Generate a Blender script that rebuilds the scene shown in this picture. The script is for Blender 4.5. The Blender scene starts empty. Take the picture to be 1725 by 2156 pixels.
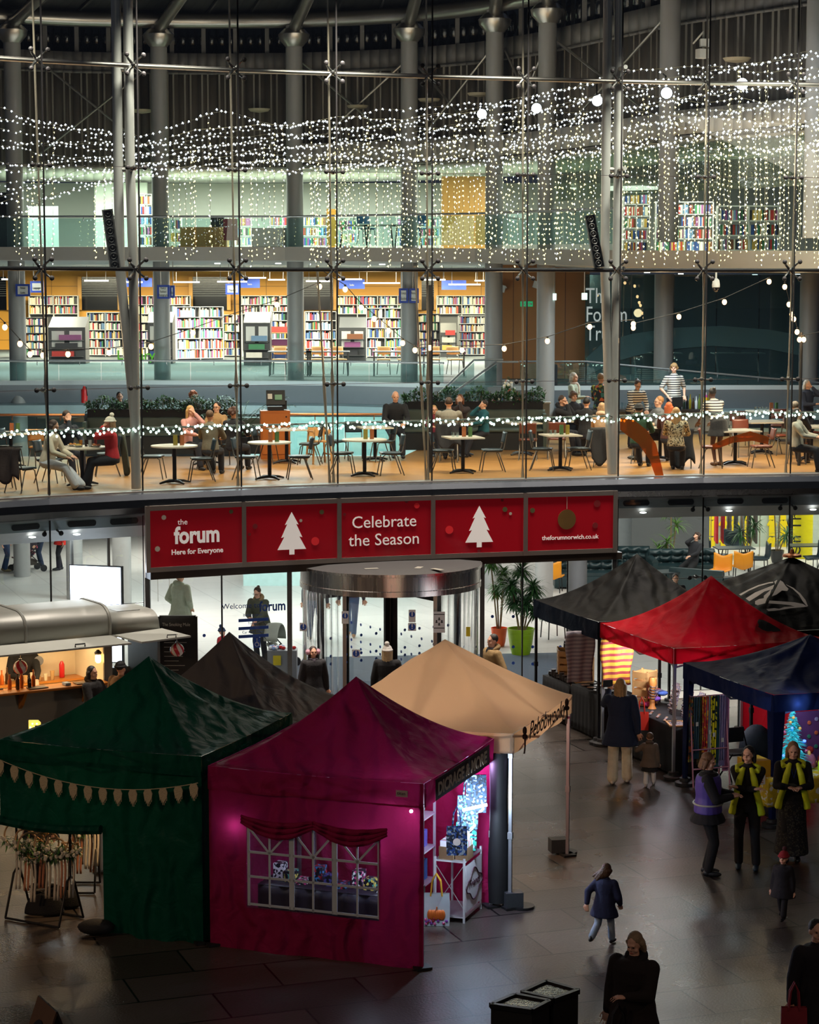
import bpy, bmesh, math, random
from mathutils import Vector, Matrix
V = Vector
R = random.Random(7)
PI = math.pi
SC = bpy.context.scene
COL = SC.collection
# ------------------------------------------------------------------ camera
F, XC, YC, HZ, CH = 4500.0, 862.5, 1078.0, 600.0, 8.3
TH = math.atan((YC - HZ) / F)
CS, SN = math.cos(TH), math.sin(TH)
cd = bpy.data.cameras.new('camera'); cam = bpy.data.objects.new('camera', cd); COL.objects.link(cam)
cam.location = (0, 0, CH); cam.rotation_euler = (PI / 2 - TH, 0, 0)
cd.sensor_fit = 'VERTICAL'; cd.sensor_height = 36.0; cd.lens = 36.0 * F / 2156.0; cd.clip_end = 400; cd.clip_start = 0.5
SC.camera = cam
# ------------------------------------------------------------------ world, exposure
w = bpy.data.worlds.new('night'); SC.world = w; w.use_nodes = True
bg = w.node_tree.nodes['Background']; bg.inputs[0].default_value = (0.55, 0.62, 0.85, 1); bg.inputs[1].default_value = 0.045
SC.view_settings.view_transform = 'Standard'; SC.view_settings.look = 'None'
SC.view_settings.exposure = 0.0; SC.view_settings.gamma = 1.0; SC.view_settings.use_curve_mapping = False
cy = SC.cycles
cy.max_bounces = 5; cy.diffuse_bounces = 2; cy.glossy_bounces = 2; cy.transmission_bounces = 2
cy.transparent_max_bounces = 14; cy.caustics_reflective = False; cy.caustics_refractive = False
cy.use_adaptive_sampling = True; cy.adaptive_threshold = 0.03; cy.sample_clamp_indirect = 2.5; cy.sample_clamp_direct = 4.0; cy.use_denoising = True
try: cy.use_light_tree = True
except Exception: pass

def lamp(kind, loc, energy, col, size=1.0, rot=(0, 0, 0), sy=None, spot=None, spread=None):
    l = bpy.data.lights.new('lamp_light', kind); l.energy = energy; l.color = col
    if kind == 'AREA':
        l.shape = 'RECTANGLE'; l.size = size; l.size_y = sy or size
        if spread: l.spread = spread
    else: l.shadow_soft_size = size
    if spot: l.spot_size = spot; l.spot_blend = 0.6
    o = bpy.data.objects.new('lamp_light', l); COL.objects.link(o); o.location = loc; o.rotation_euler = rot
    return o
WARM, NEUT, COOL = (1, .72, .42), (1, .88, .72), (.78, .88, 1)
# street side: lamps of the square behind and above the viewer, dim
lamp('AREA', (-8, -6, 16), 380, (1, .8, .62), 5, (math.radians(35), 0, math.radians(-12)))
lamp('SPOT', (13, 14, 11), 550, (1, .62, .34), .4, (math.radians(38), 0, math.radians(38)), spot=1.5)
lamp('SPOT', (-16, 16, 10), 1700, (1, .62, .34), .4, (math.radians(52), 0, math.radians(-40)), spot=1.3)
# lobby ceiling downlights
for x_, y_, e_ in ((-8, 52, 290), (-2, 52, 290), (4, 54, 260), (-8, 64, 320), (-1, 64, 320), (9, 58, 250), (8, 66, 330), (14, 64, 300)):
    lamp('AREA', (x_, y_, 3.85), e_, (1, .95, .88), 4.5)
for x_, y_ in ((-7, 41.6), (-2, 43.6), (4, 44.4)):
    lamp('AREA', (x_, y_, 3.6), 75, (.95, .97, 1), 1.6)
# cafe downlights
for x_, y_, e_ in ((-8.5, 44.5, 85), (-5.5, 45, 85), (-2.2, 45.3, 85), (1.0, 46, 85), (4, 46, 90), (6.4, 46.5, 210), (8.6, 47, 280)):
    lamp('AREA', (x_, y_, 8.35), e_, (1, .80, .56), 1.2, spread=2.2)
lamp('AREA', (6.5, 53, 8.3), 420, (.85, .95, 1), 2.5)
lamp('AREA', (-4, 53, 8.6), 500, (.8, .95, 1), 3.0)
# library ceiling
for x_ in (-13.5, -9, -4.5, 0, 4):
    lamp('AREA', (x_, 66, 8.75), 650, (1, .93, .80), 3)
    lamp('AREA', (x_, 75, 8.75), 1200, (1, .90, .72), 3)
    lamp('AREA', (x_, 84, 8.7), 1700, (1, .86, .6), 2.5)
# upper floor rooms
for x_, y_, e_ in ((-11, 66, 600), (-6.5, 67, 900), (-1.5, 67, 900), (4, 63, 520), (8.5, 58, 400)):
    lamp('AREA', (x_, y_, 11.6), e_, (.95, 1, .86), 3)
# big hall, dim wash on the gallery wall
lamp('AREA', (-2, 50, 11.5), 200, (1, .86, .66), 7, (PI * .78, 0, 0))
lamp('AREA', (7.2, 44, 10.4), 95, (1, .9, .74), 4, (PI * .78, 0, -.4))
# unseen lamps added above the glass front to brighten the masts, festoon glow in the cafe
for x_, y_ in ((-7.2, 38.9), (-4.2, 40.2), (-1, 41.2), (2.2, 41.9), (5.2, 42.6), (8, 43)):
    lamp('AREA', (x_, y_ - .7, 14.2), 330, (1, .88, .76), .8, (math.radians(9), 0, .2), spread=1.2)
for x_, y_ in ((-6.8, 41.8), (-3.6, 42.8), (-.6, 43.6), (2.2, 44.2), (5.4, 44.6), (8.2, 45)):
    lamp('POINT', (x_, y_, 7.3), 58, (1, .68, .38), .15)
for x_, y_ in ((-6.5, 55), (-1.8, 55)):
    lamp('AREA', (x_, y_, 4.55), 110, (.85, 1, .97), 1.6, (math.radians(60), 0, 0), .5)
# ------------------------------------------------------------------ geometry helpers
def ray(px, py): return V((px - XC, F * CS + (YC - py) * SN, -F * SN + (YC - py) * CS))
def P(px, py, Y):
    d = ray(px, py); t = Y / d.y
    return V((d.x * t, Y, CH + d.z * t))
def G(px, py, z=0.0):
    d = ray(px, py); t = (z - CH) / d.z
    return V((d.x * t, d.y * t, z))
def interp(tab, x):
    if x <= tab[0][0]: return tab[0][1:] if len(tab[0]) > 2 else tab[0][1]
    for a, b in zip(tab, tab[1:]):
        if x <= b[0]:
            t = (x - a[0]) / (b[0] - a[0])
            r = [p + (q - p) * t for p, q in zip(a[1:], b[1:])]
            return r if len(r) > 1 else r[0]
    return tab[-1][1:] if len(tab[-1]) > 2 else tab[-1][1]
def rotz(v, a): return V((v[0] * math.cos(a) - v[1] * math.sin(a), v[0] * math.sin(a) + v[1] * math.cos(a), v[2]))

class MB:
    def __init__(s): s.v = []; s.f = []; s.m = []
    def add(s, vs, fs, mi=0):
        b = len(s.v); s.v += [V(p) for p in vs]
        for f in fs: s.f.append(tuple(b + i for i in f)); s.m.append(mi)
        return s
    def box(s, c, d, rz=0, mi=0, m=None):
        q = [V((x * d[0] / 2, y * d[1] / 2, z * d[2] / 2)) for z in (-1, 1) for x, y in ((-1, -1), (1, -1), (1, 1), (-1, 1))]
        if m is not None: q = [m @ p for p in q]
        elif rz: q = [rotz(p, rz) for p in q]
        q = [p + V(c) for p in q]
        return s.add(q, [(3, 2, 1, 0), (4, 5, 6, 7), (0, 1, 5, 4), (1, 2, 6, 5), (2, 3, 7, 6), (3, 0, 4, 7)], mi)
    def bb(s, a, b, mi=0): return s.box([(p + q) / 2 for p, q in zip(a, b)], [abs(q - p) for p, q in zip(a, b)], 0, mi)
    def bar(s, a, b, wx, wz, mi=0, up=(0, 0, 1)):   # rectangular bar from a to b
        a, b = V(a), V(b); d = (b - a); L = d.length; d.normalize(); u = V(up)
        x = d.cross(u)
        if x.length < 1e-4: x = d.cross(V((0, 1, 0)))
        x.normalize(); z = x.cross(d)
        m = Matrix((x, d, z)).transposed()
        return s.box((a + b) / 2, (wx, L, wz), 0, mi, m)
    def tube(s, pts, r, n=8, mi=0, closed=False, cap=True):
        pts = [V(p) for p in pts]; k = len(pts)
        rs = list(r) if isinstance(r, (list, tuple)) else [r] * k
        t0 = (pts[1] - pts[0]).normalized(); ref = V((0, 0, 1)) if abs(t0.z) < .9 else V((1, 0, 0))
        u = t0.cross(ref).normalized(); vs = []
        for i, p in enumerate(pts):
            if closed: t = (pts[(i + 1) % k] - pts[i - 1])
            else: t = pts[min(i + 1, k - 1)] - pts[max(i - 1, 0)]
            if t.length < 1e-9: t = t0
            t.normalize(); u = (u - t * u.dot(t))
            if u.length < 1e-6: u = t.orthogonal()
            u.normalize(); w_ = t.cross(u)
            for j in range(n):
                a = 2 * PI * j / n; vs.append(p + (u * math.cos(a) + w_ * math.sin(a)) * rs[i])
        fs = []
        for i in range(k if closed else k - 1):
            a, b = i * n, ((i + 1) % k) * n
            for j in range(n): fs.append((a + j, a + (j + 1) % n, b + (j + 1) % n, b + j))
        if cap and not closed: fs += [tuple(range(n - 1, -1, -1)), tuple(range((k - 1) * n, k * n))]
        return s.add(vs, fs, mi)
    def lathe(s, prof, c=(0, 0, 0), n=16, mi=0, ax='z'):
        vs = []; c = V(c)
        for r, z in prof:
            for j in range(n):
                a = 2 * PI * j / n; x, y = r * math.cos(a), r * math.sin(a)
                vs.append(c + (V((x, y, z)) if ax == 'z' else V((x, z, y)) if ax == 'y' else V((z, x, y))))
        fs = []
        for i in range(len(prof) - 1):
            for j in range(n):
                q = (i * n + j, i * n + (j + 1) % n, (i + 1) * n + (j + 1) % n, (i + 1) * n + j)
                fs.append(q if ax != 'y' else q[::-1])
        fs += [tuple(range(n))[::-1], tuple(range((len(prof) - 1) * n, len(prof) * n))]
        return s.add(vs, fs, mi)
    def cyl(s, c, r, h, n=16, mi=0, r2=None): return s.lathe([(r, 0), (r if r2 is None else r2, h)], c, n, mi)
    def ball(s, c, r, nu=12, nv=8, mi=0, rz=0):
        r = (r, r, r) if not isinstance(r, (list, tuple, Vector)) else r
        vs = [V(c) + V((0, 0, r[2]))]
        for i in range(1, nv):
            t = PI * i / nv
            for j in range(nu):
                a = 2 * PI * j / nu
                vs.append(V(c) + rotz(V((r[0] * math.sin(t) * math.cos(a), r[1] * math.sin(t) * math.sin(a), r[2] * math.cos(t))), rz))
        vs.append(V(c) - V((0, 0, r[2]))); e = len(vs) - 1
        fs = [(0, 1 + j, 1 + (j + 1) % nu) for j in range(nu)]
        for i in range(nv - 2):
            for j in range(nu):
                a = 1 + i * nu; fs.append((a + j, a + nu + j, a + nu + (j + 1) % nu, a + (j + 1) % nu))
        a = 1 + (nv - 2) * nu
        fs += [(a + j, e, a + (j + 1) % nu) for j in range(nu)]
        return s.add(vs, fs, mi)
    def grid(s, fn, nu, nv, mi=0):
        vs = [fn(i / nu, j / nv) for j in range(nv + 1) for i in range(nu + 1)]
        fs = [(j * (nu + 1) + i, j * (nu + 1) + i + 1, (j + 1) * (nu + 1) + i + 1, (j + 1) * (nu + 1) + i) for j in range(nv) for i in range(nu)]
        return s.add(vs, fs, mi)
    def prism(s, pts, ext, mi=0):
        k = len(pts); pts = [V(p) for p in pts]; e = V(ext)
        fs = [tuple(range(k))[::-1], tuple(range(k, 2 * k))] + [(i, (i + 1) % k, k + (i + 1) % k, k + i) for i in range(k)]
        return s.add(pts + [p + e for p in pts], fs, mi)
    def xf(s, m):
        s.v = [m @ p for p in s.v]; return s
    def build(s, name, mat, parent=None, smooth=True, world=False, thick=0, sub=0, ang=.7):
        me = bpy.data.meshes.new(name); vs = s.v
        if parent is not None and world:
            q = parent
            while q.parent: q = q.parent
            l = V(q.location); a = -q.rotation_euler.z
            vs = [rotz(p - l, a) for p in vs]
        me.from_pydata([tuple(p) for p in vs], [], s.f)
        for m in (mat if isinstance(mat, (list, tuple)) else [mat]): me.materials.append(m)
        me.polygons.foreach_set('material_index', s.m)
        if smooth:
            me.polygons.foreach_set('use_smooth', [True] * len(s.f)); me.set_sharp_from_angle(angle=ang)
        me.update(); o = bpy.data.objects.new(name, me); COL.objects.link(o)
        if parent is not None: o.parent = parent
        if sub: d = o.modifiers.new('s', 'SUBSURF'); d.levels = d.render_levels = sub
        if thick: d = o.modifiers.new('t', 'SOLIDIFY'); d.thickness = thick; d.offset = 0
        return o

def tag(o, label, cat, group=None, kind=None):
    if label: o['label'] = label
    if cat: o['category'] = cat
    if group: o['group'] = group
    if kind: o['kind'] = kind
    return o
def thing(name, label, cat, loc=(0, 0, 0), rz=0, group=None, kind=None):
    o = bpy.data.objects.new(name, None); COL.objects.link(o); o.location = loc; o.rotation_euler = (0, 0, rz); o.empty_display_size = .1
    return tag(o, label, cat, group, kind)
def struct(o): o['kind'] = 'structure'; return o
KIDS = {}
def dup(root, loc, rz=0, label=None, group=None):
    r = root.copy(); COL.objects.link(r); r.location = loc; r.rotation_euler = (0, 0, rz)
    if label: r['label'] = label
    if group: r['group'] = group
    if root.name not in KIDS: KIDS[root.name] = [(c, list(c.children)) for c in root.children]
    for ch, gk in KIDS[root.name]:
        c = ch.copy(); COL.objects.link(c); c.parent = r
        for g in gk:
            d = g.copy(); COL.objects.link(d); d.parent = c
    return r

# ------------------------------------------------------------------ materials
MATS = {}
def lin(c):
    if isinstance(c, str):
        c = tuple(int(c[i:i + 2], 16) / 255 for i in (0, 2, 4))
        c = tuple(x / 12.92 if x <= .04045 else ((x + .055) / 1.055) ** 2.4 for x in c)
    return c
def mat(name, col, rough=.6, metal=0, emit=0, ecol=None, var=.12, scale=9, bump=0, bscale=60, trans=0, ior=None):
    if name in MATS: return MATS[name]
    m = bpy.data.materials.new(name); m.use_nodes = True; n = m.node_tree.nodes; l = m.node_tree.links
    b = n['Principled BSDF']; c = lin(col)
    b.inputs['Roughness'].default_value = rough; b.inputs['Metallic'].default_value = metal
    b.inputs['Base Color'].default_value = (*c, 1)
    tc = n.new('ShaderNodeTexCoord')
    if var:
        t = n.new('ShaderNodeTexNoise'); t.inputs['Scale'].default_value = scale; t.inputs['Detail'].default_value = 3
        mx = n.new('ShaderNodeMix'); mx.data_type = 'RGBA'
        mx.inputs['A'].default_value = (*[x * (1 - var) for x in c], 1); mx.inputs['B'].default_value = (*[min(1, x * (1 + var)) for x in c], 1)
        l.new(tc.outputs['Object'], t.inputs['Vector']); l.new(t.outputs['Fac'], mx.inputs['Factor']); l.new(mx.outputs['Result'], b.inputs['Base Color'])
    if bump:
        t2 = n.new('ShaderNodeTexNoise'); t2.inputs['Scale'].default_value = bscale; t2.inputs['Detail'].default_value = 2
        bp = n.new('ShaderNodeBump'); bp.inputs['Strength'].default_value = bump; bp.inputs['Distance'].default_value = .02
        l.new(tc.outputs['Object'], t2.inputs['Vector']); l.new(t2.outputs['Fac'], bp.inputs['Height']); l.new(bp.outputs['Normal'], b.inputs['Normal'])
    if emit:
        b.inputs['Emission Color'].default_value = (*lin(ecol or col), 1); b.inputs['Emission Strength'].default_value = emit
        m.cycles.emission_sampling = 'NONE'
    if trans: b.inputs['Transmission Weight'].default_value = trans
    MATS[name] = m; return m
def nodes_mat(name, fn):
    if name in MATS: return MATS[name]
    m = bpy.data.materials.new(name); m.use_nodes = True
    fn(m.node_tree.nodes, m.node_tree.links, m.node_tree.nodes['Principled BSDF']); MATS[name] = m; return m
def glass(name, tint=(.9, .97, .95), refl=.07, rough=.0, body=0, bcol=(.3, .5, .5)):
    def fn(n, l, b):
        out = n['Material Output']; n.remove(b)
        t = n.new('ShaderNodeBsdfTransparent'); t.inputs[0].default_value = (*tint, 1)
        g = n.new('ShaderNodeBsdfGlossy'); g.inputs['Roughness'].default_value = rough; g.inputs['Color'].default_value = (1, 1, 1, 1)
        lw = n.new('ShaderNodeLayerWeight'); lw.inputs[0].default_value = .35
        mr = n.new('ShaderNodeMapRange'); mr.inputs['To Min'].default_value = refl; mr.inputs['To Max'].default_value = .7
        l.new(lw.outputs['Facing'], mr.inputs['Value']); mr.inputs['From Min'].default_value = .3
        a = n.new('ShaderNodeMixShader'); l.new(mr.outputs[0], a.inputs[0]); l.new(t.outputs[0], a.inputs[1]); l.new(g.outputs[0], a.inputs[2]); last = a
        if body:
            d = n.new('ShaderNodeBsdfDiffuse'); d.inputs[0].default_value = (*bcol, 1)
            x = n.new('ShaderNodeMixShader'); x.inputs[0].default_value = body; l.new(a.outputs[0], x.inputs[1]); l.new(d.outputs[0], x.inputs[2]); last = x
        l.new(last.outputs[0], out.inputs[0])
    return nodes_mat(name, fn)
def fabric(name, col, trans=.3, rough=.7, wr=.35, wscale=3.0):   # thin cloth: a little light passes through
    def fn(n, l, b):
        out = n['Material Output']; c = lin(col)
        b.inputs['Base Color'].default_value = (*c, 1); b.inputs['Roughness'].default_value = rough
        b.inputs['Specular IOR Level'].default_value = .06
        tc = n.new('ShaderNodeTexCoord'); w1 = n.new('ShaderNodeTexNoise'); w1.inputs['Scale'].default_value = wscale; w1.inputs['Detail'].default_value = 3; w1.inputs['Distortion'].default_value = 1.2
        w2 = n.new('ShaderNodeTexWave'); w2.inputs['Scale'].default_value = 1.1; w2.inputs['Distortion'].default_value = 9; w2.inputs['Detail'].default_value = 2
        ad = n.new('ShaderNodeMath'); ad.operation = 'ADD'
        bp = n.new('ShaderNodeBump'); bp.inputs['Strength'].default_value = wr; bp.inputs['Distance'].default_value = .05
        l.new(tc.outputs['Object'], w1.inputs['Vector']); l.new(tc.outputs['Object'], w2.inputs['Vector'])
        l.new(w1.outputs['Fac'], ad.inputs[0]); l.new(w2.outputs['Fac'], ad.inputs[1]); l.new(ad.outputs[0], bp.inputs['Height']); l.new(bp.outputs['Normal'], b.inputs['Normal'])
        tr = n.new('ShaderNodeBsdfTranslucent'); tr.inputs[0].default_value = (*c, 1)
        x = n.new('ShaderNodeMixShader'); x.inputs[0].default_value = trans
        l.new(b.outputs[0], x.inputs[1]); l.new(tr.outputs[0], x.inputs[2]); l.new(x.outputs[0], out.inputs[0])
    return nodes_mat(name, fn)
def striped(name, c1, c2, scale=10, axis='Z', duty=.5, rough=.8):
    def fn(n, l, b):
        tc = n.new('ShaderNodeTexCoord'); sp = n.new('ShaderNodeSeparateXYZ'); l.new(tc.outputs['Object'], sp.inputs[0])
        m1 = n.new('ShaderNodeMath'); m1.operation = 'MULTIPLY'; m1.inputs[1].default_value = scale; l.new(sp.outputs[axis], m1.inputs[0])
        m2 = n.new('ShaderNodeMath'); m2.operation = 'FRACT'; l.new(m1.outputs[0], m2.inputs[0])
        m3 = n.new('ShaderNodeMath'); m3.operation = 'GREATER_THAN'; m3.inputs[1].default_value = duty; l.new(m2.outputs[0], m3.inputs[0])
        mx = n.new('ShaderNodeMix'); mx.data_type = 'RGBA'; mx.inputs['A'].default_value = (*lin(c1), 1); mx.inputs['B'].default_value = (*lin(c2), 1)
        l.new(m3.outputs[0], mx.inputs['Factor']); l.new(mx.outputs['Result'], b.inputs['Base Color']); b.inputs['Roughness'].default_value = rough
    return nodes_mat(name, fn)
def speckle(name, cols, scale=18, rough=.8):
    def fn(n, l, b):
        tc = n.new('ShaderNodeTexCoord'); vo = n.new('ShaderNodeTexVoronoi'); vo.inputs['Scale'].default_value = scale
        l.new(tc.outputs['Object'], vo.inputs['Vector']); sp = n.new('ShaderNodeSeparateColor'); l.new(vo.outputs['Color'], sp.inputs[0])
        cr = n.new('ShaderNodeValToRGB'); cr.color_ramp.interpolation = 'CONSTANT'
        e = cr.color_ramp.elements
        while len(e) < len(cols): e.new(1)
        for i, c in enumerate(cols): e[i].position = i / len(cols); e[i].color = (*lin(c), 1)
        l.new(sp.outputs['Red'], cr.inputs[0]); l.new(cr.outputs[0], b.inputs['Base Color']); b.inputs['Roughness'].default_value = rough
    return nodes_mat(name, fn)
def tiles(name, c1, c2, mortar, tw, th, rot=0, rough=.5, gap=.01, rvar=0, bump=0, offset=.5, patches=0):
    def fn(n, l, b):
        tc = n.new('ShaderNodeTexCoord'); mp = n.new('ShaderNodeMapping'); mp.inputs['Rotation'].default_value = (0, 0, rot); l.new(tc.outputs['Object'], mp.inputs['Vector'])
        br = n.new('ShaderNodeTexBrick'); br.offset = offset
        for k, v_ in (('Color1', (*lin(c1), 1)), ('Color2', (*lin(c2), 1)), ('Mortar', (*lin(mortar), 1)), ('Scale', 1), ('Mortar Size', gap), ('Brick Width', tw), ('Row Height', th), ('Mortar Smooth', .1)): br.inputs[k].default_value = v_
        l.new(mp.outputs[0], br.inputs['Vector']); l.new(br.outputs['Color'], b.inputs['Base Color']); b.inputs['Roughness'].default_value = rough
        if rvar:
            t = n.new('ShaderNodeTexNoise'); t.inputs['Scale'].default_value = .55; t.inputs['Detail'].default_value = 5
            mr = n.new('ShaderNodeMapRange'); mr.inputs['From Min'].default_value = .3; mr.inputs['From Max'].default_value = .7
            mr.inputs['To Min'].default_value = rough - rvar; mr.inputs['To Max'].default_value = rough + rvar
            l.new(tc.outputs['Object'], t.inputs['Vector']); l.new(t.outputs['Fac'], mr.inputs['Value']); l.new(mr.outputs[0], b.inputs['Roughness'])
        if bump:
            t2 = n.new('ShaderNodeTexNoise'); t2.inputs['Scale'].default_value = 30; t2.inputs['Detail'].default_value = 3; l.new(tc.outputs['Object'], t2.inputs['Vector'])
            m2 = n.new('ShaderNodeMath'); m2.operation = 'MULTIPLY_ADD'; m2.inputs[1].default_value = -.6; l.new(br.outputs['Fac'], m2.inputs[0]); l.new(t2.outputs['Fac'], m2.inputs[2])
            bp = n.new('ShaderNodeBump'); bp.inputs['Strength'].default_value = bump; bp.inputs['Distance'].default_value = .012
            l.new(m2.outputs[0], bp.inputs['Height']); l.new(bp.outputs[0], b.inputs['Normal'])
    return nodes_mat(name, fn)
STEEL = mat('brushed steel', 'b9b4ae', .3, .9, var=.05)
PAINTG = mat('pale grey paint', 'b5b0aa', .45, .2, var=.04)
DARKM = mat('dark metal', '2a2a2c', .4, .6, var=.05)
BLACK = mat('matt black', '101012', .6, var=.1)
WHITE = mat('white paint', 'e8e6e2', .5, var=.03)
GREYS = mat('grey paint', '8d8f90', .5, var=.05)
OAK = mat('honey wood', 'd79a3e', .45, var=.12, scale=4)
PINE = mat('pale pine', 'c99a62', .5, var=.15, scale=6)
DWOOD = mat('brown wood', '8a5a2c', .5, var=.18, scale=6)
RUBBER = mat('black rubber', '16161a', .7)
LEAF = mat('dark green leaf', '2f5a2a', .5, var=.4, scale=14)
LEAF2 = mat('mid green leaf', '4d8038', .5, var=.4, scale=14)
SKIN = mat('light skin', 'd9a68a', .55, var=.06, scale=20)
SKIN2 = mat('dark skin', '4a2c20', .5, var=.06)
def textobj(body, size, o, xa, ya, m, parent=None, ext=.004, align='LEFT', bold=0, name='lettering', sx=1.0, world=True, shear=0):
    cu = bpy.data.curves.new(name, 'FONT'); cu.body = body; cu.size = size; cu.extrude = ext; cu.align_x = align; cu.align_y = 'BOTTOM_BASELINE'; cu.resolution_u = 3; cu.offset = bold; cu.shear = shear
    ob = bpy.data.objects.new(name, cu); COL.objects.link(ob)
    me = bpy.data.meshes.new_from_object(ob.evaluated_get(bpy.context.evaluated_depsgraph_get()))
    bpy.data.objects.remove(ob); bpy.data.curves.remove(cu); me.name = name
    xa, ya = V(xa).normalized(), V(ya).normalized(); za = xa.cross(ya)
    M4 = Matrix.Translation(V(o)) @ Matrix((xa * sx, ya, za)).transposed().to_4x4(); me.transform(M4)
    if parent is not None and world:
        q = parent
        while q.parent: q = q.parent
        me.transform(Matrix.Rotation(-q.rotation_euler.z, 4, 'Z') @ Matrix.Translation(-V(q.location)))
    me.materials.clear(); me.materials.append(m)
    r = bpy.data.objects.new(name, me); COL.objects.link(r)
    if parent is not None: r.parent = parent
    return r
# ------------------------------------------------------------------ setting: ground, building
ORD = ['first', 'second', 'third', 'fourth', 'fifth', 'sixth', 'seventh', 'eighth', 'ninth', 'tenth', 'eleventh', 'twelfth']
TROT = math.atan2(.34, .94)
FZ, LZ = 4.42, 5.6          # cafe floor, library floor
PAVE = tiles('wet dark paving', '352f2b', '4c443e', '060505', 1.75, .88, -TROT, .30, .014, rvar=.06, bump=.28)
g = MB().box((0, 30, -.1), (60, 75, .2)).build('ground', PAVE, smooth=False); struct(g)
TT = [(-150, 946), (0, 928), (96, 916), (295, 896), (505, 878), (710, 864), (910, 852), (1110, 842), (1306, 832), (1488, 825), (1672, 820), (1860, 815)]
def FY(px): return 41.8 * 855 / interp(TT, px)
def fac(px, z, off=0.0):
    y = FY(px) + off
    return V(((px - XC) * y / 4525, y, z))
def facpx(px, py, off=0.0): return P(px, py, FY(px) + off)
NODE = [-110, 96, 295, 505, 710, 910, 1110, 1306, 1488, 1672, 1850]
LEV = [P(910, y, FY(910)).z for y in (-60, 158, 365, 568, 806)] + [FZ]
LOB = tiles('pale lobby tile', 'cfccc6', 'd6d3cd', 'a9a6a0', 1.2, 1.2, -.35, .35, .008, offset=0)
lf = MB().prism([fac(-150, 0), fac(1860, 0), (30, 95, 0), (-34, 95, 0)], (0, 0, .02)).build('floor', LOB, smooth=False); struct(lf)
mt = MB().prism([G(1000, 1490, .02), G(1260, 1460, .02), G(1180, 1375, .02), G(640, 1385, .02), G(560, 1490, .02)], (0, 0, .012)).build('door_mat', mat('blue grey carpet', '5a6470', .95, var=.2, scale=60), smooth=False)
tag(mt, 'blue-grey carpet mat laid inside and before the revolving door', 'mat')
# cafe floor slab
BACK = [(-150, 48.4), (850, 48.6), (900, 52), (1100, 56), (1860, 57)]
PARQ = tiles('warm oak boards', '8f6636', '9a703c', '6a4a28', 1.6, .14, .3, .38, .003, offset=.37)
pts = [fac(p, FZ - .34, -.12) for p in NODE] + [V(((p - XC) * y / 4525, y, FZ - .34)) for p, y in reversed(BACK)]
s = MB().prism(pts, (0, 0, .34)).build('cafe_floor', PARQ, smooth=False); struct(s)
NAVYD = mat('dark steel blue fascia', '2c3138', .25, .5, var=.06)
m = MB()
for a, b in zip(NODE, NODE[1:]):
    for k in range(6):
        p, q = a + (b - a) * k / 6, a + (b - a) * (k + 1) / 6
        for (z0, o0), (z1, o1) in zip(((FZ + .02, -.10), (FZ, -.22), (FZ - .10, -.30), (FZ - .24, -.30), (FZ - .36, -.2)), ((FZ, -.22), (FZ - .10, -.30), (FZ - .24, -.30), (FZ - .36, -.2), (FZ - .4, -.02))):
            m.add([fac(p, z1, o1), fac(q, z1, o1), fac(q, z0, o0), fac(p, z0, o0)], [(0, 1, 2, 3)])
struct(m.build('fascia_beam', NAVYD, ang=1.2)); 
SILV = mat('silver sill', 'a7a9aa', .3, .7, var=.04)
m = MB()
for a, b in zip(NODE, NODE[1:]):
    m.prism([fac(a, FZ + .01, -.06), fac(b, FZ + .01, -.06), fac(b, FZ + .01, .28), fac(a, FZ + .01, .28)], (0, 0, .03))
struct(m.build('trim_sill', SILV, smooth=False))
# pale bulkhead below the fascia, with slots and downlights
SOFF = mat('pale soffit', 'b8b6b2', .5, var=.04)
SLOT = mat('dark slot', '34383c', .4, var=.05)
for nm, a, b in (('left', -150, 300), ('right', 1302, 1860)):
    m = MB(); n = 10
    for k in range(n):
        p, q = a + (b - a) * k / n, a + (b - a) * (k + 1) / n
        m.add([fac(p, FZ - .62, .1), fac(q, FZ - .62, .1), fac(q, FZ - .40, -.02), fac(p, FZ - .40, -.02)], [(0, 1, 2, 3)])
        m.add([fac(p, FZ - .86, .42), fac(q, FZ - .86, .42), fac(q, FZ - .62, .1), fac(p, FZ - .62, .1)], [(0, 1, 2, 3)], 1)
    struct(m.build('bulkhead_' + nm, [mat('blue grey bulkhead', '78828a', .4, .2, var=.05), SOFF], smooth=False))
    for k, c in enumerate([x for x in (45, 165, 255, 1345, 1440, 1545, 1640) if a < x < b]):
        p = fac(c, FZ - .51, .03); p2 = fac(c + 30, FZ - .51, .03); d = (p2 - p).normalized()
        o = MB(); o.prism([p + d * (math.cos(t) * .06 + (.22 if math.cos(t) > 0 else -.22)) + V((0, -.03, math.sin(t) * .06)) for t in [i * PI / 8 for i in range(16)]], (0, .02, 0))
        tag(o.build('vent_slot', SLOT, smooth=False), 'dark oval slot in the %s bulkhead above the entrance, %s from the left' % (nm, ORD[k]), 'vent')
# facade glass
FG = glass('facade glass', (.95, .99, .98), .045)
GASK = mat('black gasket', '0b0b0c', .5, var=.03)
wn = 0
def pane(a, b, z0, z1, off=0.0, gl=None):
    global wn; wn += 1
    p, q = fac(a, z0, off), fac(b, z0, off); d = q - p; d.z = 0; L = d.length; d.normalize(); nrm = V((-d.y, d.x, 0)); h = z1 - z0
    m = MB()
    def bx(u0, u1, w0, w1, t, mi):
        pts = [p + d * u0 + V((0, 0, w0)), p + d * u1 + V((0, 0, w0)), p + d * u1 + V((0, 0, w1)), p + d * u0 + V((0, 0, w1))]
        m.prism([x - nrm * t / 2 for x in pts], nrm * t, mi)
    bx(.014, L - .014, .012, h - .012, .016, 0)
    bx(.0, .014, 0, h, .022, 1); bx(L - .014, L, 0, h, .022, 1); bx(.014, L - .014, 0, .008, .022, 1)
    o = m.build('window_%d' % wn, [gl or FG, GASK], smooth=False); struct(o); return o
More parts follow.
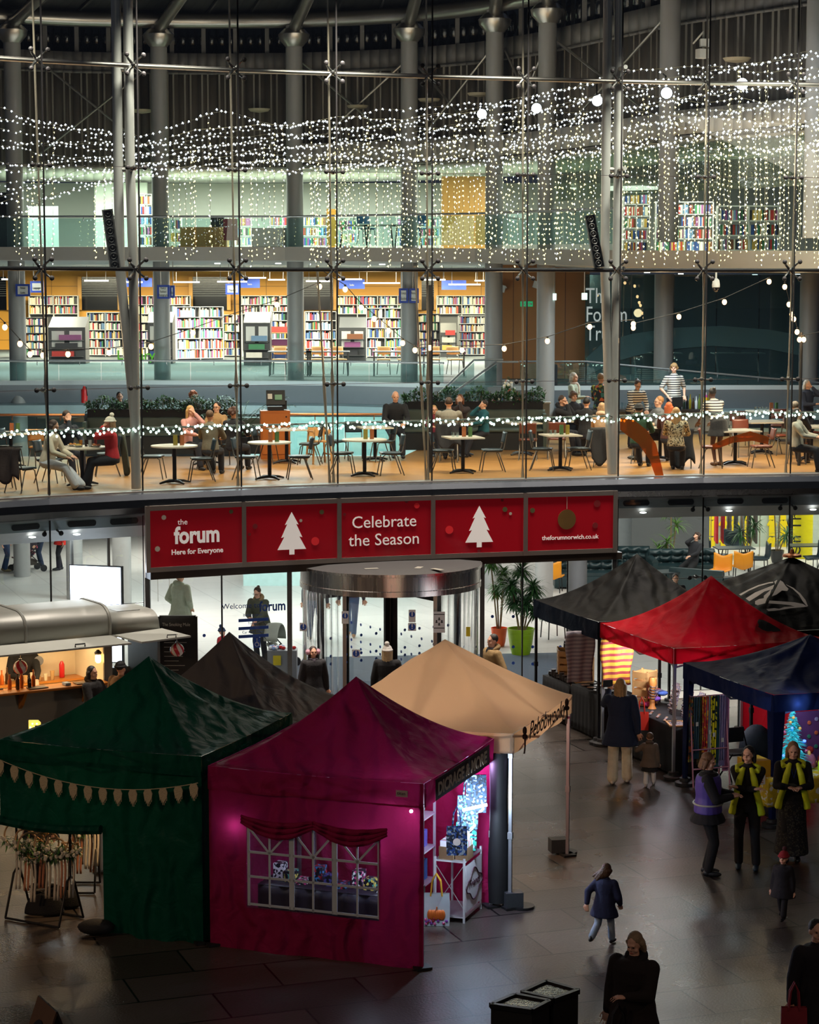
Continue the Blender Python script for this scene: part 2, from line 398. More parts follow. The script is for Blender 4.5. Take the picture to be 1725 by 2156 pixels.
for a, b in zip(NODE, NODE[1:]):
    for k in range(len(LEV) - 1): pane(a, b, LEV[k + 1], LEV[k])
for a, b in ((-110, 96), (96, 295), (1306, 1488), (1488, 1672), (1672, 1850)):
    pane(a, b, 2.35, FZ - .42, -.03); pane(a, b, .02, 2.35, -.03)
# spider fittings, cables, rods
CHROME = mat('dull chrome', '7d7a78', .25, .9, var=.04)
ROD = mat('champagne rod', 'c9b9a4', .3, .7, var=.04)
RN = ['top', 'upper', 'middle', 'lower']
def spider(px, z, kind, label):
    p = fac(px, z); a = math.atan2(fac(px + 20, z).y - p.y, fac(px + 20, z).x - p.x)
    t = thing('spider_fitting' if kind == 4 else 'link_fitting', label, 'glass fitting', p, a, group='steel fittings bolted through the glass front')
    arms = [(-.16, .17), (.16, .17), (-.16, -.17), (.16, -.17)] if kind == 4 else [(-.17, 0), (.16, 0)]
    m = MB(); m.ball((0, .12, 0), .05, 8, 6)
    for x, y in arms: m.tube([(0, .12, 0), (x * .6, .11, y * .6), (x, .04, y)], [.03, .022, .018], 6)
    m.build('arms', CHROME, t)
    for x, y in arms:
        b = MB().lathe([(.018, -.03), (.042, -.02), (.05, 0), (.042, .02), (.018, .04)], (x, 0, y), 8, 0, 'y'); b.build('bolt_cap', BLACK, t)
for i, px in enumerate(NODE[1:-1]):
    for k, z in ((1, LEV[1]), (2, LEV[2]), (3, LEV[3]), (4, LEV[4])):
        spider(px - 4, z, 4 if k in (1, 3) else 2, 'steel %s on the %s row of the glass front, %s from the left' % ('four-armed spider' if k in (1, 3) else 'two-bolt link', RN[k - 1], ORD[i]))
for i, (px, z) in enumerate(((102, FZ - .50), (106, 2.35), (1482, FZ - .50), (1478, 2.35), (1668, FZ - .5), (1660, 2.35))):
    spider(px, z, 4 if i % 2 == 0 else 2, 'steel fitting on the glass below the cafe, %s' % ('far left under the fascia', 'far left beside the lit screen', 'above the black gazebo under the fascia', 'just above the black gazebo', 'far right under the fascia', 'far right above the black parasol')[i])
for z, r, mt_, nm, o in ((LEV[1], .045, STEEL, 'upper horizontal tie tube across the glass front', .30), (LEV[3], .04, DARKM, 'dark horizontal tie tube across the middle of the glass front', .22)):
    m = MB().tube([fac(p, z, o) for p in NODE], r, 8); struct(m.build('tie_beam', mt_))
rods = [(78, 86, 96), (487, 491, 498), (692, 695, 701), (1098, 1100, 1103), (1482, 1484, 1482), (1675, 1668, 1662), (897, 899, 902)]
for i, (x0, x1, x2) in enumerate(sorted(rods)):
    m = MB(); a, b = fac(x0, LEV[0], .3), fac(x2, FZ + .03, .3); zs = [FZ + .03, FZ + .3, LEV[4] - .3, LEV[4], LEV[4] + .3, LEV[3] - .5, LEV[3], LEV[3] + .4, LEV[1], LEV[0]]
    rs = [.035, .018, .018, .04, .018, .018, .03, .016, .022, .013]
    m.tube([a + (b - a) * ((a.z - z) / (a.z - b.z)) for z in zs], rs, 8)
    tag(m.build('tension_rod', ROD), 'thin steel tension rod standing behind the glass, %s from the left' % ORD[i], 'rod', 'tension rods behind the glass front')
for i, (x0, y0, x1, y1) in enumerate(((668, 560, 693, 1002), (874, 560, 898, 1005))):
    m = MB(); a, b = facpx(x0, y0, .55), fac(x1, FZ + .03, .34)
    m.tube([a + (b - a) * t for t in (0, .1, .5, .52, .9, 1)], [.03, .018, .018, .03, .018, .03], 8)
    tag(m.build('tension_rod', ROD), 'slanting steel rod that meets the upright rod at the cafe floor, %s of two' % ORD[i], 'rod', 'slanting rods behind the glass front')
# masts
MAST = mat('pale mast paint', 'c8c4c0', .4, .3, var=.04)
def mast(nm, pa, pb, lab):
    t = thing('column_' + nm, None, None, fac(pa[-1][0], FZ + .04, .5), 0, kind='structure')
    for nm2, pp in (('tube', pa), ('tube', pb)):
        m = MB(); pts = [P(x, y, FY(pa[-1][0]) + .5) for x, y in pp]; e = fac(pp[-1][0], FZ + .04, .5); pts[-1] = V((pts[-1].x, e.y, FZ + .04))
        for a_, b_ in zip(pts, pts[1:]): m.tube([a_, b_], .092, 14)
        m.build(nm2, MAST, t, world=True)
    m = MB()
    for y in (145, 357, 566):
        p = P(interp([(q[1], q[0]) for q in pa], y), y, FY(pa[-1][0]) + .5); q = P(interp([(q_[1], q_[0]) for q_ in pb], y), y, FY(pa[-1][0]) + .5)
        m.tube([p, q], .05, 8); m.tube([q, q + V((.1, -.4, 0))], .045, 8)
    m.build('strut', MAST, t, world=True)
mast('left', [(243, -60), (249, 357), (253, 567), (284, 880), (287, 1030)], [(268, -60), (274, 357), (281, 567), (287, 1030)], '')
mast('right', [(1281, -60), (1276, 357), (1274, 567), (1283, 860), (1289, 1000)], [(1304, -60), (1302, 357), (1299, 567), (1291, 1000)], '')
# lighting column arrays
for i, (x0, y0, x1, y1, Y) in enumerate(((226, 442, 243, 566, FY(250) + .2), (1242, 454, 1262, 562, FY(1260) + .2))):
    a, b = P(x0, y0, Y), P(x1, y1, Y); d = (b - a).normalized(); sx = V((1, .2, 0)).normalized(); sx = (sx - d * sx.dot(d)).normalized(); n_ = sx.cross(d)
    t = thing('light_array', 'narrow black frame of round drivers leaning on the %s mast' % ('left', 'right')[i], 'loudspeaker', b)
    m = MB(); L = (b - a).length
    for s_ in (-.09, .09): m.bar(a + sx * s_, b + sx * s_, .02, .08, 0, n_)
    m.bar(a + sx * -.1, a + sx * .1, .02, .08, 0, n_); m.bar(b + sx * -.1, b + sx * .1, .02, .08, 0, n_)
    m.bar(a + n_ * .03, b + n_ * .03, .16, .01, 0, n_); m.build('frame', STEEL if i == 0 else DARKM, t, world=True)
    for k in range(7):
        c = a + d * L * (k + .5) / 7; mm = MB()
        mm.tube([c + (sx * math.cos(q) + d * math.sin(q)) * .058 - n_ * .015 for q in [j * PI / 6 for j in range(12)]], .016, 6, closed=True); mm.ball(c, .035, 8, 5); mm.build('driver', BLACK if i == 0 else CHROME, t, world=True)
# ---------------- back arc of the hall
ARC = [(-200, 59.5), (0, 61.3), (160, 62.2), (300, 62.5), (460, 62.7), (620, 62.5), (740, 62), (860, 61.3), (1000, 59.8), (1130, 57.5), (1280, 54), (1430, 50.8), (1580, 48.8), (1725, 47), (1900, 45.2)]
def arc(px, z, off=0.0):
    y = interp(ARC, px) + off
    return V(((px - XC) * y / 4525, y, z))
AP = list(range(-180, 1881, 20))
def arcband(name, z0, z1, off, m_, off1=None, pr=None):
    m = MB(); o1 = off if off1 is None else off1
    for p, q in zip(AP, AP[1:]):
        if pr and not (pr[0] <= p and q <= pr[1]): continue
        m.add([arc(p, z0, off), arc(q, z0, off), arc(q, z1, o1), arc(p, z1, o1)], [(0, 1, 2, 3)])
    return struct(m.build(name, m_, thick=.06))
WP = mat('bronze grey acoustic panel', '5a544d', .7, var=.05)
WB = mat('grey frame band', '6f6c68', .6, var=.05)
arcband('wall_gallery', 11.7, 14.42, .25, WP); arcband('wall_frieze', 14.42, 14.95, .15, WB); arcband('ledge_gallery', 14.36, 14.46, -.05, WB, .25)
arcband('wall_clerestory', 14.95, 15.9, .5, mat('night glazing', '0e1014', .15, var=.1))
m = MB()
for k, p in enumerate(range(-170, 1881, 12)):
    w_ = .03 if k % 3 == 2 else .0
    if k % 3 == 1: continue
    a, b = arc(p, 11.7, .19), arc(p, 14.4, .19); m.bar(a, b, .05, .03, 0, (0, 1, 0))
struct(m.build('wall_battens', mat('pale batten', '857f76', .6, var=.04), smooth=False))
m = MB()
for p in range(-160, 1881, 66): m.bar(arc(p, 14.95, .35), arc(p, 15.9, .35), .12, .08, 0, (0, 1, 0))
struct(m.build('trim_clerestory', WB, smooth=False))
m = MB().tube([arc(p, 15.75, -.9) for p in AP[::2]], .22, 10); struct(m.build('ring_beam', STEEL))
RFM = mat('dark roof panel', '1b1c1e', .6, var=.1)
m = MB()
for p, q in zip(AP, AP[1:]):
    c = V((2, 34, 19.5)); a, b = arc(p, 16.0, -.5), arc(q, 16.0, -.5)
    m.add([a, b, a.lerp(b, .5).lerp(c, .7), a.lerp(c, .7)], [(0, 1, 2, 3)])
struct(m.build('roof_glazing', RFM, thick=.05))
m = MB()
for t_ in (.12, .25, .4): m.tube([arc(p, 15.95, -.6).lerp(V((2, 34, 19.4)), t_) for p in AP[::4]], .07, 6)
for p in range(-100, 1700, 90): m.tube([arc(p, 15.95, -.6), arc(p, 15.95, -.6).lerp(V((2, 34, 19.4)), .5)], .05, 6)
struct(m.build('roof_purlins', DARKM))
CLM = mat('grey column paint', '9c9a98', .5, .1, var=.04)
COLS = [(35, 0), (340, 0), (622, 0), (862, 0), (1040, 0), (1150, 0), (1405, 0), (1712, 0)]
for i, (px, _) in enumerate(COLS):
    y = interp(ARC, px) - .9; x = (px - XC) * y / 4525; zb_ = 0
    if i > 5: zb_ = 9.3; y2 = (59.6, 58.6)[i - 6]; c2 = thing('column_%d' % (i + 20), None, None, ((px - 6 - XC) * y2 / 4525, y2, LZ), kind='structure'); MB().cyl((0, 0, 0), .27, 8.6 - LZ, 20).build('shaft', CLM, c2)
    t = thing('column_%d' % (i + 1), None, None, (x, y, 0), kind='structure')
    MB().cyl((0, 0, zb_), .24, 15.6 - zb_, 20).build('shaft', CLM, t)
    MB().lathe([(.24, 15.0), (.42, 15.2), (.45, 15.35), (.3, 15.5)], (0, 0, 0), 12).build('capital', STEEL, t)
    e = V((x, y, 15.6)).lerp(V((2, 34, 20.2)), .45)
    MB().tube([V((x, y, 15.5)), e], .17, 10).build('rafter', STEEL, t, world=True)
for i, (a, b) in enumerate(((90, 330), (640, 860), (1060, 1150), (1165, 1400), (865, 1030))):
    for k, (z0, z1) in enumerate(((14.6, 12.0), (12.0, 14.6))):
        o = MB().tube([arc(a, z0, -.5), arc(b, z1, -.5)], .035, 6).build('brace_rod', STEEL); struct(o)
# upper slab with its underside, upper rooms
SE = [(-200, 519, 548, 58.5), (0, 520, 548, 59), (600, 520, 549, 59), (1000, 523, 552, 56.5), (1130, 524, 556, 54), (1300, 527, 562, 49.5), (1725, 528, 569, 46), (1880, 528, 570, 45)]
SLAB = mat('grey slab edge', 'a6a39d', .6, var=.05)
m = MB()
SP = [-200, 0, 150, 300, 450, 600, 800, 1000, 1065, 1130, 1215, 1300, 1440, 1580, 1725, 1880]
for p, q in zip(SP, SP[1:]):
    (t0, b0, y0), (t1, b1, y1) = interp(SE, p), interp(SE, q)
    A, B, Cc, D = P(p, b0, y0), P(q, b1, y1), P(q, t1, y1), P(p, t0, y0)
    m.add([A, B, Cc, D], [(0, 1, 2, 3)])
    f0, f1 = V((A.x * 1.55, 92, 8.97)), V((B.x * 1.55, 92, 8.97))
    if p >= 1130: f0, f1 = V((A.x * 1.25, 62, A.z)), V((B.x * 1.25, 62, B.z))
    if p == 1065: f1 = V((B.x * 1.55, 92, 8.97))
    m.add([A, f0, f1, B], [(0, 1, 2, 3)], 1)
    m.add([D, Cc, V((Cc.x * 1.3, max(80, Cc.y + 12), Cc.z)), V((D.x * 1.3, max(80, D.y + 12), D.z))], [(0, 1, 2, 3)], 2)
struct(m.build('upper_slab', [SLAB, mat('white ceiling', 'cfcdc8', .7, var=.02), mat('green grey carpet', '8f9a8c', .9, var=.05)], smooth=False))
# white cornice band over the upper rooms, on the right it shows
arcband('cornice', 11.75, 12.3, -.9, mat('off white band', 'aeaaa3', .6, var=.04), pr=(620, 1880)); arcband('cornice_soffit', 11.7, 11.75, -.9, WB, .3, pr=(620, 1880))
arcband('ceiling_upper', 11.68, 11.70, .3, mat('white ceiling', 'cfcdc8'), 9)
# far walls
YEL = nodes_mat('yellow timber panels', lambda n, l, b: None)
def _yel(n, l, b):
    tc = n.new('ShaderNodeTexCoord'); br = n.new('ShaderNodeTexBrick'); br.offset = 0
    mp = n.new('ShaderNodeMapping'); mp.inputs['Rotation'].default_value = (PI / 2, 0, 0); l.new(tc.outputs['Object'], mp.inputs[0])
    for k, v_ in (('Color1', (*lin('e2a23a'), 1)), ('Color2', (*lin('dc9a36'), 1)), ('Mortar', (*lin('8d6426'), 1)), ('Scale', 1), ('Mortar Size', .012), ('Brick Width', 3.0), ('Row Height', .75)): br.inputs[k].default_value = v_
    l.new(mp.outputs[0], br.inputs['Vector']); l.new(br.outputs['Color'], b.inputs['Base Color']); b.inputs['Roughness'].default_value = .5
MATS.pop('yellow timber panels'); YEL = nodes_mat('yellow timber panels', _yel)
struct(MB().bb((-24, 90, LZ), (5.5, 90.2, 9.0)).build('wall_library', YEL, smooth=False))
struct(MB().bb((-34, 72.5, 9.2), (24, 72.8, 11.7)).build('wall_reading_room', mat('white plaster', 'd4d4cc', .7, var=.03), smooth=False))
struct(MB().bb((-34, 95, 0), (30, 95.2, 4.2)).build('wall_lobby', mat('white plaster', 'd4d4cc'), smooth=False))
# library floor and its curved edge
m = MB(); LE = [(-200, 60), (300, 60.5), (700, 60), (930, 58.5), (1000, 57.4), (1150, 57.2), (1300, 57.4), (1500, 57.6), (1860, 57.6)]
e0 = [V(((p - XC) * y / 4525, y, LZ)) for p, y in LE]
m.prism([v - V((0, 0, .05)) for v in e0] + [V((34, 92, LZ - .05)), V((-34, 92, LZ - .05))], (0, 0, .05))
struct(m.build('library_floor', mat('blue grey library carpet', '3c474c', .85, var=.08, scale=3), smooth=False))
m = MB()
for (a, b) in zip(e0, e0[1:]):
    for z0, z1, o0, o1, mi in ((.02, -.10, -.05, -.05, 0), (-.10, -.62, -.05, .25, 1), (-.62, -.66, .25, -.3, 2), (-.66, -.9, -.3, -.3, 2), (-.9, -.95, -.3, .8, 1)):
        m.add([a + V((0, o1, z1)), b + V((0, o1, z1)), b + V((0, o0, z0)), a + V((0, o0, z0))], [(0, 1, 2, 3)], mi)
struct(m.build('landing_edge', [mat('pale stone edge', 'c4ccce', .4, var=.04), mat('grey landing soffit', '80848a', .45, var=.05), mat('teal grey band', '93a8ac', .4, var=.05)], smooth=False))
# ------------------------------------------------------------------ entrance sign
def facing(px, off=0.0):      # local frame on the glass front: origin x-dir, normal towards the square
    p, q = fac(px - 8, 0, off), fac(px + 8, 0, off); d = (q - p).normalized(); return d, V((d.y, -d.x, 0))
def quad(m, px0, px1, z0, z1, off, th, mi=0):
    p, q = fac(px0, z0, off), fac(px1, z0, off); d = (q - p); d.z = 0; n_ = V((d.y, -d.x, 0)).normalized()
    m.prism([p, q, q + V((0, 0, z1 - z0)), p + V((0, 0, z1 - z0))], n_ * th, mi)
SFR = mat('warm steel frame', '8f8780', .35, .7, var=.05)
RED = mat('backlit red panel', '8c0d18', .25, emit=.12, ecol='b01020', var=.1, scale=1.2)
SIGNW = mat('white sign vinyl', 'e6e0da', .5, emit=.28, var=.02)
st_, sb_ = P(910, 1043, FY(910) - .35).z, P(910, 1176, FY(910) - .35).z
sg = thing('entrance_sign', 'long sign of five red panels in a steel frame over the entrance', 'sign', fac(800, sb_, -.35))
ED = [303, 508, 711, 911, 1108, 1299]
fm = MB(); SO = -.36
for i in range(6): quad(fm, ED[i] - 4.5, ED[i] + 4.5, sb_, st_, SO + .02, .07)
for i in range(5):
    quad(fm, ED[i], ED[i + 1], st_ - .09, st_, SO + .02, .065); quad(fm, ED[i], ED[i + 1], sb_, sb_ + .09, SO + .02, .065)
fm.build('frame', SFR, sg, False, True)
DOT = {k: mat('sign dot ' + k, c, .5, emit=.1, var=0) for k, c in (('red', 'd8262c'), ('green', '4a4a2c'), ('pale', 'a8a090'), ('dark', '6a1418'))}
def dots(m_, i, L):
    d, n_ = facing((ED[i] + ED[i + 1]) / 2, SO)
    for u, w_, r, k in L:
        c = fac(ED[i] + (ED[i + 1] - ED[i]) * u, sb_ + (st_ - sb_) * w_, SO) + n_ * .034
        o = MB().prism([c + d * math.cos(t) * r + V((0, 0, math.sin(t) * r)) for t in [j * PI / 10 for j in range(20)]], n_ * .003).build('dot', DOT[k], m_, False, True)
DL = [[(.17, .82, .045, 'pale'), (.1, .35, .05, 'pale'), (.87, .86, .04, 'green')], [(.12, .62, .05, 'dark'), (.06, .5, .03, 'dark'), (.82, .8, .045, 'green'), (.75, .35, .08, 'red'), (.6, .68, .03, 'pale')],
      [(.83, .85, .055, 'red'), (.72, .93, .04, 'dark'), (.06, .75, .03, 'dark')], [(.18, .45, .08, 'red'), (.78, .75, .05, 'green'), (.84, .68, .03, 'pale'), (.75, .9, .03, 'dark'), (.5, .1, .03, 'dark')], [(.08, .72, .05, 'green'), (.8, .8, .07, 'dark'), (.78, .45, .06, 'dark')]]
for i in range(5):
    m = MB(); quad(m, ED[i] + 3, ED[i + 1] - 3, sb_ + .04, st_ - .04, SO, .03); pn = m.build('panel', RED, sg, False, True)
    d, n_ = facing((ED[i] + ED[i + 1]) / 2, SO); d = (fac(ED[i + 1], 0, SO) - fac(ED[i], 0, SO)).normalized(); n_ = V((d.y, -d.x, 0))
    H_ = st_ - sb_; W_ = (fac(ED[i + 1], 0, SO) - fac(ED[i], 0, SO)).length; o0 = fac(ED[i], sb_, SO) + n_ * .036
    at = lambda u, w_: o0 + d * W_ * u + V((0, 0, H_ * w_))
    def tx(b, sz, u, w_, **k):
        textobj(b, sz, at(u, w_), d, (0, 0, 1), SIGNW, pn, .003, 'CENTER', **k)
    dots(pn, i, DL[i])
    if i == 0:
        tx('forum', .44, .51, .42, bold=.014, sx=.83); tx('the', .15, .36, .70); tx('Here for Everyone', .135, .51, .25, bold=.003)
    elif i == 2:
        tx('Celebrate', .33, .48, .53); tx('the Season', .33, .48, .25)
    elif i == 4:
        tx('theforumnorwich.co.uk', .125, .5, .24, bold=.001)
        c = at(.46, .56); MB().prism([c + d * math.cos(t) * .19 + V((0, 0, math.sin(t) * .2)) for t in [j * PI / 12 for j in range(24)]], n_ * .004).build('bauble', mat('olive bauble', '5a4320', .4, emit=.08, var=.4, scale=3), pn, False, True)
        MB().bar(at(.46, .73) + n_ * .002, at(.46, .99) + n_ * .002, .008, .004, 0, n_).build('string', DOT['pale'], pn, False, True)
    else:
        T = [(0, 1), (.2, .70), (.13, .72), (.31, .40), (.22, .42), (.42, .12), (.075, .12), (.075, 0), (-.075, 0), (-.075, .12), (-.42, .12), (-.22, .42), (-.31, .40), (-.13, .72), (-.2, .70)]
        MB().prism([at(.5, .16) + d * x * .68 + V((0, 0, z * .82)) for x, z in T], n_ * .004).build('tree', SIGNW, pn, False, True)
m = MB(); zb = sb_ - .14
for i in range(5): quad(m, ED[i] - 5, ED[i + 1] + 5, zb, sb_, -.05, .33)
struct(m.build('beam_entrance', mat('dark bronze beam', '3a312b', .4, .4), smooth=False))
# ------------------------------------------------------------------ entrance glazing, decals
CG = glass('clear lobby glass', (.97, .99, .99), .03)
VBLUE = mat('blue vinyl', '1d4fae', .5, var=.02); VWHITE = mat('white vinyl', 'f0f0f0', .5, var=.02); VNAVY = mat('navy vinyl', '1b3f86', .5, var=.02)
w1 = pane(303, 461, .02, zb, -.05, CG); w2 = pane(461, 606, .02, zb, -.05, CG)
w3 = pane(1018, 1104, .02, zb, -.05, CG); w4 = pane(1104, 1200, .02, zb, -.05, CG); w5 = pane(1200, 1300, .02, zb, -.05, CG)
def disc(m, px, py, r, off=-.08, mi=0):
    d, n_ = facing(px); c = facpx(px, py, off); m.prism([c + d * math.cos(t) * r + V((0, 0, math.sin(t) * r)) for t in [j * PI / 8 for j in range(16)]], n_ * .003, mi)
m = MB()
for x, y in ((330, 1338), (430, 1338)): disc(m, x, y, .032)
m.build('blue_dots', VBLUE, w1)
m = MB()
for x in (1037, 1081):
    for y in (1298, 1362, 1396): disc(m, x, y, .032)
m.build('blue_dots', VBLUE, w3)
m = MB()
for x in (1122, 1180):
    for y in (1362, 1398): disc(m, x, y, .032)
m.build('blue_dots', VBLUE, w4)
d, n_ = facing(540)
def dec(b, sz, px, py, m_, **k): return textobj(b, sz, facpx(px, py, -.085), d, (0, 0, 1), m_, w2, .002, **k)
dec('Welcome to', .15, 467, 1283, VNAVY); dec('forum', .27, 546, 1287, VBLUE, bold=.006, sx=.8); dec('Building open', .07, 512, 1298, VNAVY); dec('Toilets', .07, 522, 1315, VNAVY); dec('Car Park Open', .07, 510, 1334, VNAVY)
m = MB()
for y in (1305, 1322, 1339):
    a = facpx(534, y, -.085); m.prism([a - d * .30 - V((0, 0, .03)), a + d * .30 - V((0, 0, .03)), a + d * .30 + V((0, 0, .03)), a - d * .30 + V((0, 0, .03))], n_ * .003)
a = facpx(541, 1353, -.085); m.prism([a - d * .07 - V((0, 0, .1)), a + d * .07 - V((0, 0, .1)), a + d * .07 + V((0, 0, .1)), a - d * .07 + V((0, 0, .1))], n_ * .003)
m.build('blue_bars', VBLUE, w2)
m = MB(); m.tube([a + n_ * .006 + d * math.cos(t) * .04 + V((0, 0, math.sin(t) * .04 - .03)) for t in [j * PI / 6 for j in range(12)]], .006, 5, closed=True); m.ball(a + n_ * .006 + V((0, 0, .07)), .012, 6, 4); m.tube([a + n_ * .006 + V((0, 0, .055)), a + n_ * .006 - V((0, 0, .01)), a + n_ * .006 + d * .03 - V((0, 0, .01)), a + n_ * .006 + d * .045 - V((0, 0, .06))], .006, 5)
m.build('wheelchair_symbol', VWHITE, w2)
m = MB()
for px in (303, 606, 1018, 1300): m.bar(fac(px, .02, -.05), fac(px, zb, -.05), .09, .12, 0, (0, 1, 0))
struct(m.build('trim_door_posts', mat('grey steel post', '5d6063', .4, .5), smooth=False))
# ------------------------------------------------------------------ revolving door
RDY = 41.55; rd = thing('revolving_door', 'round revolving door with brushed steel drum and black door wings', 'revolving door', ((822 - XC) * RDY / 4525, RDY, .02))
DR = 1.78; zt, z0_ = P(822, 1213, RDY - DR).z, P(822, 1261, RDY - DR).z
def brushed(n, l, b):
    tc = n.new('ShaderNodeTexCoord'); mp = n.new('ShaderNodeMapping'); mp.inputs['Scale'].default_value = (9, 9, .15); l.new(tc.outputs['Object'], mp.inputs[0])
    t = n.new('ShaderNodeTexNoise'); t.inputs['Scale'].default_value = 2; l.new(mp.outputs[0], t.inputs['Vector']); mr = n.new('ShaderNodeMapRange'); mr.inputs['To Min'].default_value = .12; mr.inputs['To Max'].default_value = .4; l.new(t.outputs['Fac'], mr.inputs['Value']); l.new(mr.outputs[0], b.inputs['Roughness'])
    b.inputs['Base Color'].default_value = (.62, .58, .54, 1); b.inputs['Metallic'].default_value = 1
DRUM = nodes_mat('brushed drum steel', brushed)
MB().lathe([(DR - .2, z0_ + .02), (DR, z0_), (DR, z0_ + .10), (DR - .01, z0_ + .11), (DR - .01, zt - .06), (DR + .02, zt - .05), (DR + .02, zt)], (0, 0, 0), 64).build('drum', DRUM, rd)
MB().lathe([(DR + .015, zt), (DR - .4, zt + .05), (.1, zt + .07)], (0, 0, 0), 48).build('roof', mat('dusty dark roof', '171616', .7, var=.25), rd)
for q, (x, y) in enumerate(((-.35, -1.25), (.55, -1.1), (.9, -1.35))):
    o = MB().box((rd.location.x + x, RDY + y, zt + .074), (.26, .12, .004), .3 + q).build('paper', mat('litter paper', 'b8b4a8', .8), smooth=False); tag(o, 'scrap of pale paper lying on the revolving door roof, %s of three from the left' % ORD[q], 'litter', 'paper scraps on the door roof')
def arcwall(name, a0, a1):
    m = MB(); n = 14
    pts = [V((DR * .97 * math.cos(a0 + (a1 - a0) * k / n), DR * .97 * math.sin(a0 + (a1 - a0) * k / n), 0)) for k in range(n + 1)]
    for a, b in zip(pts, pts[1:]): m.add([a, b, b + V((0, 0, z0_)), a + V((0, 0, z0_))], [(0, 1, 2, 3)])
    o = m.build(name, CG, rd, thick=.012)
    f = MB()
    for k in (0, n): f.bar(pts[k], pts[k] + V((0, 0, z0_)), .07, .07, 0, (0, 1, 0))
    f.bar(pts[0] + V((0, 0, 0)), pts[0] + V((0, 0, .001)), .01, .01)
    f.tube([p + V((0, 0, .03)) for p in pts], .03, 6); f.build('wall_frame', SFR, o)
    return o
cwl = arcwall('curved_glass', PI + .15 - .35, PI + 1.05); cwr = arcwall('curved_glass', -1.05, .2)
DFR = mat('black door frame', '1c1b1b', .35, .5, var=.05)
for k in range(4):
    a = .60 + k * PI / 2; c = V((math.cos(a), math.sin(a), 0)); nn = V((-c.y, c.x, 0)); f = MB()
    f.bar(c * .1, c * .1 + V((0, 0, z0_ - .02)), .08, .07, 0, nn); f.bar(c * 1.62, c * 1.62 + V((0, 0, z0_ - .02)), .12, .07, 0, nn)
    f.bar(c * .1 + V((0, 0, .12)), c * 1.62 + V((0, 0, .12)), .06, .22); f.bar(c * .1 + V((0, 0, z0_ - .08)), c * 1.62 + V((0, 0, z0_ - .08)), .06, .12)
    wg = f.build('door_wing', DFR, rd, smooth=False)
    MB().prism([c * .15 + V((0, 0, .22)), c * 1.58 + V((0, 0, .22)), c * 1.58 + V((0, 0, z0_ - .14)), c * .15 + V((0, 0, z0_ - .14))], nn * .012).build('glass', CG, wg, smooth=False)
    m = MB()
    for z in (1.0, 1.15, 1.5):
        for s_ in (.35, .7, 1.05, 1.4): m.prism([c * s_ + nn * .014 + c * math.cos(t) * .03 + V((0, 0, z + math.sin(t) * .03)) for t in [j * PI / 6 for j in range(12)]], nn * .003)
    m.build('blue_dots', VBLUE, wg)
MB().cyl((0, 0, 0), .07, z0_, 12).build('centre_post', DFR, rd)
def sticker(px, py, w_, h_, kind, nm):     # stickers on the curved glass / wings
    p = P(px, py, RDY - DR - .03); t = MB(); x, y, z = p
    t.bb((x - w_ / 2, y, z - h_ / 2), (x + w_ / 2, y + .004, z + h_ / 2)); o = t.build(nm, VWHITE if kind != 'y' else mat('yellow vinyl', 'e8d020', .5), rd, False, True)
    if kind in 'eo':
        c = V((x, y - .003, z + (.03 if kind == 'e' else 0))); r = w_ * .42; MB().prism([c + V((math.cos(q) * r, 0, math.sin(q) * r)) for q in [j * PI / 10 for j in range(20)]], (0, .003, 0)).build('round_mark', VBLUE, o, False, True)
        MB().bb((x - .01, y - .006, z - .0), (x + .01, y - .004, z + .08)).bb((x - .01, y - .006, z - .035), (x + .01, y - .004, z - .015)).build('mark', VWHITE, o, False, True)
    if kind == 'p':
        m = MB()
        for dx, dz in ((-.05, 0), (.05, 0), (0, .05), (0, -.05)): m.ball((x + dx, y - .004, z + dz + .025), (.016, .004, .016), 6, 4); m.bb((x + dx - .02, y - .005, z + dz - .012), (x + dx + .02, y - .003, z + dz + .008))
        m.bb((x - .1, y - .005, z + .14), (x + .1, y - .003, z + .155)); m.bb((x - .1, y - .005, z - .12), (x + .1, y - .003, z - .105))
        m.build('people_icons', BLACK, o, False, True)
sticker(727, 1300, .13, .24, 'e', 'notice'); sticker(868, 1297, .13, .24, 'e', 'notice'); sticker(639, 1320, .14, .16, 'o', 'notice'); sticker(925, 1310, .22, .40, 'p', 'notice'); sticker(986, 1330, .08, .18, 'y', 'notice'); sticker(750, 1376, .15, .15, 'o', 'notice'); sticker(868, 1320, .15, .15, 'o', 'notice')
# ------------------------------------------------------------------ plants
def leafblade(m, p, d, L, w_, droop, mi=0, n=4):
    d = d.normalized(); s_ = d.cross(V((0, 0, 1)))
    if s_.length < .05: s_ = V((1, 0, 0))
    s_.normalize(); vs = []; q = V(p); dd = V(d)
    for k in range(n + 1):
        wk = w_ * (1 - (k / n) ** 2) * (.55 + .9 * k / n if k < n / 2 else 1) + .001
        vs += [q - s_ * wk, q + s_ * wk]; dd = (dd + V((0, 0, -droop / n))).normalized(); q = q + dd * L / n
    m.add(vs, [(2 * k, 2 * k + 1, 2 * k + 3, 2 * k + 2) for k in range(n)], mi)
def rosette(m, c, r, n, rr, mi=0, droop=1.1, w_=.026):
    for k in range(n):
        a = rr.uniform(0, 2 * PI); e = rr.uniform(-.35, 1.2)
        leafblade(m, V(c) + V((0, 0, rr.uniform(-.12, .05))), V((math.cos(a) * math.cos(e), math.sin(a) * math.cos(e), math.sin(e))), r * rr.uniform(.7, 1.1), w_, droop, mi)
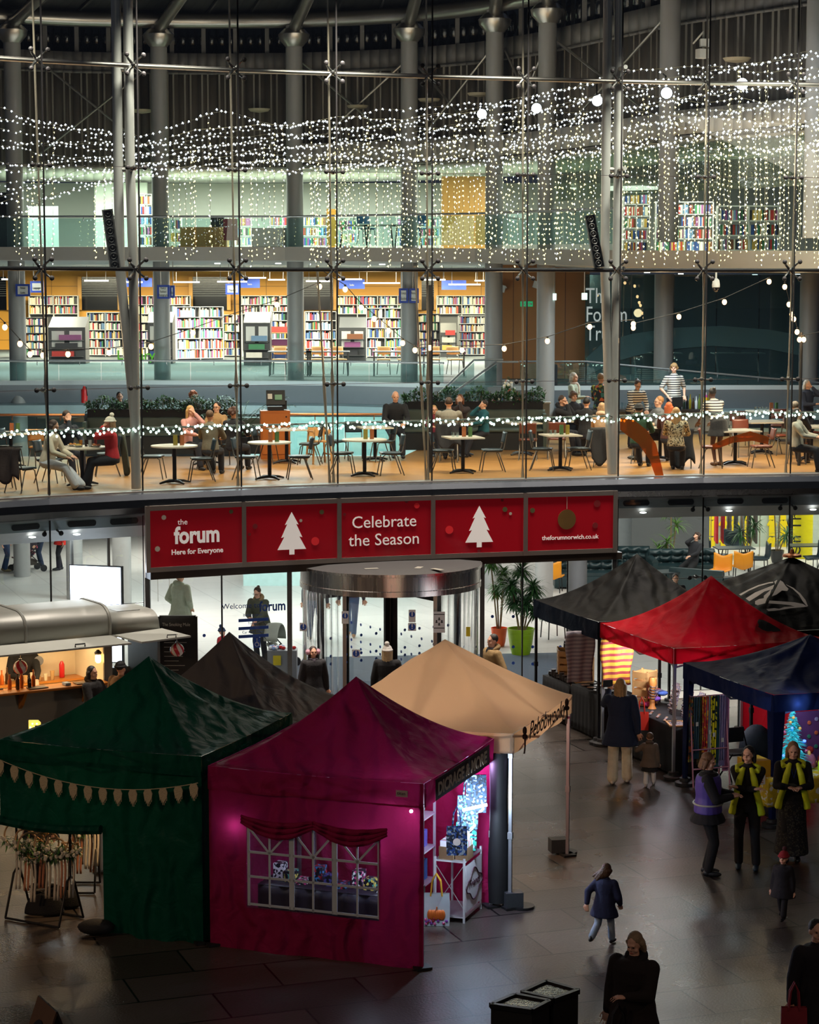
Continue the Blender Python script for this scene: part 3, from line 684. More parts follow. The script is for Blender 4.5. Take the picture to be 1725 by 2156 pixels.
def cane_plant(loc, heads, r, label, pot=None, seed=1, n=56, lm=None, cat='plant'):
    rr = random.Random(seed); t = thing('potted_palm', label, cat, loc); z0 = 0
    if pot:
        pr, ph, pc = pot; MB().lathe([(pr * .62, 0), (pr * .8, ph * .3), (pr, ph), (pr * .9, ph), (pr * .85, ph * .85), (.01, ph * .85)], (0, 0, 0), 24).build('pot', mat('glazed pot ' + pc, pc, .25, var=.04), t); z0 = ph * .85
    m, lf_ = MB(), MB()
    for x, y, z in heads:
        m.tube([(x * .2, y * .2, z0), (x * .5, y * .5, z0 + (z - z0) * .4), (x, y, z)], .02, 6); rosette(lf_, (x, y, z), r, n, rr)
    m.build('stem', mat('cane stem', '8a7350', .7), t); lf_.build('leaves', lm or LEAF, t, smooth=False); return t
p = G(1097, 1380); cane_plant(p, [(.0, 0, 1.95), (.28, .1, 1.55), (-.22, -.1, 1.6), (.1, -.1, 1.2), (-.15, .1, 1.25), (.35, 0, 1.1)], .42, 'bushy palm in a lime green pot beside the revolving door', (.31, .62, '9dc41c'), 3, 150, LEAF)
p = G(1051, 1362); cane_plant(p, [(-.2, 0, 2.0), (.1, 0, 1.75), (-.05, .1, 1.35), (.12, -.1, 1.55)], .36, 'tall palm with pale stems in an orange pot by the revolving door', (.19, .45, 'ef5a1c'), 5, 110, LEAF2)
p = G(1412, 1212); cane_plant(p, [(0, 0, 1.95), (.16, .1, 1.45), (-.12, -.05, 1.0), (-.35, 0, .75)], .5, 'palm with pale green top before the grey shop wall', (.2, .4, '3a3a3a'), 7, 40, mat('bright leaf', '6f9a48', .5, var=.35, scale=12))
p = G(1574, 1192); cane_plant(p, [(-.3, 0, 2.2), (0, .1, 1.8), (.2, .1, 1.2), (-.2, 0, 1.0)], .55, 'dark palm standing left of its twin in front of the yellow shirts', (.22, .4, '2c2c2c'), 8, 44, LEAF)
p = G(1636, 1186); cane_plant(p, [(.1, 0, 2.3), (-.1, .1, 1.9), (.25, -.1, .9)], .6, 'dark palm standing right of its twin in front of the yellow shirts', (.22, .4, '2c2c2c'), 9, 50, LEAF)
# ------------------------------------------------------------------ lobby contents
c = thing('column_9', None, None, G(258, 1290), kind='structure'); MB().cyl((0, 0, 0), .24, 3.86, 20).build('shaft', CLM, c)
c = thing('column_10', None, None, G(158, 1262), kind='structure'); MB().cyl((0, 0, 0), .22, 3.86, 20).build('shaft', CLM, c)
c = thing('column_11', None, None, G(1215, 1388), kind='structure'); MB().cyl((0, 0, 0), .21, 3.86, 20).build('shaft', CLM, c)
YS = 41.0; a, b = P(149, 1390, YS), P(256, 1193, YS - .35)
sc_ = thing('display_screen', 'bright blank portrait screen hung on two poles behind the van', 'screen', (a.x, a.y, a.z))
ax = (V((b.x, b.y, 0)) - V((a.x, a.y, 0))).normalized(); an = V((ax.y, -ax.x, 0)); Wd = (V((b.x, b.y, 0)) - V((a.x, a.y, 0))).length; Hh = b.z - a.z
MB().prism([a, a + ax * Wd, a + ax * Wd + V((0, 0, Hh)), a + V((0, 0, Hh))], -an * .08).build('casing', BLACK, sc_, False, True)
e = a + an * .005 + ax * .02 + V((0, 0, .02)); MB().prism([e, e + ax * (Wd - .04), e + ax * (Wd - .04) + V((0, 0, Hh - .04)), e + V((0, 0, Hh - .04))], an * .004).build('screen', mat('lit screen', 'eef2ff', .3, emit=7, ecol='e4ecff', var=0), sc_, False, True)
m = MB()
for u in (.04, .74):
    q = a + ax * Wd * u - an * .04 + V((0, 0, Hh)); m.tube([q, q + V((0, 0, FZ - .35 - q.z))], .03, 8); m.tube([q + V((0, 0, .55)), q + V((0, 0, .75))], .05, 8)
m.build('hanging_pole', GREYS, sc_, True, True)
l_ = lamp('AREA', (a.x + .4, a.y - .1, a.z + 1.0), 35, (.85, .9, 1), .8, (PI / 2, 0, 0), 1.4)
SOFA = mat('dark green buttoned leather', '1f3438', .35, var=.15)
def sofa(loc, rz, L, label):
    t = thing('tufted_sofa', label, 'sofa', loc, rz)
    m = MB(); m.box((0, 0, .22), (L, .75, .28)); m.box((0, -.02, .4), (L - .2, .6, .12)); m.build('seat', SOFA, t, sub=0)
    m = MB().grid(lambda u, v: V((-L / 2 + L * u, .36 - .10 * abs(math.sin(u * PI * L * 3)) * abs(math.sin(v * PI * 3)) - .05 * v, .3 + .55 * v)), int(L * 24), 18); m.box((0, .40, .5), (L, .1, .7)); m.build('backrest', SOFA, t, thick=.02)
    for s_ in (-1, 1): MB().tube([(s_ * (L / 2 - .06), -.34, .56), (s_ * (L / 2 - .06), .36, .62)], .09, 10).box((s_ * (L / 2 - .06), 0, .3), (.14, .72, .5)).build('armrest', SOFA, t)
    for x in (-1, 1):
        for y in (-1, 1): MB().cyl((x * (L / 2 - .1), y * .3, 0), .03, .1, 8).build('foot', BLACK, t)
    return t
sofa(G(1440, 1222), .1, 1.9, 'dark buttoned sofa below the palm behind the red gazebo peak'); sofa(G(1478, 1262), 2.6, 1.5, 'low dark sofa with its back to the square behind the black parasol'); sofa(G(1240, 1238), 0, 1.9, 'long dark buttoned sofa behind the black gazebo, beside the round column'); sofa(G(1322, 1216), 0, 1.3, 'short dark buttoned sofa behind the black gazebo peak')
ORG = mat('orange moulded seat', 'e8930f', .4, var=.05)
def tub_chair(loc, rz, label, m_=ORG):
    t = thing('lounge_chair', label, 'chair', loc, rz)
    m = MB().grid(lambda u, v: V((-.27 + .54 * u, -.25 + .5 * min(1, v * 1.9) + .06 * max(0, v - .5), .43 + .04 * math.cos(u * 2 * PI) + max(0, v - .5) * .9)), 8, 12); m.build('seat_shell', m_, t, thick=.03)
    for x in (-.22, .22):
        for y in (-.2, .22): MB().tube([(x * .9, y * .9, .43), (x, y, 0)], .014, 6).build('leg', BLACK, t)
    return t
def lobby_table(loc, rz, label):
    t = thing('lobby_table', label, 'table', loc, rz); MB().box((0, 0, .73), (1.1, .7, .03)).build('table_top', mat('dark table top', '3a4246', .35), t, smooth=False)
    for x in (-.4, .4):
        m = MB(); m.tube([(x, -.28, 0), (x, .28, .7)], .018, 6); m.tube([(x, .28, 0), (x, -.28, .7)], .018, 6); m.build('trestle', BLACK, t)
    return t
tub_chair(G(1165, 1248), 2.9, 'orange lounge chair beside the pale round column, back to the square'); tub_chair(G(1515, 1236), -.5, 'orange chair behind the red gazebo peak, turned sideways'); tub_chair(G(1562, 1226), PI, 'orange chair tucked at the dark table near the shirts')
DTEAL = mat('dark teal seat', '1d3036', .45)
tub_chair(G(1514, 1202), 1.5, 'dark teal chair at the left end of the lobby table', DTEAL); tub_chair(G(1598, 1208), -1.5, 'dark teal chair at the right end of the lobby table', DTEAL); tub_chair(G(1545, 1178), 0, 'dark teal chair on the far side of the lobby table', DTEAL); tub_chair(G(1716, 1206), -1.2, 'dark teal chair at the right edge beside the yellow column', DTEAL)
lobby_table(G(1545, 1206), .1, 'dark lobby table on crossed legs near the yellow shirts'); lobby_table(G(1700, 1200), .1, 'dark lobby table at the right edge under the yellow column'); lobby_table(G(1380, 1262), .3, 'low table with cups beside the lounging person')
tub_chair(G(1165, 1345), .4, 'dark stool-like chair left of the black gazebo leg', DTEAL)
# shop behind
GW = mat('grey shop wall', '7d7f80', .6, var=.04)
struct(MB().bb((6.6, 63.0, 0), (8.9, 63.2, 3.7)).build('partition', GW, smooth=False)); struct(MB().bb((5.6, 63.3, 0), (6.7, 63.5, 3.7)).build('partition', mat('light grey shop wall', '9da1a3', .6), smooth=False))
struct(MB().bb((8.9, 67.5, 0), (22, 67.7, 3.8)).build('wall_shop', mat('green white shop wall', 'b9c6b6', .6), smooth=False))
SHY = mat('yellow football shirt', 'f0d400', .7, var=.06)
def shirt(px, py, Y, h, m_, label, group=None, slim=.62):
    c = P(px, py, Y); wv = h * slim / 2
    o = [(-.5, 1), (-.18, 1), (0, .94), (.18, 1), (.5, 1), (1, .72), (.78, .6), (.58, .72), (.58, 0), (-.58, 0), (-.58, .72), (-.78, .6), (-1, .72)]
    m = MB().prism([c + V((x * wv, 0, (z - .5) * h)) for x, z in o], (0, .05, 0)); return tag(m.build('shirt', m_, smooth=False), label, 'shirt', group)
k = 0
for r_, y in enumerate((1078, 1112, 1147)):
    for x in (1500, 1524, 1548, 1572, 1626, 1650):
        shirt(x, y, 67.42, .50, SHY, 'yellow football shirt hanging on the shop wall, %s row, %s from the left' % (('top', 'middle', 'bottom')[r_], ORD[k % 6]), 'yellow shirts on the shop wall'); k += 1
rl = thing('garment_rail', 'chrome garment rail of coats in front of the yellow shirts', 'clothes rail', G(1548, 1172)); m = MB()
m.tube([(-.75, 0, 0), (-.75, 0, 1.5), (.75, 0, 1.5), (.75, 0, 0)], .015, 6); m.build('rail', STEEL, rl)
for x in (-.75, .75): MB().tube([(x, -.25, .03), (x, .25, .03)], .02, 6).build('foot', STEEL, rl)
RY = rl.location.y
for i, cc in enumerate(('c22028', 'b81c24', '6a5c58', '4a4c52', '8a8784', '2c2c30', '5e5552')):
    q = rl.location + V((-.62 + i * .2, 0, 1.48)); m = MB(); m.prism([q + V((0, y, z)) for y, z in ((-.05, 0), (.05, 0), (.24, -.12), (.27, -1.0), (-.27, -1.05), (-.24, -.12))], (.06, 0, 0))
    tag(m.build('coat', mat('coat ' + cc, cc, .8), smooth=False), '%s coat on the garment rail, %s from the left' % (('red', 'red', 'brown', 'slate', 'grey', 'black', 'taupe')[i], ORD[i]), 'coat')
c = thing('column_12', None, None, G(1690, 1176), kind='structure'); MB().cyl((0, 0, 0), .3, 3.8, 24).build('shaft', mat('yellow column wrap', 'e6d800', .5), c)
textobj('On The Stall', .5, c.location + V((-.12, -.32, .1)), (0, 0, 1), (-1, 0, 0), mat('black vinyl', '141414', .5), c, .01)
o = shirt(1672, 1118, 67.42, 1.1, BLACK, 'long black coat hanging left of the yellow column', None, .4)
# chalkboard behind the van
YB = 38.6; a, b = P(337, 1405, YB), P(412, 1302, YB)
cb = thing('chalkboard', 'tall black chalkboard menu standing between the van and the entrance', 'sign', (a.x, YB, 0))
MB().bb((a.x, YB, .05), (b.x, YB + .05, b.z)).build('board', mat('chalkboard', '17181a', .7, var=.2), cb, False, True)
m = MB(); 
for x in (a.x, b.x): m.bb((x - .03, YB - .01, 0), (x + .03, YB + .06, b.z + .03))
m.bb((a.x, YB - .01, b.z), (b.x, YB + .06, b.z + .05)); m.build('frame', DARKM, cb, False, True)
CHALK = mat('chalk', 'a8a8a0', .9)
textobj('The Smoking Mule', .085, (a.x + .05, YB - .006, b.z - .14), (1, 0, 0), (0, 0, 1), CHALK, cb, .002, sx=.8)
m = MB()
for k in range(9): m.bb((a.x + .08, YB - .006, b.z - .28 - k * .085), (a.x + .08 + R.uniform(.25, .5), YB - .003, b.z - .272 - k * .085))
m.build('chalk_lines', CHALK, cb, False, True)
# red poster board on legs, recycling unit, stroller
pb = thing('poster_stand', 'red poster on a thin stand behind the person in the green padded coat', 'sign', G(345, 1268)); MB().box((0, 0, 1.5), (.42, .03, .45)).build('poster', mat('red poster', 'b02a2c', .6), pb, smooth=False); MB().tube([(-.15, 0, 1.3), (-.15, 0, 0)], .01, 6).tube([(.15, 0, 1.3), (.15, 0, 0)], .01, 6).build('stand', STEEL, pb)
textobj('Classic football', .055, (pb.location.x - .19, pb.location.y - .02, 1.58), (1, 0, 0), (0, 0, 1), VWHITE, pb, .002, sx=.85); textobj('Signed programmes', .055, (pb.location.x - .19, pb.location.y - .02, 1.44), (1, 0, 0), (0, 0, 1), VWHITE, pb, .002, sx=.75)
# ------------------------------------------------------------------ gazebos
E2, E1 = V((.34, .94, 0)).normalized(), V((-.94, .34, 0)).normalized()      # left group: into depth, along the front
Q2, Q1 = V((-.34, .94, 0)).normalized(), V((.94, .34, 0)).normalized()      # right group
LEGM = mat('galvanised leg', 'b0b4b8', .35, .8, var=.05)
def gazebo(label, c0, ex, ey, size, eave, apexz, val, cm, legs=(0, 1, 2, 3), p=1.55, legm=None, feet=(0, 1, 2, 3), valm=None, cat='gazebo', foot='plate'):
    C = [V(c0), V(c0) + ex * size, V(c0) + ex * size + ey * size, V(c0) + ey * size]; ctr = (C[0] + C[2]) / 2
    t = thing('gazebo', label, cat, (ctr.x, ctr.y, 0)); n, k = 24, 20
    t['corners'] = 0; del t['corners']
    def roof(a, b):
        A, B, T = V((*a.xy, eave)), V((*b.xy, eave)), V((*ctr.xy, apexz)); nrm = ((a + b) / 2 - ctr).normalized()
        def fn(u, v):
            q = A.lerp(B, u).lerp(T, v); q.z = eave + (apexz - eave) * v ** p
            s_ = math.sin(PI * u) * math.sin(PI * v)
            q.z += .05 * s_ * (1 - 2 * abs(u - .5)) - .035 * math.sin(2 * PI * u) ** 2 * math.sin(PI * v)
            q.z += .012 * math.sin(u * 37 + v * 11) * s_ * (1 - v) + .018 * math.sin(u * 16 + 3 * math.sin(v * 5)) * s_
            q.z -= .02 * math.sin(PI * u) * (1 - v) ** 4
            return q
        return fn
    m = MB()
    for i in range(4): m.grid(roof(C[i], C[(i + 1) % 4]), n, k)
    bm_ = m; cn = m.build('canopy', cm, t, True, True, ang=.5)
    w_ = cn.modifiers.new('w', 'WELD'); w_.merge_threshold = .002
    m = MB()
    for i in range(4):
        a, b = C[i], C[(i + 1) % 4]; nrm = ((a + b) / 2 - ctr).normalized()
        def fn(u, v, a=a, b=b, nrm=nrm):
            q = a.lerp(b, u); z = eave - val * v - .02 * math.sin(PI * u) * (1 - v) - .012 * math.sin(PI * 2 * u) ** 2 * v
            return V((q.x, q.y, z)) + nrm * (.01 + .012 * v * math.sin(u * 19 + i))
        m.grid(fn, 24, 4)
    m.build('valance', valm or cm, cn, True, True)
    lm = legm or LEGM
    for i in legs:
        d_ = (ctr - C[i]).normalized(); q = C[i] + d_ * .05; m = MB()
        m.box((q.x, q.y, eave / 2), (.045, .045, eave - .04), math.atan2(ex.y, ex.x)); m.box((q.x, q.y, .55), (.036, .036, 1.1), math.atan2(ex.y, ex.x)); m.box((q.x, q.y, 1.0), (.065, .065, .09), math.atan2(ex.y, ex.x)); m.box((q.x, q.y, eave - .3), (.06, .06, .07), math.atan2(ex.y, ex.x))
        lg = m.build('leg', lm, t, False, True)
        if i in feet:
            f = MB().box((q.x, q.y, .02), (.2, .2, .03), .4)
            if foot == 'disc': f.lathe([(.17, 0), (.17, .05), (.10, .07), (.09, .12)], (q.x, q.y, .005), 16)
            f.build('foot_plate', BLACK, lg, True, True)
    m = MB()
    for i in range(4):
        a, b = C[i], C[(i + 1) % 4]; za, zb_ = eave - .06, eave - .34
        for s0, s1 in ((0, .5), (.5, 1)):
            ii = (ctr - (a + b) / 2).normalized() * .08; A, B = a.lerp(b, .03 + s0 * .94) + ii, a.lerp(b, .03 + s1 * .94) + ii
            m.bar(V((*A.xy, za)), V((*B.xy, zb_)), .02, .03); m.bar(V((*A.xy, zb_)), V((*B.xy, za)), .02, .03)
    m.bar(V((*ctr.xy, apexz - 1.0)), V((*ctr.xy, apexz - .03)), .04, .04)
    for i in range(4): m.bar(V((*C[i].lerp(C[(i + 1) % 4], .5).xy, eave - .2)), V((*ctr.xy, apexz - .95)), .02, .03)
    m.build('truss', lm, t, False, True)
    return t, C, ctr, roof
def cloth_wall(name, t, a, b, z0, z1, m_, hole=None, wave=.03, seed=0, n=40, k=30, off=0.0, parent=None):
    d = (V(b) - V(a)); d.z = 0; nr = V((d.y, -d.x, 0)).normalized(); m = MB()
    def fn(u, v):
        q = V(a).lerp(V(b), u); zz = z0 + (z1 - z0) * v
        w_ = wave * (1.2 - v) * (math.sin(u * 23 + seed + v * 2) * .5 + math.sin(u * 9 + seed * 2 - v * 3) * .6) + wave * .8 * math.sin(v * 3 + u * 5 + seed)
        return V((q.x, q.y, zz)) + nr * (w_ * min(1, 6 * u, 6 * (1 - u)) + off)
    vs = [fn(i / n, j / k) for j in range(k + 1) for i in range(n + 1)]
    fs = []
    for j in range(k):
        for i in range(n):
            if hole and hole[0] <= (i + .5) / n <= hole[1] and hole[2] <= (j + .5) / k <= hole[3]: continue
            fs.append((j * (n + 1) + i, j * (n + 1) + i + 1, (j + 1) * (n + 1) + i + 1, (j + 1) * (n + 1) + i))
    m.add(vs, fs); o = m.build(name, m_, parent or t, True, True); return o, fn
# --- pink
PINK = fabric('pink canopy cloth', '8a1a48', .16, .6, .9)
N0 = G(892, 2042); PS = 2.86
pz = P(890, 1650, N0.y).z; ctr_ = N0 + (E1 + E2) * PS / 2
pk, PC, pctr, proof = gazebo('pink gazebo with a clear paned window in its front wall', N0, E1, E2, PS, pz, P(750, 1424, ctr_.y).z, .30, PINK)
we = pz - .29
wall_, wfn = cloth_wall('front_wall', pk, PC[0], PC[1], .0, we, PINK, (.195, .815, .285, .80), .03, 2, 40, 40)
cloth_wall('side_wall', pk, PC[1], PC[2], .02, we, PINK, None, .03, 5, 24, 12)
cloth_wall('back_wall', pk, PC[2], PC[3], .02, we, PINK, None, .02, 1, 24, 12)
WG = glass('clear window film', (.9, .95, 1), .06, .02); WBAR = mat('white window tape', 'b8c4d0', .4, var=.05)
wz0, wz1 = we * .285, we * .80
at = lambda u, z: PC[0].lerp(PC[1], u) + V((0, 0, z)) + (PC[0] - PC[3]).normalized() * .012
nn = (PC[0] - PC[3]).normalized()
win = MB().prism([at(.19, wz0 - .03), at(.82, wz0 - .03), at(.82, wz1 + .02), at(.19, wz1 + .02)], -nn * .004).build('window_overlay', WG, wall_, False, True)
m = MB(); W3 = [.195, .405, .605, .815]
for i in range(3):
    a, b = W3[i] + .006, W3[i + 1] - .006
    for u in (a, b): m.bar(at(u, wz0), at(u, wz1), .035, .006, 0, nn)
    m.bar(at((a + b) / 2, wz0), at((a + b) / 2, wz1), .026, .006, 0, nn)
    for v in (0.02, .36, .66): m.bar(at(a, wz0 + (wz1 - wz0) * v), at(b, wz0 + (wz1 - wz0) * v), .006, .03, 0)
    c, zc = (a + b) / 2, wz0 + (wz1 - wz0) * .66
    for u in (a, b): m.bar(at(c, zc), at(u, zc + (wz1 - wz0) * .30), .026, .006, 0, nn)
m.build('window_bars', WBAR, win, False, True)
m = MB()
for j in range(2):
    ua, ub = (.16, .5) if j == 0 else (.5, .84)
    for L in range(3):
        m.tube([at(ua + (ub - ua) * q / 12, wz1 + .03 + L * .035 - .13 * math.sin(PI * q / 12) * (1.2 - L * .3)) + nn * (.03 + .01 * math.sin(q * 2.3 + L)) for q in range(13)], [.018 + .022 * math.sin(PI * min(1, max(0, q / 12))) for q in range(13)], 8)
m.build('rolled_blind', PINK, wall_, True, True)
bl = at(.095, pz - .14) + nn * .012; dx = (PC[0] - PC[1]).normalized()
lb = MB().prism([bl - dx * .075 - V((0, 0, .04)), bl + dx * .075 - V((0, 0, .04)), bl + dx * .075 + V((0, 0, .04)), bl - dx * .075 + V((0, 0, .04))], nn * .004).build('maker_label', mat('grey cloth label', 'a8989a', .8), pk, False, True)
textobj('titan', .06, bl - dx * .06 - V((0, 0, .016)) + nn * .006, dx, (0, 0, 1), BLACK, lb, .001)
# banner on the open side
BAN = mat('dark banner cloth', '2a1512', .8, var=.1); BTX = mat('cream banner lettering', 'b09a7c', .6, var=.1)
bo = (PC[3] - PC[0]).normalized(); bn = (PC[0] - PC[1]).normalized()
b0 = PC[0] + bo * .36 + bn * .035 + V((0, 0, pz - .29)); b1 = PC[0] + bo * 2.5 + bn * .035 + V((0, 0, pz - .29))
bb_ = MB().prism([b0, b1, b1 + V((0, 0, .26)), b0 + V((0, 0, .26))], -bn * .008).build('banner', BAN, pk, False, True)
textobj('DICRAGE & MORE', .215, b0 + bo * .06 + V((0, 0, .055)) + bn * .004, bo, (0, 0, 1), BTX, bb_, .002, bold=.008, sx=1.12)
# interior lamps
def led(p, label, col=(.75, .85, 1), e=14, d=(.3, 0, 0), glow=1.0):
    o = MB().tube([V(p) - V(d) / 2, V(p) + V(d) / 2], .022, 8).build('led_tube', mat('led tube %.1f%.1f%.1f' % (col[0], col[1], glow), col, .3, emit=9 * glow, var=0))
    tag(o, label, 'lamp'); lamp('POINT', V(p) + V((0, 0, -.06)), e, col, .06); return o
inn = (pctr - PC[0]).normalized()
led(PC[0] + inn * .22 + V((0, 0, we - .06)), 'white tube lamp in the top corner of the pink gazebo beside its front leg', e=52, d=E2 * .35)
led(P(1000, 1700, PC[3].y - .9), 'glaring white tube lamp hanging beside the bags in the pink gazebo', col=(.62, .80, 1), e=95, d=(.32, .05, .06))
led(PC[3] + (pctr - PC[3]).normalized() * .3 + V((0, 0, we - .03)), 'violet tube lamp in the far top corner of the pink gazebo', (.72, .45, 1), 45, E1 * .2)
led(at(.24, wz1 - .05) - nn * .15, 'white lamp glowing behind the right end of the pink gazebo window', e=14, d=(.1, .03, 0))
led(at(.88, wz1 + .02) - nn * .14, 'white lamp glowing behind the left end of the pink gazebo front', e=9, d=(.08, .03, 0))
# shelves, table and stock in the pink gazebo
def loc(u, v, z=0): return PC[0] + E1 * u + E2 * v + V((0, 0, z))
ra = math.atan2(E2.y, E2.x)
def box_at(m, u, v, z, sx, sy, sz, mi=0): return m.box(loc(u, v, z + sz / 2), (sy, sx, sz), ra, mi)     # sx along E1, sy along E2
WMET = mat('white metal shelf', 'd8dbe0', .4, var=.03)
tb = thing('display_stand', 'white wire stand with a framed sign panel inside the pink gazebo entrance', 'display stand', loc(.34, 2.33, 0), ra)
def lb_(m, x, y, z, a, b, c, mi=0): return m.box((x, y, z + c / 2), (a, b, c), 0, mi)
m = MB()
for x in (-.35, .35):
    for y in (-.2, .2): lb_(m, x, y, 0, .025, .025, .86)
for z in (.06, .8): lb_(m, 0, 0, z, .7, .42, .02)
m.build('frame', WMET, tb, False)
m = MB()
for s_ in (-1, 1): m.bar((-.36, -.19, .2), (-.36, .19, .76), .008, .008); m.bar((-.36, .19, .2), (-.36, -.19, .76), .008, .008)
m.build('cross_wires', WMET, tb, False)
MB().box((0, -.215, .45), (.66, .012, .62)).build('sign_panel', mat('white card', 'd8d2d8', .7), tb, False)
m = MB(); m.tube([(.30 * math.cos(q) * (1 + .1 * math.cos(4 * q)), -.225, .45 + .17 * math.sin(q) * (1 + .25 * math.cos(4 * q))) for q in [j * PI / 24 for j in range(48)]], .009, 5, closed=True)
m.build('scroll_border', mat('plum ink', '3a1228', .6), tb)
textobj('Friends', .15, (-.2, -.223, .42), (1, 0, 0), (0, 0, 1), mat('plum ink', '3a1228'), tb, .002, world=False, shear=.3)
def card_box(u, v, z, L, w_, h, label, cols, fill=14):
    t = thing('card_box', label, 'box', loc(u, v, z), ra); m = MB()
    lb_(m, 0, 0, 0, L, w_, .012); lb_(m, -L / 2, 0, 0, .01, w_, h); lb_(m, L / 2, 0, 0, .01, w_, h); lb_(m, 0, -w_ / 2, 0, L, .01, h); lb_(m, 0, w_ / 2, 0, L, .01, h)
    m.build('tray', mat('brown carton', '6e5236', .8, var=.1), t, False)
    m = MB()
    for i in range(fill): m.box((-L / 2 + L * (i + .7) / (fill + .6), 0, h * .5 + .05), (.006, w_ * .9, h * .95 + .06), 0, i % len(cols))
    o = m.build('cards', [mat('card ' + c, c, .5) for c in cols], t, False); o['kind'] = 'stuff'
CCOL = ['e8e4ea', '3b7fb8', 'd84a8c', 'e8d060', '4a4a90', '58b0a0', 'f0f0f0', 'b03040']
card_box(.40, 2.14, .82, .26, .19, .17, 'brown carton of bright cards on the front corner of the white stand', CCOL)
card_box(.20, 2.16, .82, .22, .17, .17, 'open carton of pale cards in the middle of the white stand', CCOL[::-1])
card_box(.30, 2.50, .82, .24, .24, .2, 'tall carton of cards at the back end of the white stand', CCOL[2:])
rk = thing('shelf_unit', 'white open shelf unit of craft kits at the back of the pink gazebo', 'shelves', loc(.98, 2.2, 0), ra); m = MB()
for x in (-.5, .5):
    for y in (-.18, .18): lb_(m, x, y, 0, .03, .03, 1.7)
for z in (.35, .8, 1.25, 1.68): lb_(m, 0, 0, z, 1.0, .4, .02)
m.build('frame', WMET, rk, False)
for k in range(10):
    u, z = 1.82 + (k % 5) * .18, (.375, .825, 1.275)[k % 3]
    o = box_at(MB(), .98, u, z, .22, .14, .22 + .05 * (k % 2)).build('craft_kit', mat('kit ' + CCOL[k % 8], CCOL[k % 8], .5, var=.5, scale=22), smooth=False)
    tag(o, '%s craft kit box on the %s shelf of the white unit, %s along' % (('pale', 'blue', 'pink', 'yellow', 'indigo', 'teal', 'white', 'crimson')[k % 8], ('low', 'middle', 'upper')[k % 3], ORD[k % 5]), 'box')
tbl = thing('stall_table', 'long stall table under a dark cloth behind the paned window', 'table', loc(1.5, .62, 0), math.atan2(E1.y, E1.x))
MB().box((0, 0, .73), (1.7, .5, .03)).build('table_top', BLACK, tbl, False)
MB().grid(lambda u, v: V((-.86 + 1.72 * u, .27 + .02 * math.sin(u * 30), .745 - .7 * v)), 40, 6).grid(lambda u, v: V((-.86 + 1.72 * u, -.27 + .54 * v, .748)), 10, 2).build('cloth', mat('dark plum cloth', '1c1222', .5), tbl, thick=.004)
for x in (-.75, .75): MB().box((x, 0, .36), (.04, .4, .72)).build('leg', DARKM, tbl, False)
for k in range(9):
    o = box_at(MB(), .75 + .18 * k, .58 + .06 * (k % 3), .75, .13, .17, .07 + .07 * (k % 3)).build('craft_kit', speckle('kit d%d' % k, (CCOL[(k * 3) % 8], '1c1a26', '2a2c3c', '14121c', CCOL[(k * 5) % 8]), 34, .3), smooth=False)
    tag(o, 'speckled box on the dark table behind the paned window, %s from the right' % ORD[k], 'box')
def tote(p, w_, h, d, m_, label, handles=True, rz=0, hm=None, extra=None):
    t = thing('tote_bag', label, 'bag', p, rz)
    MB().lathe([(.001, 0)], (0, 0, 0), 3)
    b = MB(); b.grid(lambda u, v: V(((u - .5) * w_ * (1 + .05 * math.sin(v * 3)), -d / 2 * (1 - .5 * v), v * h)), 6, 6); b.grid(lambda u, v: V(((.5 - u) * w_, d / 2 * (1 - .5 * v), v * h)), 6, 6); b.grid(lambda u, v: V((-w_ / 2, d / 2 * (1 - .5 * v) * (1 - 2 * u), v * h)), 2, 6); b.grid(lambda u, v: V((w_ / 2, -d / 2 * (1 - .5 * v) * (1 - 2 * u), v * h)), 2, 6); b.box((0, 0, .005), (w_, d, .008))
    o = b.build('body', m_, t)
    if extra: extra(t, o)
    if handles:
        for y in (-d / 4, d / 4): MB().tube([(-w_ * .22, y, h - .03), (-w_ * .16, y, h + .17), (0, y, h + .26), (w_ * .16, y, h + .17), (w_ * .22, y, h - .03)], .012, 6).build('handle', hm or m_, t)
    return t
def pumpkin(t, o):
    m = MB()
    for k in range(7): m.ball(((k - 3) * .028, -.065, .15), (.035, .02, .07), 8, 6)
    m.tube([(0, -.07, .21), (.01, -.07, .26)], .008, 6); m.build('pumpkin_picture', mat('pumpkin orange', 'c8641e', .5, var=.2), o)
    m = MB()
    for k in range(14): m.ball((R.uniform(-.15, .15), -.075, R.uniform(.03, .1)), (.02, .008, .02), 6, 4, k % 3)
    m.build('flower_picture', [mat('petal ' + c, c, .6) for c in ('d86aa8', '7a3aa0', '8c2030')], o)
tote(loc(.46, 1.80, 0), .34, .42, .12, mat('pale printed tote', 'b4c4cc', .7, var=.2, scale=6), 'printed tote bag with an orange pumpkin leaning on the white stand', True, -.05, mat('mustard strap', 'c09020', .7), pumpkin)
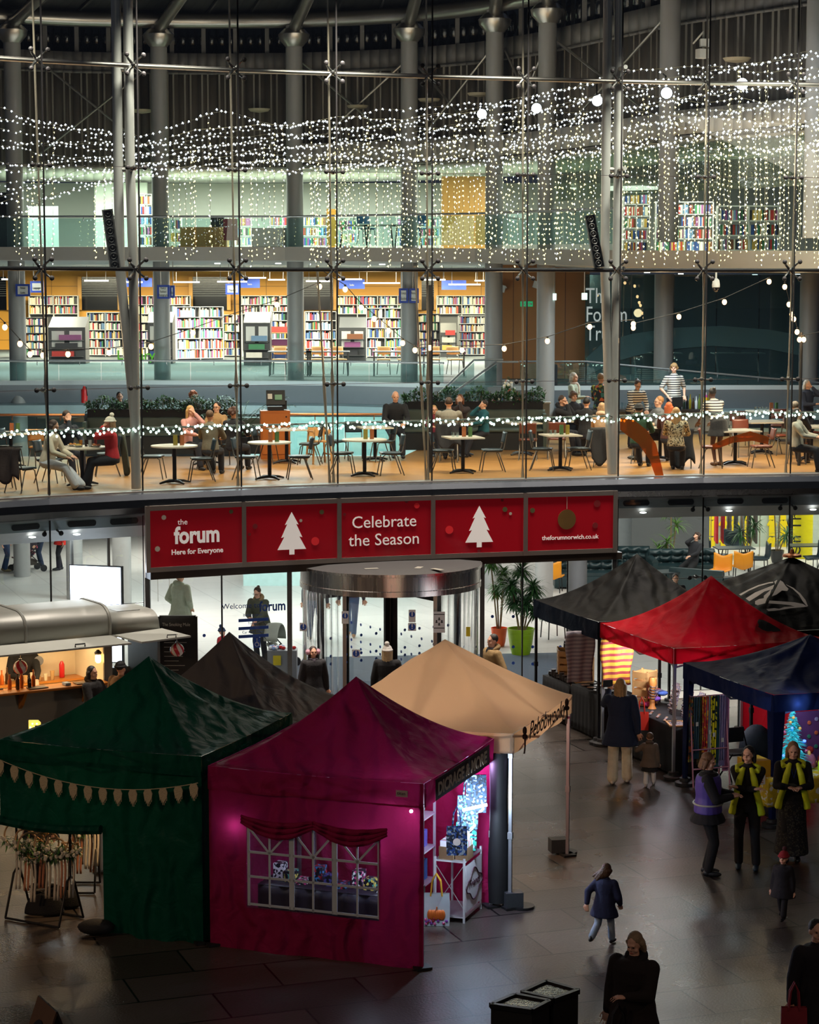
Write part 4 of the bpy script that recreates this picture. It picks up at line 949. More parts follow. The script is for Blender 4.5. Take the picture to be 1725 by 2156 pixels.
for k, (px, py, h, c, nm) in enumerate(((1003, 1655, .5, '1c3450', 'navy glitter bag hanging highest inside the pink gazebo'), (985, 1690, .45, '35587c', 'blue printed bag hanging on the back wall of the pink gazebo'), (982, 1735, .38, '1f8a78', 'teal bag with a deer head hanging lowest on the purple wall'), (962, 1745, .38, '20488c', 'royal blue bag with an oval badge hanging by the lamp'))):
    q = P(px, py + 55, PC[3].y - (.5 if k < 3 else 1.0)); t = tote((q.x, q.y, q.z), .26, h, .06, speckle('bag ' + c, (c, '0c1420', c, '1c2a3c', '8aa0b0'), 40), nm, k != 0)
    if k == 3: MB().lathe([(.001, 0), (.05, .002), (.05, .006)], (0, -.04, .18), 14, 0, 'y').build('badge', WHITE, t)
    if k == 2: MB().ball((0, -.04, .2), (.05, .01, .08), 8, 6).tube([(-.09, -.04, .30), (-.03, -.04, .25), (0, -.04, .22), (.03, -.04, .25), (.09, -.04, .30)], .01, 5).build('deer_head', WHITE, t)
# --- green
GREEN = fabric('dark green canopy cloth', '0a4438', .10, .5, .9)
g0 = G(428, 1988); gz = P(424, 1592, g0.y).z
gr, GC, gctr, _ = gazebo('dark green gazebo with macrame bunting across its front', g0, E1, E2, 2.9, gz, P(305, 1383, g0.y + 1.8).z, .26, GREEN, legs=(0, 2, 3))
hm_ = GC[0].lerp(GC[1], .485)
cloth_wall('front_wall', gr, GC[0], hm_, .0, gz - .2, GREEN, None, .06, 3, 40, 16)
cloth_wall('rolled_front_wall', gr, hm_, GC[1], 1.36, gz - .2, GREEN, None, .03, 8, 30, 8)
a, b = hm_ + V((0, 0, 1.37)), GC[1] + V((0, 0, 1.37)); MB().tube([a.lerp(b, k / 10) + V((0, 0, -.05 * math.sin(PI * k / 10))) + (GC[0] - GC[3]).normalized() * .05 for k in range(11)], .06, 8).build('wall_roll', GREEN, gr, True, True)
cloth_wall('side_wall', gr, GC[3], GC[0], .0, gz - .2, GREEN, None, .03, 4, 24, 12)
gn = (GC[0] - GC[3]).normalized() * .10
bt = thing('bunting', 'string of cream macrame pennants hung across the green gazebo', 'bunting', GC[0] + gn)
MAC = mat('cream macrame cord', 'b4a88c', .9, var=.15, scale=40, bump=.5)
A_, B_ = GC[0] + gn + V((0, 0, gz - .32)), GC[1] + gn + V((0, 0, gz - .22))
bp_ = lambda t: A_.lerp(B_, t) - V((0, 0, .36 * 4 * t * (1 - t) * .62))
MB().tube([bp_(k / 40) for k in range(41)], .006, 5).build('cord', MAC, bt, True, True)
gd = (GC[0] - GC[1]).normalized()
for k in range(14):
    q = bp_(.02 + k * .0735); m = MB()
    m.prism([q + gd * x + V((0, 0, z)) for x, z in ((-.04, 0), (.04, 0), (.062, -.05), (.05, -.12), (0, -.19), (-.05, -.12), (-.062, -.05))], gn.normalized() * .012)
    for x in (-.05, -.03, -.01, .01, .03, .05): m.bar(q + gd * x + V((0, 0, -.11)), q + gd * x * .9 + V((0, 0, -.23 + abs(x) * 1.4)), .008, .008)
    m.build('pennant', MAC, bt, False, True)
# --- grey and cream behind
GREY = fabric('slate grey canopy cloth', '6a6766', .2, .55, .8)
gc_ = P(483, 1330, 30.5); y0 = gc_ - (E1 + E2) * 1.43
gazebo('slate grey gazebo behind the green one', (y0.x, y0.y, 0), E1, E2, 2.86, 2.18, gc_.z, .26, GREY)
CREAM = fabric('cream canopy cloth', 'ead2b4', .35, .6, .2)
c0 = G(1078, 1915); cz = P(1078, 1545, c0.y).z
cr, CC, cctr, _ = gazebo('cream gazebo glowing from inside, lettered along its valance', c0, E1, E2, 2.9, cz, P(930, 1347, c0.y + 1.8).z, .27, CREAM, p=1.15)
cn_ = (CC[0] - CC[1]).normalized(); co = (CC[3] - CC[0]).normalized()
o = textobj('Pebobwooky', .34, CC[0] + co * .62 + V((0, 0, cz - .20)) + cn_ * .04, co, (0, 0, 1), mat('dark brown ink', '2a1410', .8), cr, .002, sx=1.0, shear=.35)
m = MB()
for s_ in (.42, 2.5):
    m = MB(); q = CC[0] + co * s_ + cn_ * .04 + V((0, 0, cz - .1)); m.ball(q + V((0, 0, .06)), (.03, .03, .06), 8, 6); m.tube([q, q + co * .02 - V((0, 0, .15)), q - co * .02 - V((0, 0, .25))], .012, 6); m.ball(q + V((0, 0, -.02)), (.04, .02, .04), 6, 5); m.build('seahorse_motif', mat('dark brown ink', '2a1410'), cr, True, True)

q = CC[0] + (cctr - CC[0]).normalized() * .10 + E1 * .14
MB().grid(lambda u, v: V((q.x, q.y, .06 + (cz - .34) * v)) + V((.13 * math.cos(2 * PI * u) * (1 + .1 * math.sin(v * 7)), .1 * math.sin(2 * PI * u), 0)), 14, 16).build('rolled_wall', BLACK, cr, True, True)
for w_, (px, py) in enumerate(((1186, 1797), (1093, 1912))):
    wt = thing('leg_weight', 'grey cube weight clamped to the %s leg of the cream gazebo' % ('right', 'near')[w_], 'weight', G(px, py)); MB().box((-.08, 0, .13), (.24, .2, .2), .2).build('block', mat('speckled grey block', '2a2d30', .6, var=.3, scale=40), wt, False); MB().cyl((.05, .02, 0), .16, .035, 16).build('base', DARKM, wt)
lamp('POINT', (cctr.x, cctr.y, 1.9), 150, (1, .72, .50), .12)
o = MB().ball((cctr.x, cctr.y, 2.0), .07, 10, 8).tube([(cctr.x, cctr.y, 2.07), (cctr.x, cctr.y, 2.4)], .008, 5).build('hanging_bulb', mat('warm bulb', 'ffb060', .3, emit=12, var=0)); tag(o, 'warm bulb hanging under the cream gazebo roof', 'lamp')
# --- right group
BLK = fabric('black canopy cloth', '08090a', .05, .6); BLKV = fabric('blue black valance cloth', '161d2a', .08, .6)
k0 = G(1258, 1568); kz = P(1255, 1309, k0.y).z
bk, KC, kctr, _ = gazebo('plain black gazebo left of the red one', k0, Q1, Q2, 2.95, kz, P(1322, 1167, k0.y + 1.8).z, .33, BLK, valm=BLKV, legm=DARKM, foot='disc')
REDC = fabric('red canopy cloth', 'a80c1c', .22, .55, .6)
r0 = G(1416, 1642); rz_ = P(1418, 1365, r0.y).z
rdz, RC, rctr, _ = gazebo('bright red gazebo over the jewellery stall', r0, Q1, Q2, 2.9, rz_, P(1497, 1213, r0.y + 1.8).z, .27, REDC, foot='disc')
NAVY = fabric('navy canopy cloth', '14204a', .1, .55)
n0 = G(1625, 1742); nz = P(1625, 1463, n0.y).z
nv, NC, nctr, _ = gazebo('navy gazebo over the knitwear stall at the right edge', n0, Q1, Q2, 3.0, nz, P(1695, 1338, n0.y + 1.8).z, .27, NAVY, legm=mat('navy leg', '16244a', .5), foot='disc')
for C_, T_ in ((NC[0], nv), (NC[3], nv)):
    m = MB()
    for d_ in (Q1, Q2 if C_ is NC[0] else -Q2): m.prism([C_ + V((0, 0, .02)), C_ + d_ * .09 + V((0, 0, .02)), C_ + d_ * .2 + V((0, 0, nz - .27)), C_ + V((0, 0, nz - .27))], Q1.cross(Q2) * 0 + V((.004, .004, 0)))
    m.build('leg_curtain', NAVY, T_, False, True)
cloth_wall('red_back_wall', rdz, RC[1], RC[2], .02, rz_ - .25, fabric('red wall cloth', 'b01020', .1), None, .03, 2, 20, 10)
# big black gazebo with the white emblem
u0 = P(1668, 1172, 38.6); z_ap = u0.z; s0 = u0 - (Q1 + Q2) * 1.8
um, UC, uctr, uroof = gazebo('large black gazebo with a white mountain emblem behind the red peak', (s0.x, s0.y, 0), Q1, Q2, 3.6, 2.36, z_ap, .34, BLK, p=1.0, legm=DARKM)
EMB = mat('white emblem print', 'a8a29a', .7, var=.06)
def on_face(i, pts):
    A, B = UC[i], UC[(i + 1) % 4]; A = V((*A.xy, 2.36)); B = V((*B.xy, 2.36)); T = V((*uctr.xy, z_ap)); n_ = (B - A).cross(T - A).normalized()
    if n_.z < 0: n_ = -n_
    out = []
    for x, y in pts:
        px, py = 1480 + x * 245 / 1725, 1160 + y * 180 / 1267; d = ray(px, py); t = (A - V((0, 0, CH))).dot(n_) / d.dot(n_); out.append(V((0, 0, CH)) + d * t + n_ * .065)
    return out, n_
m = MB()
def strip(i, up, lo):
    a, n_ = on_face(i, up); b, _ = on_face(i, lo)
    m.add(a + b, [(j, j + 1, len(a) + j + 1, len(a) + j) for j in range(len(a) - 1)])
strip(3, [(560, 690), (700, 615), (850, 550), (1000, 510), (1068, 500)], [(590, 705), (710, 635), (855, 570), (1005, 527), (1068, 520)])
strip(3, [(660, 750), (800, 660), (950, 600), (1085, 545)], [(715, 790), (830, 720), (940, 645), (1060, 612)])
strip(3, [(800, 790), (860, 758), (930, 745), (930, 710), (1045, 610)], [(800, 835), (840, 850), (950, 820), (975, 750), (1020, 690)])
strip(3, [(1080, 500), (1130, 472)], [(1090, 515), (1100, 545)])
strip(0, [(1135, 478), (1175, 500), (1215, 560), (1258, 605)], [(1010, 716), (1080, 690), (1160, 630), (1240, 636)])
strip(0, [(1215, 535), (1330, 590), (1430, 670), (1510, 770), (1546, 858)], [(1235, 552), (1320, 605), (1410, 690), (1470, 790), (1535, 868)])
strip(0, [(975, 778), (1150, 790), (1350, 805), (1470, 828), (1535, 866)], [(960, 820), (1150, 832), (1290, 850), (1400, 880), (1535, 868)])
strip(0, [(930, 905), (1050, 890), (1120, 900), (1200, 872), (1290, 866), (1500, 868)], [(960, 935), (1050, 930), (1120, 922), (1200, 908), (1290, 892), (1500, 874)])
m.build('emblem', EMB, um, False, True)
m = MB().lathe([(.02, -.02), (.18, 0), (.17, .04), (.05, .06), (.03, .14)], (uctr.x, uctr.y, z_ap), 12); m.build('finial', mat('copper finial', 'b0704a', .3, .8), um, True, True)
# ------------------------------------------------------------------ people
def remesh(m, voxel, smooth=3):
    me = bpy.data.meshes.new('tmp'); me.from_pydata([tuple(p) for p in m.v], [], m.f); o = bpy.data.objects.new('tmp', me); COL.objects.link(o)
    d = o.modifiers.new('r', 'REMESH'); d.mode = 'VOXEL'; d.voxel_size = voxel; d.use_smooth_shade = True
    d = o.modifiers.new('s', 'SMOOTH'); d.factor = .5; d.iterations = smooth
    r = bpy.data.meshes.new_from_object(o.evaluated_get(bpy.context.evaluated_depsgraph_get()))
    bpy.data.objects.remove(o); bpy.data.meshes.remove(me); return r
def blob(name, m, mt, parent, voxel, smooth=3):
    me = remesh(m, voxel, smooth); me.name = name; me.materials.clear(); me.materials.append(mt)
    o = bpy.data.objects.new(name, me); COL.objects.link(o); o.parent = parent; return o
def cap(m, a, b, ra, rb, n=10):
    a, b = V(a), V(b); d = (b - a)
    if d.length < 1e-5: return m.ball(a, ra, n, 8)
    d.normalize()
    return m.tube([a - d * ra * .95, a - d * ra * .7, a - d * ra * .3, a, b, b + d * rb * .3, b + d * rb * .7, b + d * rb * .95], [ra * .31, ra * .71, ra * .95, ra, rb, rb * .95, rb * .71, rb * .31], n)
def loft(m, secs, n=16):      # secs: (centre, rx, ry, right, fwd)
    vs = []
    for c, rx, ry, rt, fw in secs:
        for j in range(n):
            a = 2 * PI * j / n; vs.append(c + rt * math.cos(a) * rx + fw * math.sin(a) * ry)
    k = len(secs)
    fs = [(i * n + j, i * n + (j + 1) % n, (i + 1) * n + (j + 1) % n, (i + 1) * n + j) for i in range(k - 1) for j in range(n)]
    fs += [tuple(range(n))[::-1], tuple(range((k - 1) * n, k * n))]
    return m.add(vs, fs)
def ik(a, b, l1, l2, pole):
    a, b = V(a), V(b); d = b - a; L = min(d.length, (l1 + l2) * .995); d.normalize(); b = a + d * L
    x = (l1 * l1 - l2 * l2 + L * L) / (2 * L); hgt = math.sqrt(max(0, l1 * l1 - x * x))
    p = V(pole); p = p - d * p.dot(d); p.normalize(); return a + d * x + p * hgt, b
CLO = {}
def cloth(c, kind=''):
    if isinstance(c, bpy.types.Material): return c
    return mat('cloth ' + c, c, .88, var=.18, scale=14, bump=.25, bscale=28)
NP = [0]
def person(label, p, rz, h=1.7, pose='stand', top='303038', bottom='1c1c20', hair=('short', '2a1c14'), shoes='151515', skin=None, coat=0, sleeve=1.0, hat=None, skirt=0, vest=None, lean=0, LH=None, RH=None, LF=None, RF=None, yaw=0, pitch=0, fat=1.0, vox=.0122, seat=.46, hood=None, scarf=None, glasses=0, beard=None, wide=0, face=1, child=0, trim=None, group=None, bare=0, twist=0):
    NP[0] += 1
    root = thing('person', label, 'person', p, rz, group)
    S = h; hs = h / 1.72; hd = (.115 + .05 * child) * h / .115 / 1.72 * .115 / .115
    hk = h * (1 / 7.4 + .045 * child) / .235       # head scale against a 0.235 m head
    sit = pose == 'sit'
    hip = V((0, 0, (.543 - .05 * child) * S)) if not sit else V((0, .05 * hs, seat + .09 * hs))
    ln = math.radians(lean); up = V((0, -math.sin(ln), math.cos(ln))); fw = V((0, -math.cos(ln), -math.sin(ln))); rt = V((1, 0, 0))
    if twist: rt = rotz(rt, twist); fw = rotz(fw, twist)
    tl = (.30 - .03 * child) * S
    chest = hip + up * tl * .72; neckb = hip + up * tl * 1.02; sw = (.108 - .012 * child) * S * (.5 + .5 * fat)
    nup = (up * .8 + V((0, 0, .4))).normalized()
    hc = neckb + nup * (.032 * S + .118 * hk)
    sk = skin or SKIN
    # targets
    legL, legS = .245 * S * (1 - .1 * child), .245 * S * (1 - .1 * child); fz = .045 * S
    if sit: dl, dr = V((.10 * hs, -.48 * hs, 0)), V((-.10 * hs, -.44 * hs, 0))
    else: dl, dr = V((.085 * hs, .02, 0)), V((-.085 * hs, -.02, 0))
    LFp, RFp = V(LF) if LF else dl, V(RF) if RF else dr
    ha = {'down': lambda s: neckb + rt * s * (sw + .06 * S) + V((0, -.02, 0)) - up * .36 * S, 'front': lambda s: hip + rt * s * .05 * S + fw * .19 * S + up * .13 * S, 'fold': lambda s: hip + rt * -s * .07 * S + fw * (.125 if s > 0 else .15) * S + up * .155 * S,
          'table': lambda s: hip + rt * s * .09 * S + fw * .24 * S + up * .12 * S, 'face': lambda s: hc + fw * .13 * hs + rt * s * .03 - nup * .07 * hk, 'pocket': lambda s: hip + rt * s * .135 * S + fw * .06 * S + up * .02 * S, 'lap': lambda s: hip + rt * s * .05 * S + fw * .18 * S + up * .03 * S, 'out': lambda s: neckb + rt * s * .26 * S + fw * .16 * S - up * .12 * S, 'back': lambda s: neckb + rt * s * .17 * S - fw * .12 * S - up * .30 * S, 'swing': lambda s: neckb + rt * s * .14 * S + fw * .14 * S - up * .28 * S, 'reach': lambda s: neckb + rt * s * .10 * S + fw * .28 * S - up * .17 * S, 'phone': lambda s: neckb + rt * s * .12 * S + fw * .24 * S + up * .0 * S}
    dflt = 'table' if sit else 'down'
    body, T, B, arms, legs = MB(), MB(), MB(), [], []
    for s, tgt in ((1, LH), (-1, RH)):
        sh = neckb + rt * s * sw - up * .035 * S; tg = ha[tgt or dflt](s) if isinstance(tgt or dflt, str) else V(tgt)
        el, wr = ik(sh, tg, .172 * S, .148 * S, (fw * .7 - up + rt * s * .5) if tgt in ('face', 'phone') else (-fw * .6 - up * .7 + rt * s * .8))
        arms.append((s, sh, el, wr))
    for s, ft in ((1, LFp), (-1, RFp)):
        hj = hip + rt * s * .052 * S - V((0, 0, .02 * S)); an = V((ft.x, ft.y, ft.z + fz)); kn, an = ik(hj, an, legL, legS, V((s * .08, -1, .12)))
        legs.append((s, hj, kn, an))
    th = .5 + .5 * fat
    # body
    def torso(m, g, z0=-.10, z1=1.0, flare=0, open_=0):
        secs = []
        P_ = [(-.20, .098, .075), (-.05, .105, .078), (.12, .10, .075), (.38, .086, .064), (.62, .098, .07), (.85, .108, .068), (.98, .085, .055), (1.05, .045, .045)]
        for z, rx, ry in P_:
            if z < z0 or z > z1: continue
            q = hip + up * tl * z; secs.append((q, rx * S * (.35 + .65 * fat if z > .6 else fat) + g, ry * S * fat + g, rt, fw))
        if flare:
            q0 = hip; zl = flare
            for k in (2, 1):
                q = hip - V((0, 0, zl * S * k / 2)) + (fw * .0); secs.insert(0 if k == 2 else 1, (q, .108 * S * fat + g + .022 * k * S, .085 * S * fat + g + .018 * k * S, V((1, 0, 0)), V((0, -1, 0))))
        return loft(m, secs)
    torso(body, 0)
    cap(body, neckb - up * .03, hc - nup * .09 * hk, .034 * S * (1 - .1 * child), .031 * S)
    hy = rotz(V((0, -1, 0)), yaw); hp = math.radians(pitch + lean * .35); hf = (hy * math.cos(hp) + V((0, 0, -math.sin(hp)))).normalized(); hr = V((-hy.y, hy.x, 0)); hu = (hy * math.sin(hp) + V((0, 0, math.cos(hp))))
    HM = Matrix((-hr, hf, hu)).transposed()      # columns: side, forward, up
    def hb(m, c, r, n=12): 
        q = MB().ball((0, 0, 0), [x * hk for x in r], n, 9); q.xf(Matrix.Translation(hc + HM @ (V(c) * hk)) @ HM.to_4x4()); return m.add(q.v, q.f)
    hb(body, (0, -.012, .012), (.074, .092, .103), 16); hb(body, (0, .03, -.055), (.052, .056, .06)); hb(body, (0, .062, -.095), (.03, .028, .022))
    hb(body, (0, .09, -.02), (.013, .022, .024)); hb(body, (0, .078, .02), (.052, .014, .014))
    for s in (-1, 1): hb(body, (s * .074, -.012, -.012), (.012, .022, .032), 8); hb(body, (s * .04, .055, -.045), (.026, .024, .026), 8)
    hb(body, (0, .082, -.066), (.024, .012, .01), 8)
    fr = max(.0085, vox * .82)
    for s, sh, el, wr in arms:
        cap(body, sh, el, .029 * S * th, .023 * S * th); cap(body, el, wr, .0235 * S * th, .0155 * S)
        d = (wr - el).normalized(); sd = d.cross(V((0, 0, 1)));
        if sd.length < .2: sd = d.cross(V((0, 1, 0)))
        sd.normalize(); nm = sd.cross(d) ; hl = .105 * S * (1 - .1 * child)
        q = MB().ball((0, 0, 0), (hl * .27, hl * .36, hl * .13), 10, 6); q.xf(Matrix.Translation(wr + d * hl * .3) @ Matrix((sd, d, nm)).transposed().to_4x4()); body.add(q.v, q.f)
        for k, L in enumerate((.42, .48, .45, .35)):
            b0_ = wr + d * hl * .52 + sd * (k - 1.5) * hl * .15; b1 = b0_ + d * hl * L * .55 - nm * hl * .06 + sd * (k - 1.5) * hl * .02; b2 = b1 + d * hl * L * .4 - nm * hl * .16
            body.tube([b0_ - d * .02, b0_, b1, b2], [fr, fr, fr * .95, fr * .8], 6)
        b0_ = wr + d * hl * .15 + sd * s * hl * .22; b1 = b0_ + sd * s * hl * .16 + d * hl * .22; body.tube([b0_ - sd * s * .01, b0_, b1, b1 + d * hl * .2 - nm * hl * .06], [fr * 1.1, fr * 1.1, fr, fr * .85], 6)
    for s, hj, kn, an in legs:
        cap(body, hj, kn, .052 * S * th, .031 * S * th); cap(body, kn, an, .032 * S * th, .020 * S)
        body.ball((an.x, an.y - .06 * hs, an.z - fz + .03 * hs), (.03 * hs, .085 * hs, .03 * hs), 8, 6)
    blob('body', body, sk, root, vox, 2)
    # eyes, mouth
    if face:
        e = MB()
        for s in (-1, 1): hb(e, (s * .03, .0795, -.001), (.012, .008, .006), 8)
        e.build('eyes', mat('eye', '1a1210', .3), root)
        hb(MB(), (0, 0, 0), (.1, .1, .1)); q = MB(); hb(q, (0, .091, -.066), (.022, .006, .006), 8); q.build('mouth', mat('lips', 'a05048', .5), root)
        if glasses:
            q = MB()
            for s in (-1, 1): q.tube([hc + HM @ (V((s * .032 + .026 * math.cos(a), .098, -.002 + .02 * math.sin(a))) * hk) for a in [j * PI / 6 for j in range(12)]], .003, 5, closed=True); q.tube([hc + HM @ (V((s * .058, .096, 0)) * hk), hc + HM @ (V((s * .08, 0, 0)) * hk)], .003, 5)
            q.build('glasses', BLACK, root)
        if beard:
            q = MB(); hb(q, (0, .035, -.075), (.06, .058, .05)); blob('beard', q, mat('hair ' + beard, beard, .8, var=.3, scale=40), root, .012, 1)
    # hair
    if hair:
        st, hc_ = hair; q = MB(); hm2 = mat('hair ' + hc_, hc_, .6, var=.35, scale=30, bump=.4, bscale=60)
        hb(q, (0, -.028, .035), (.084, .094, .092), 14)
        if st in ('long', 'bob', 'fly'):
            hb(q, (0, -.05, -.03), (.086, .06, .09))
            L = {'long': .26, 'bob': .11, 'fly': .2}[st]
            for k in range(7):
                a = PI * (k / 6) ; c0_ = V((.078 * math.cos(a), -.02 - .07 * math.sin(a), 0)); e_ = c0_ * 1.1 + V((0, -.01, -L))
                if st == 'fly': e_ = e_ + V((-.14 * R.uniform(.5, 1.2), .02, .10 * R.random()))
                A_, B__ = hc + HM @ (c0_ * hk), hc + HM @ (e_ * hk); cap(q, A_, B__, .034 * hk, .022 * hk, 8)
        elif st == 'curly':
            for k in range(40):
                a, b = R.uniform(0, 2 * PI), R.uniform(-.7, 1.3)
                v_ = V((math.cos(a) * math.cos(b) * .095, -.03 + math.sin(a) * math.cos(b) * .095, .02 + math.sin(b) * .1))
                if v_.y > .045 and v_.z < .05: continue
                hb(q, v_, (.034, .034, .034), 6)
        elif st == 'bun': hb(q, (0, -.10, .09), (.04, .04, .04), 8)
        elif st == 'mop':
            for k in range(16): a = 2 * PI * k / 16; hb(q, (.08 * math.cos(a), -.02 + .088 * math.sin(a), .02 - (.03 if math.sin(a) < .4 else -.025)), (.032, .03, .045), 6)
        elif st == 'bald': q = MB(); hb(q, (0, -.045, -.005), (.082, .07, .055))
        blob('hair', q, hm2, root, max(.0095, vox * .95), 1)
    if hat:
        ht, hcol = hat; q = MB()
        hb(q, (0, -.015, .055), (.092, .106, .082), 14); q.tube([hc + HM @ (V((.094 * math.cos(a), -.012 + .108 * math.sin(a), .03)) * hk) for a in [j * PI / 10 for j in range(20)]], .02 * hk, 8, closed=True)
        ho = blob('hat', q, cloth(hcol), root, .010, 1)
        if 'pom' in ht: MB().ball(hc + HM @ (V((0, -.05, .16)) * hk), .048 * hk, 10, 8).build('pompom', cloth(trim or hcol), ho)
        if 'muffs' in ht: pass
    # clothes: top
    g = .014 + .02 * (coat > 0)
    torso(T, g, -.10 if not coat else -.05, 1.06, coat)
    cap(T, neckb - up * .06, neckb + nup * .015, .05 * S, .04 * S)
    for s, sh, el, wr in arms:
        e2 = el + (wr - el) * max(0, min(1, (sleeve - .5) * 2)) if sleeve > .5 else sh.lerp(el, sleeve * 2)
        cap(T, sh, el if sleeve > .5 else e2, .038 * S * th + g * .6, .030 * S * th + g * .5)
        if sleeve > .5: cap(T, el, e2 - (wr - el).normalized() * .01, .030 * S * th + g * .5, .022 * S + g * .4)
    tv = max(vox * 1.25, .013)
    to = blob('coat' if coat else 'top', T, cloth(top), root, tv, 4)
    if hood:
        q = MB(); q.tube([neckb + up * .02 + (-fw * math.cos(a) * .085 + rt * math.sin(a) * .09) * hs - fw * .02 + V((0, 0, .035 * math.cos(a))) for a in [j * PI / 8 - PI * .72 for j in range(13)]], [.03 * hs + .03 * hs * math.sin(PI * j / 12) for j in range(13)], 8); blob('hood', q, cloth(hood), to, .014, 2)
    if scarf:
        q = MB(); q.tube([neckb + nup * .02 + (fw * math.cos(a) * .07 + rt * math.sin(a) * .075) * hs for a in [j * PI / 7 for j in range(14)]], .034 * hs, 8, closed=True); cap(q, neckb + fw * .09 * hs, neckb + fw * .13 * hs - up * .2 * hs, .04 * hs, .03 * hs); blob('scarf', q, cloth(scarf), root, .013, 2)
    if vest:
        q = MB(); torso(q, g + .018, -.10, .99, 0)
        for s, sh, el, wr in arms: cap(q, sh - up * .02, sh.lerp(el, .1), .044 * S + .012, .04 * S + .012)
        vo = blob('vest', q, mat('vest ' + vest, vest, .6, var=.1), root, .014, 3)
        q = MB(); z = hip + up * tl * .2
        q.tube([z + rt * math.cos(a) * (.094 * S * fat + g + .022) + fw * math.sin(a) * (.072 * S * fat + g + .032) for a in [j * PI / 12 for j in range(24)]], .014, 6, closed=True); q.build('reflective_band', mat('reflective tape', 'a8a8a0', .3, var=.05), vo)
    # bottom
    if skirt:
        q = MB(); loft(q, [(hip - V((0, 0, skirt)), .13 * S + .03, .12 * S + .03, V((1, 0, 0)), V((0, -1, 0))), (hip - V((0, 0, skirt * .5)), .12 * S + .01, .10 * S + .01, V((1, 0, 0)), V((0, -1, 0))), (hip, .108 * S + .012, .082 * S + .012, rt, fw), (hip + up * .06 * S, .098 * S + .01, .076 * S + .01, rt, fw)]); blob('skirt', q, cloth(bottom), root, .014, 3)
    if not skirt or bare != 1:
        secs = [(hip + up * tl * z, rx * S * fat + .012, ry * S * fat + .012, rt, fw) for z, rx, ry in ((-.22, .08, .07), (-.1, .102, .078), (.08, .10, .075))]
        loft(B, secs)
        for s, hj, kn, an in legs:
            k2 = .02 + wide * .03
            cap(B, hj, kn, .056 * S * th + .008 + wide * .012, .036 * S * th + k2 * .5); cap(B, kn, an + (kn - an).normalized() * .03, .036 * S * th + k2 * .5, .026 * S + k2)
        blob('trousers' if not skirt else 'tights', B, cloth(bottom if not skirt else (bare or '1c1c20')), root, tv, 3)
    for s, hj, kn, an in legs:
        d = V((0, -1, 0)); b_ = V((an.x, an.y, an.z - fz)); q = MB()
        if pose == 'run' and s > 0: d = V((0, -.5, -.85))
        q.ball(b_ + d * .075 * hs + V((0, 0, .04 * hs)), (.045 * hs, .12 * hs, .042 * hs), 12, 8); q.ball(b_ + V((0, .02, .05 * hs)), (.042 * hs, .06 * hs, .05 * hs), 10, 8); cap(q, b_ + V((0, 0, .05 * hs)), an + V((0, 0, .03 * hs)), .036 * hs, .038 * hs); q.v = [V((v.x, v.y, max(v.z, b_.z + .004))) for v in q.v]
        blob('shoe', q, mat('shoe ' + shoes, shoes, .5, var=.1), root, .011, 1)
    return root, {'arms': arms, 'hip': hip, 'neck': neckb, 'head': hc, 'HM': HM, 'hk': hk}
def wpt(root, v): return rotz(v, root.rotation_euler.z) + V(root.location)
# ---- on the square
D = math.radians
STR = striped('navy white breton stripe', 'e8e0d4', '20202a', 17, 'Z', .55)
pr, J = person('woman with long fair hair in a navy padded coat and cream trousers, seen from behind', G(1305, 1650), D(172), 1.76, 'stand', '16203a', 'e0d4b8', ('long', '9a7a50'), 'd8d0c0', coat=.16, LH='phone', RH='down', wide=1, LF=(.12, .05, 0), RF=(-.12, -.12, 0), fat=1.08, vox=.010)
w_ = wpt(pr, J['arms'][0][3]); tag(MB().box((w_.x - .02, w_.y + .02, w_.z + .12), (.17, .03, .12), .3).build('ornament', mat('dark glazed pot', '2a2422', .3), smooth=False), 'dark pottery piece held up by the woman in the navy coat', 'ornament')
pr, J = person('toddler in a grey brown hooded coat, black skirt and white tights beside the stall cloth', G(1368, 1655), D(165), .93, 'stand', '6a5a4c', '17171a', ('short', '5a4028'), 'c8c0b8', coat=.13, hood='5c4e42', child=1, skirt=.2, bare='e8e4e0', vox=.009, LF=(.05, .1, 0), RF=(-.05, -.1, 0), LH='out')
bg_ = tote((G(1352, 1615).x, G(1352, 1615).y + .15, .62), .24, .32, .05, mat('bright red paper', 'd8301c', .6), 'bright red carrier bag hanging between the woman in navy and the toddler')
pr, J = person('staff member in a purple vest over a dark jacket with bobbed hair', G(1489, 1842), D(78), 1.73, 'stand', '14141a', '0f0f12', ('bob', '6a4a30'), '101012', coat=.09, LH='front', RH='front', vest='4a3a90', fat=1.12, pitch=14, vox=.009)
pr, J = person('staff member with black hair and folded arms in an open yellow vest', G(1572, 1828), D(-14), 1.75, 'stand', '0c0c10', '0e0e12', ('bob', '14100e'), '1c3040', LH='fold', RH='fold', vox=.009, LF=(.14, -.04, 0), RF=(-.11, 0, 0), fat=.95, yaw=-.3)
def side_panels(pr, J, col):
    h_ = J['hip']; n_ = J['neck']; m = MB()
    for s in (-1, 1):
        m.tube([n_ + V((s * .05, -.11, .01)), n_ + V((s * .10, -.16, -.15)), n_ + V((s * .14, -.15, -.35)), h_ + V((s * .19, -.10, -.02)), h_ + V((s * .21, -.08, -.14))], [.03, .05, .05, .05, .06], 8)
        m.tube([n_ + V((s * .06, .05, .02)), n_ + V((s * .16, .0, -.02)), n_ + V((s * .13, -.1, -.05))], .045, 8)
    blob('vest', m, mat('hi vis yellow', col, .6), pr, .014, 3)
side_panels(pr, J, 'c8d41c')
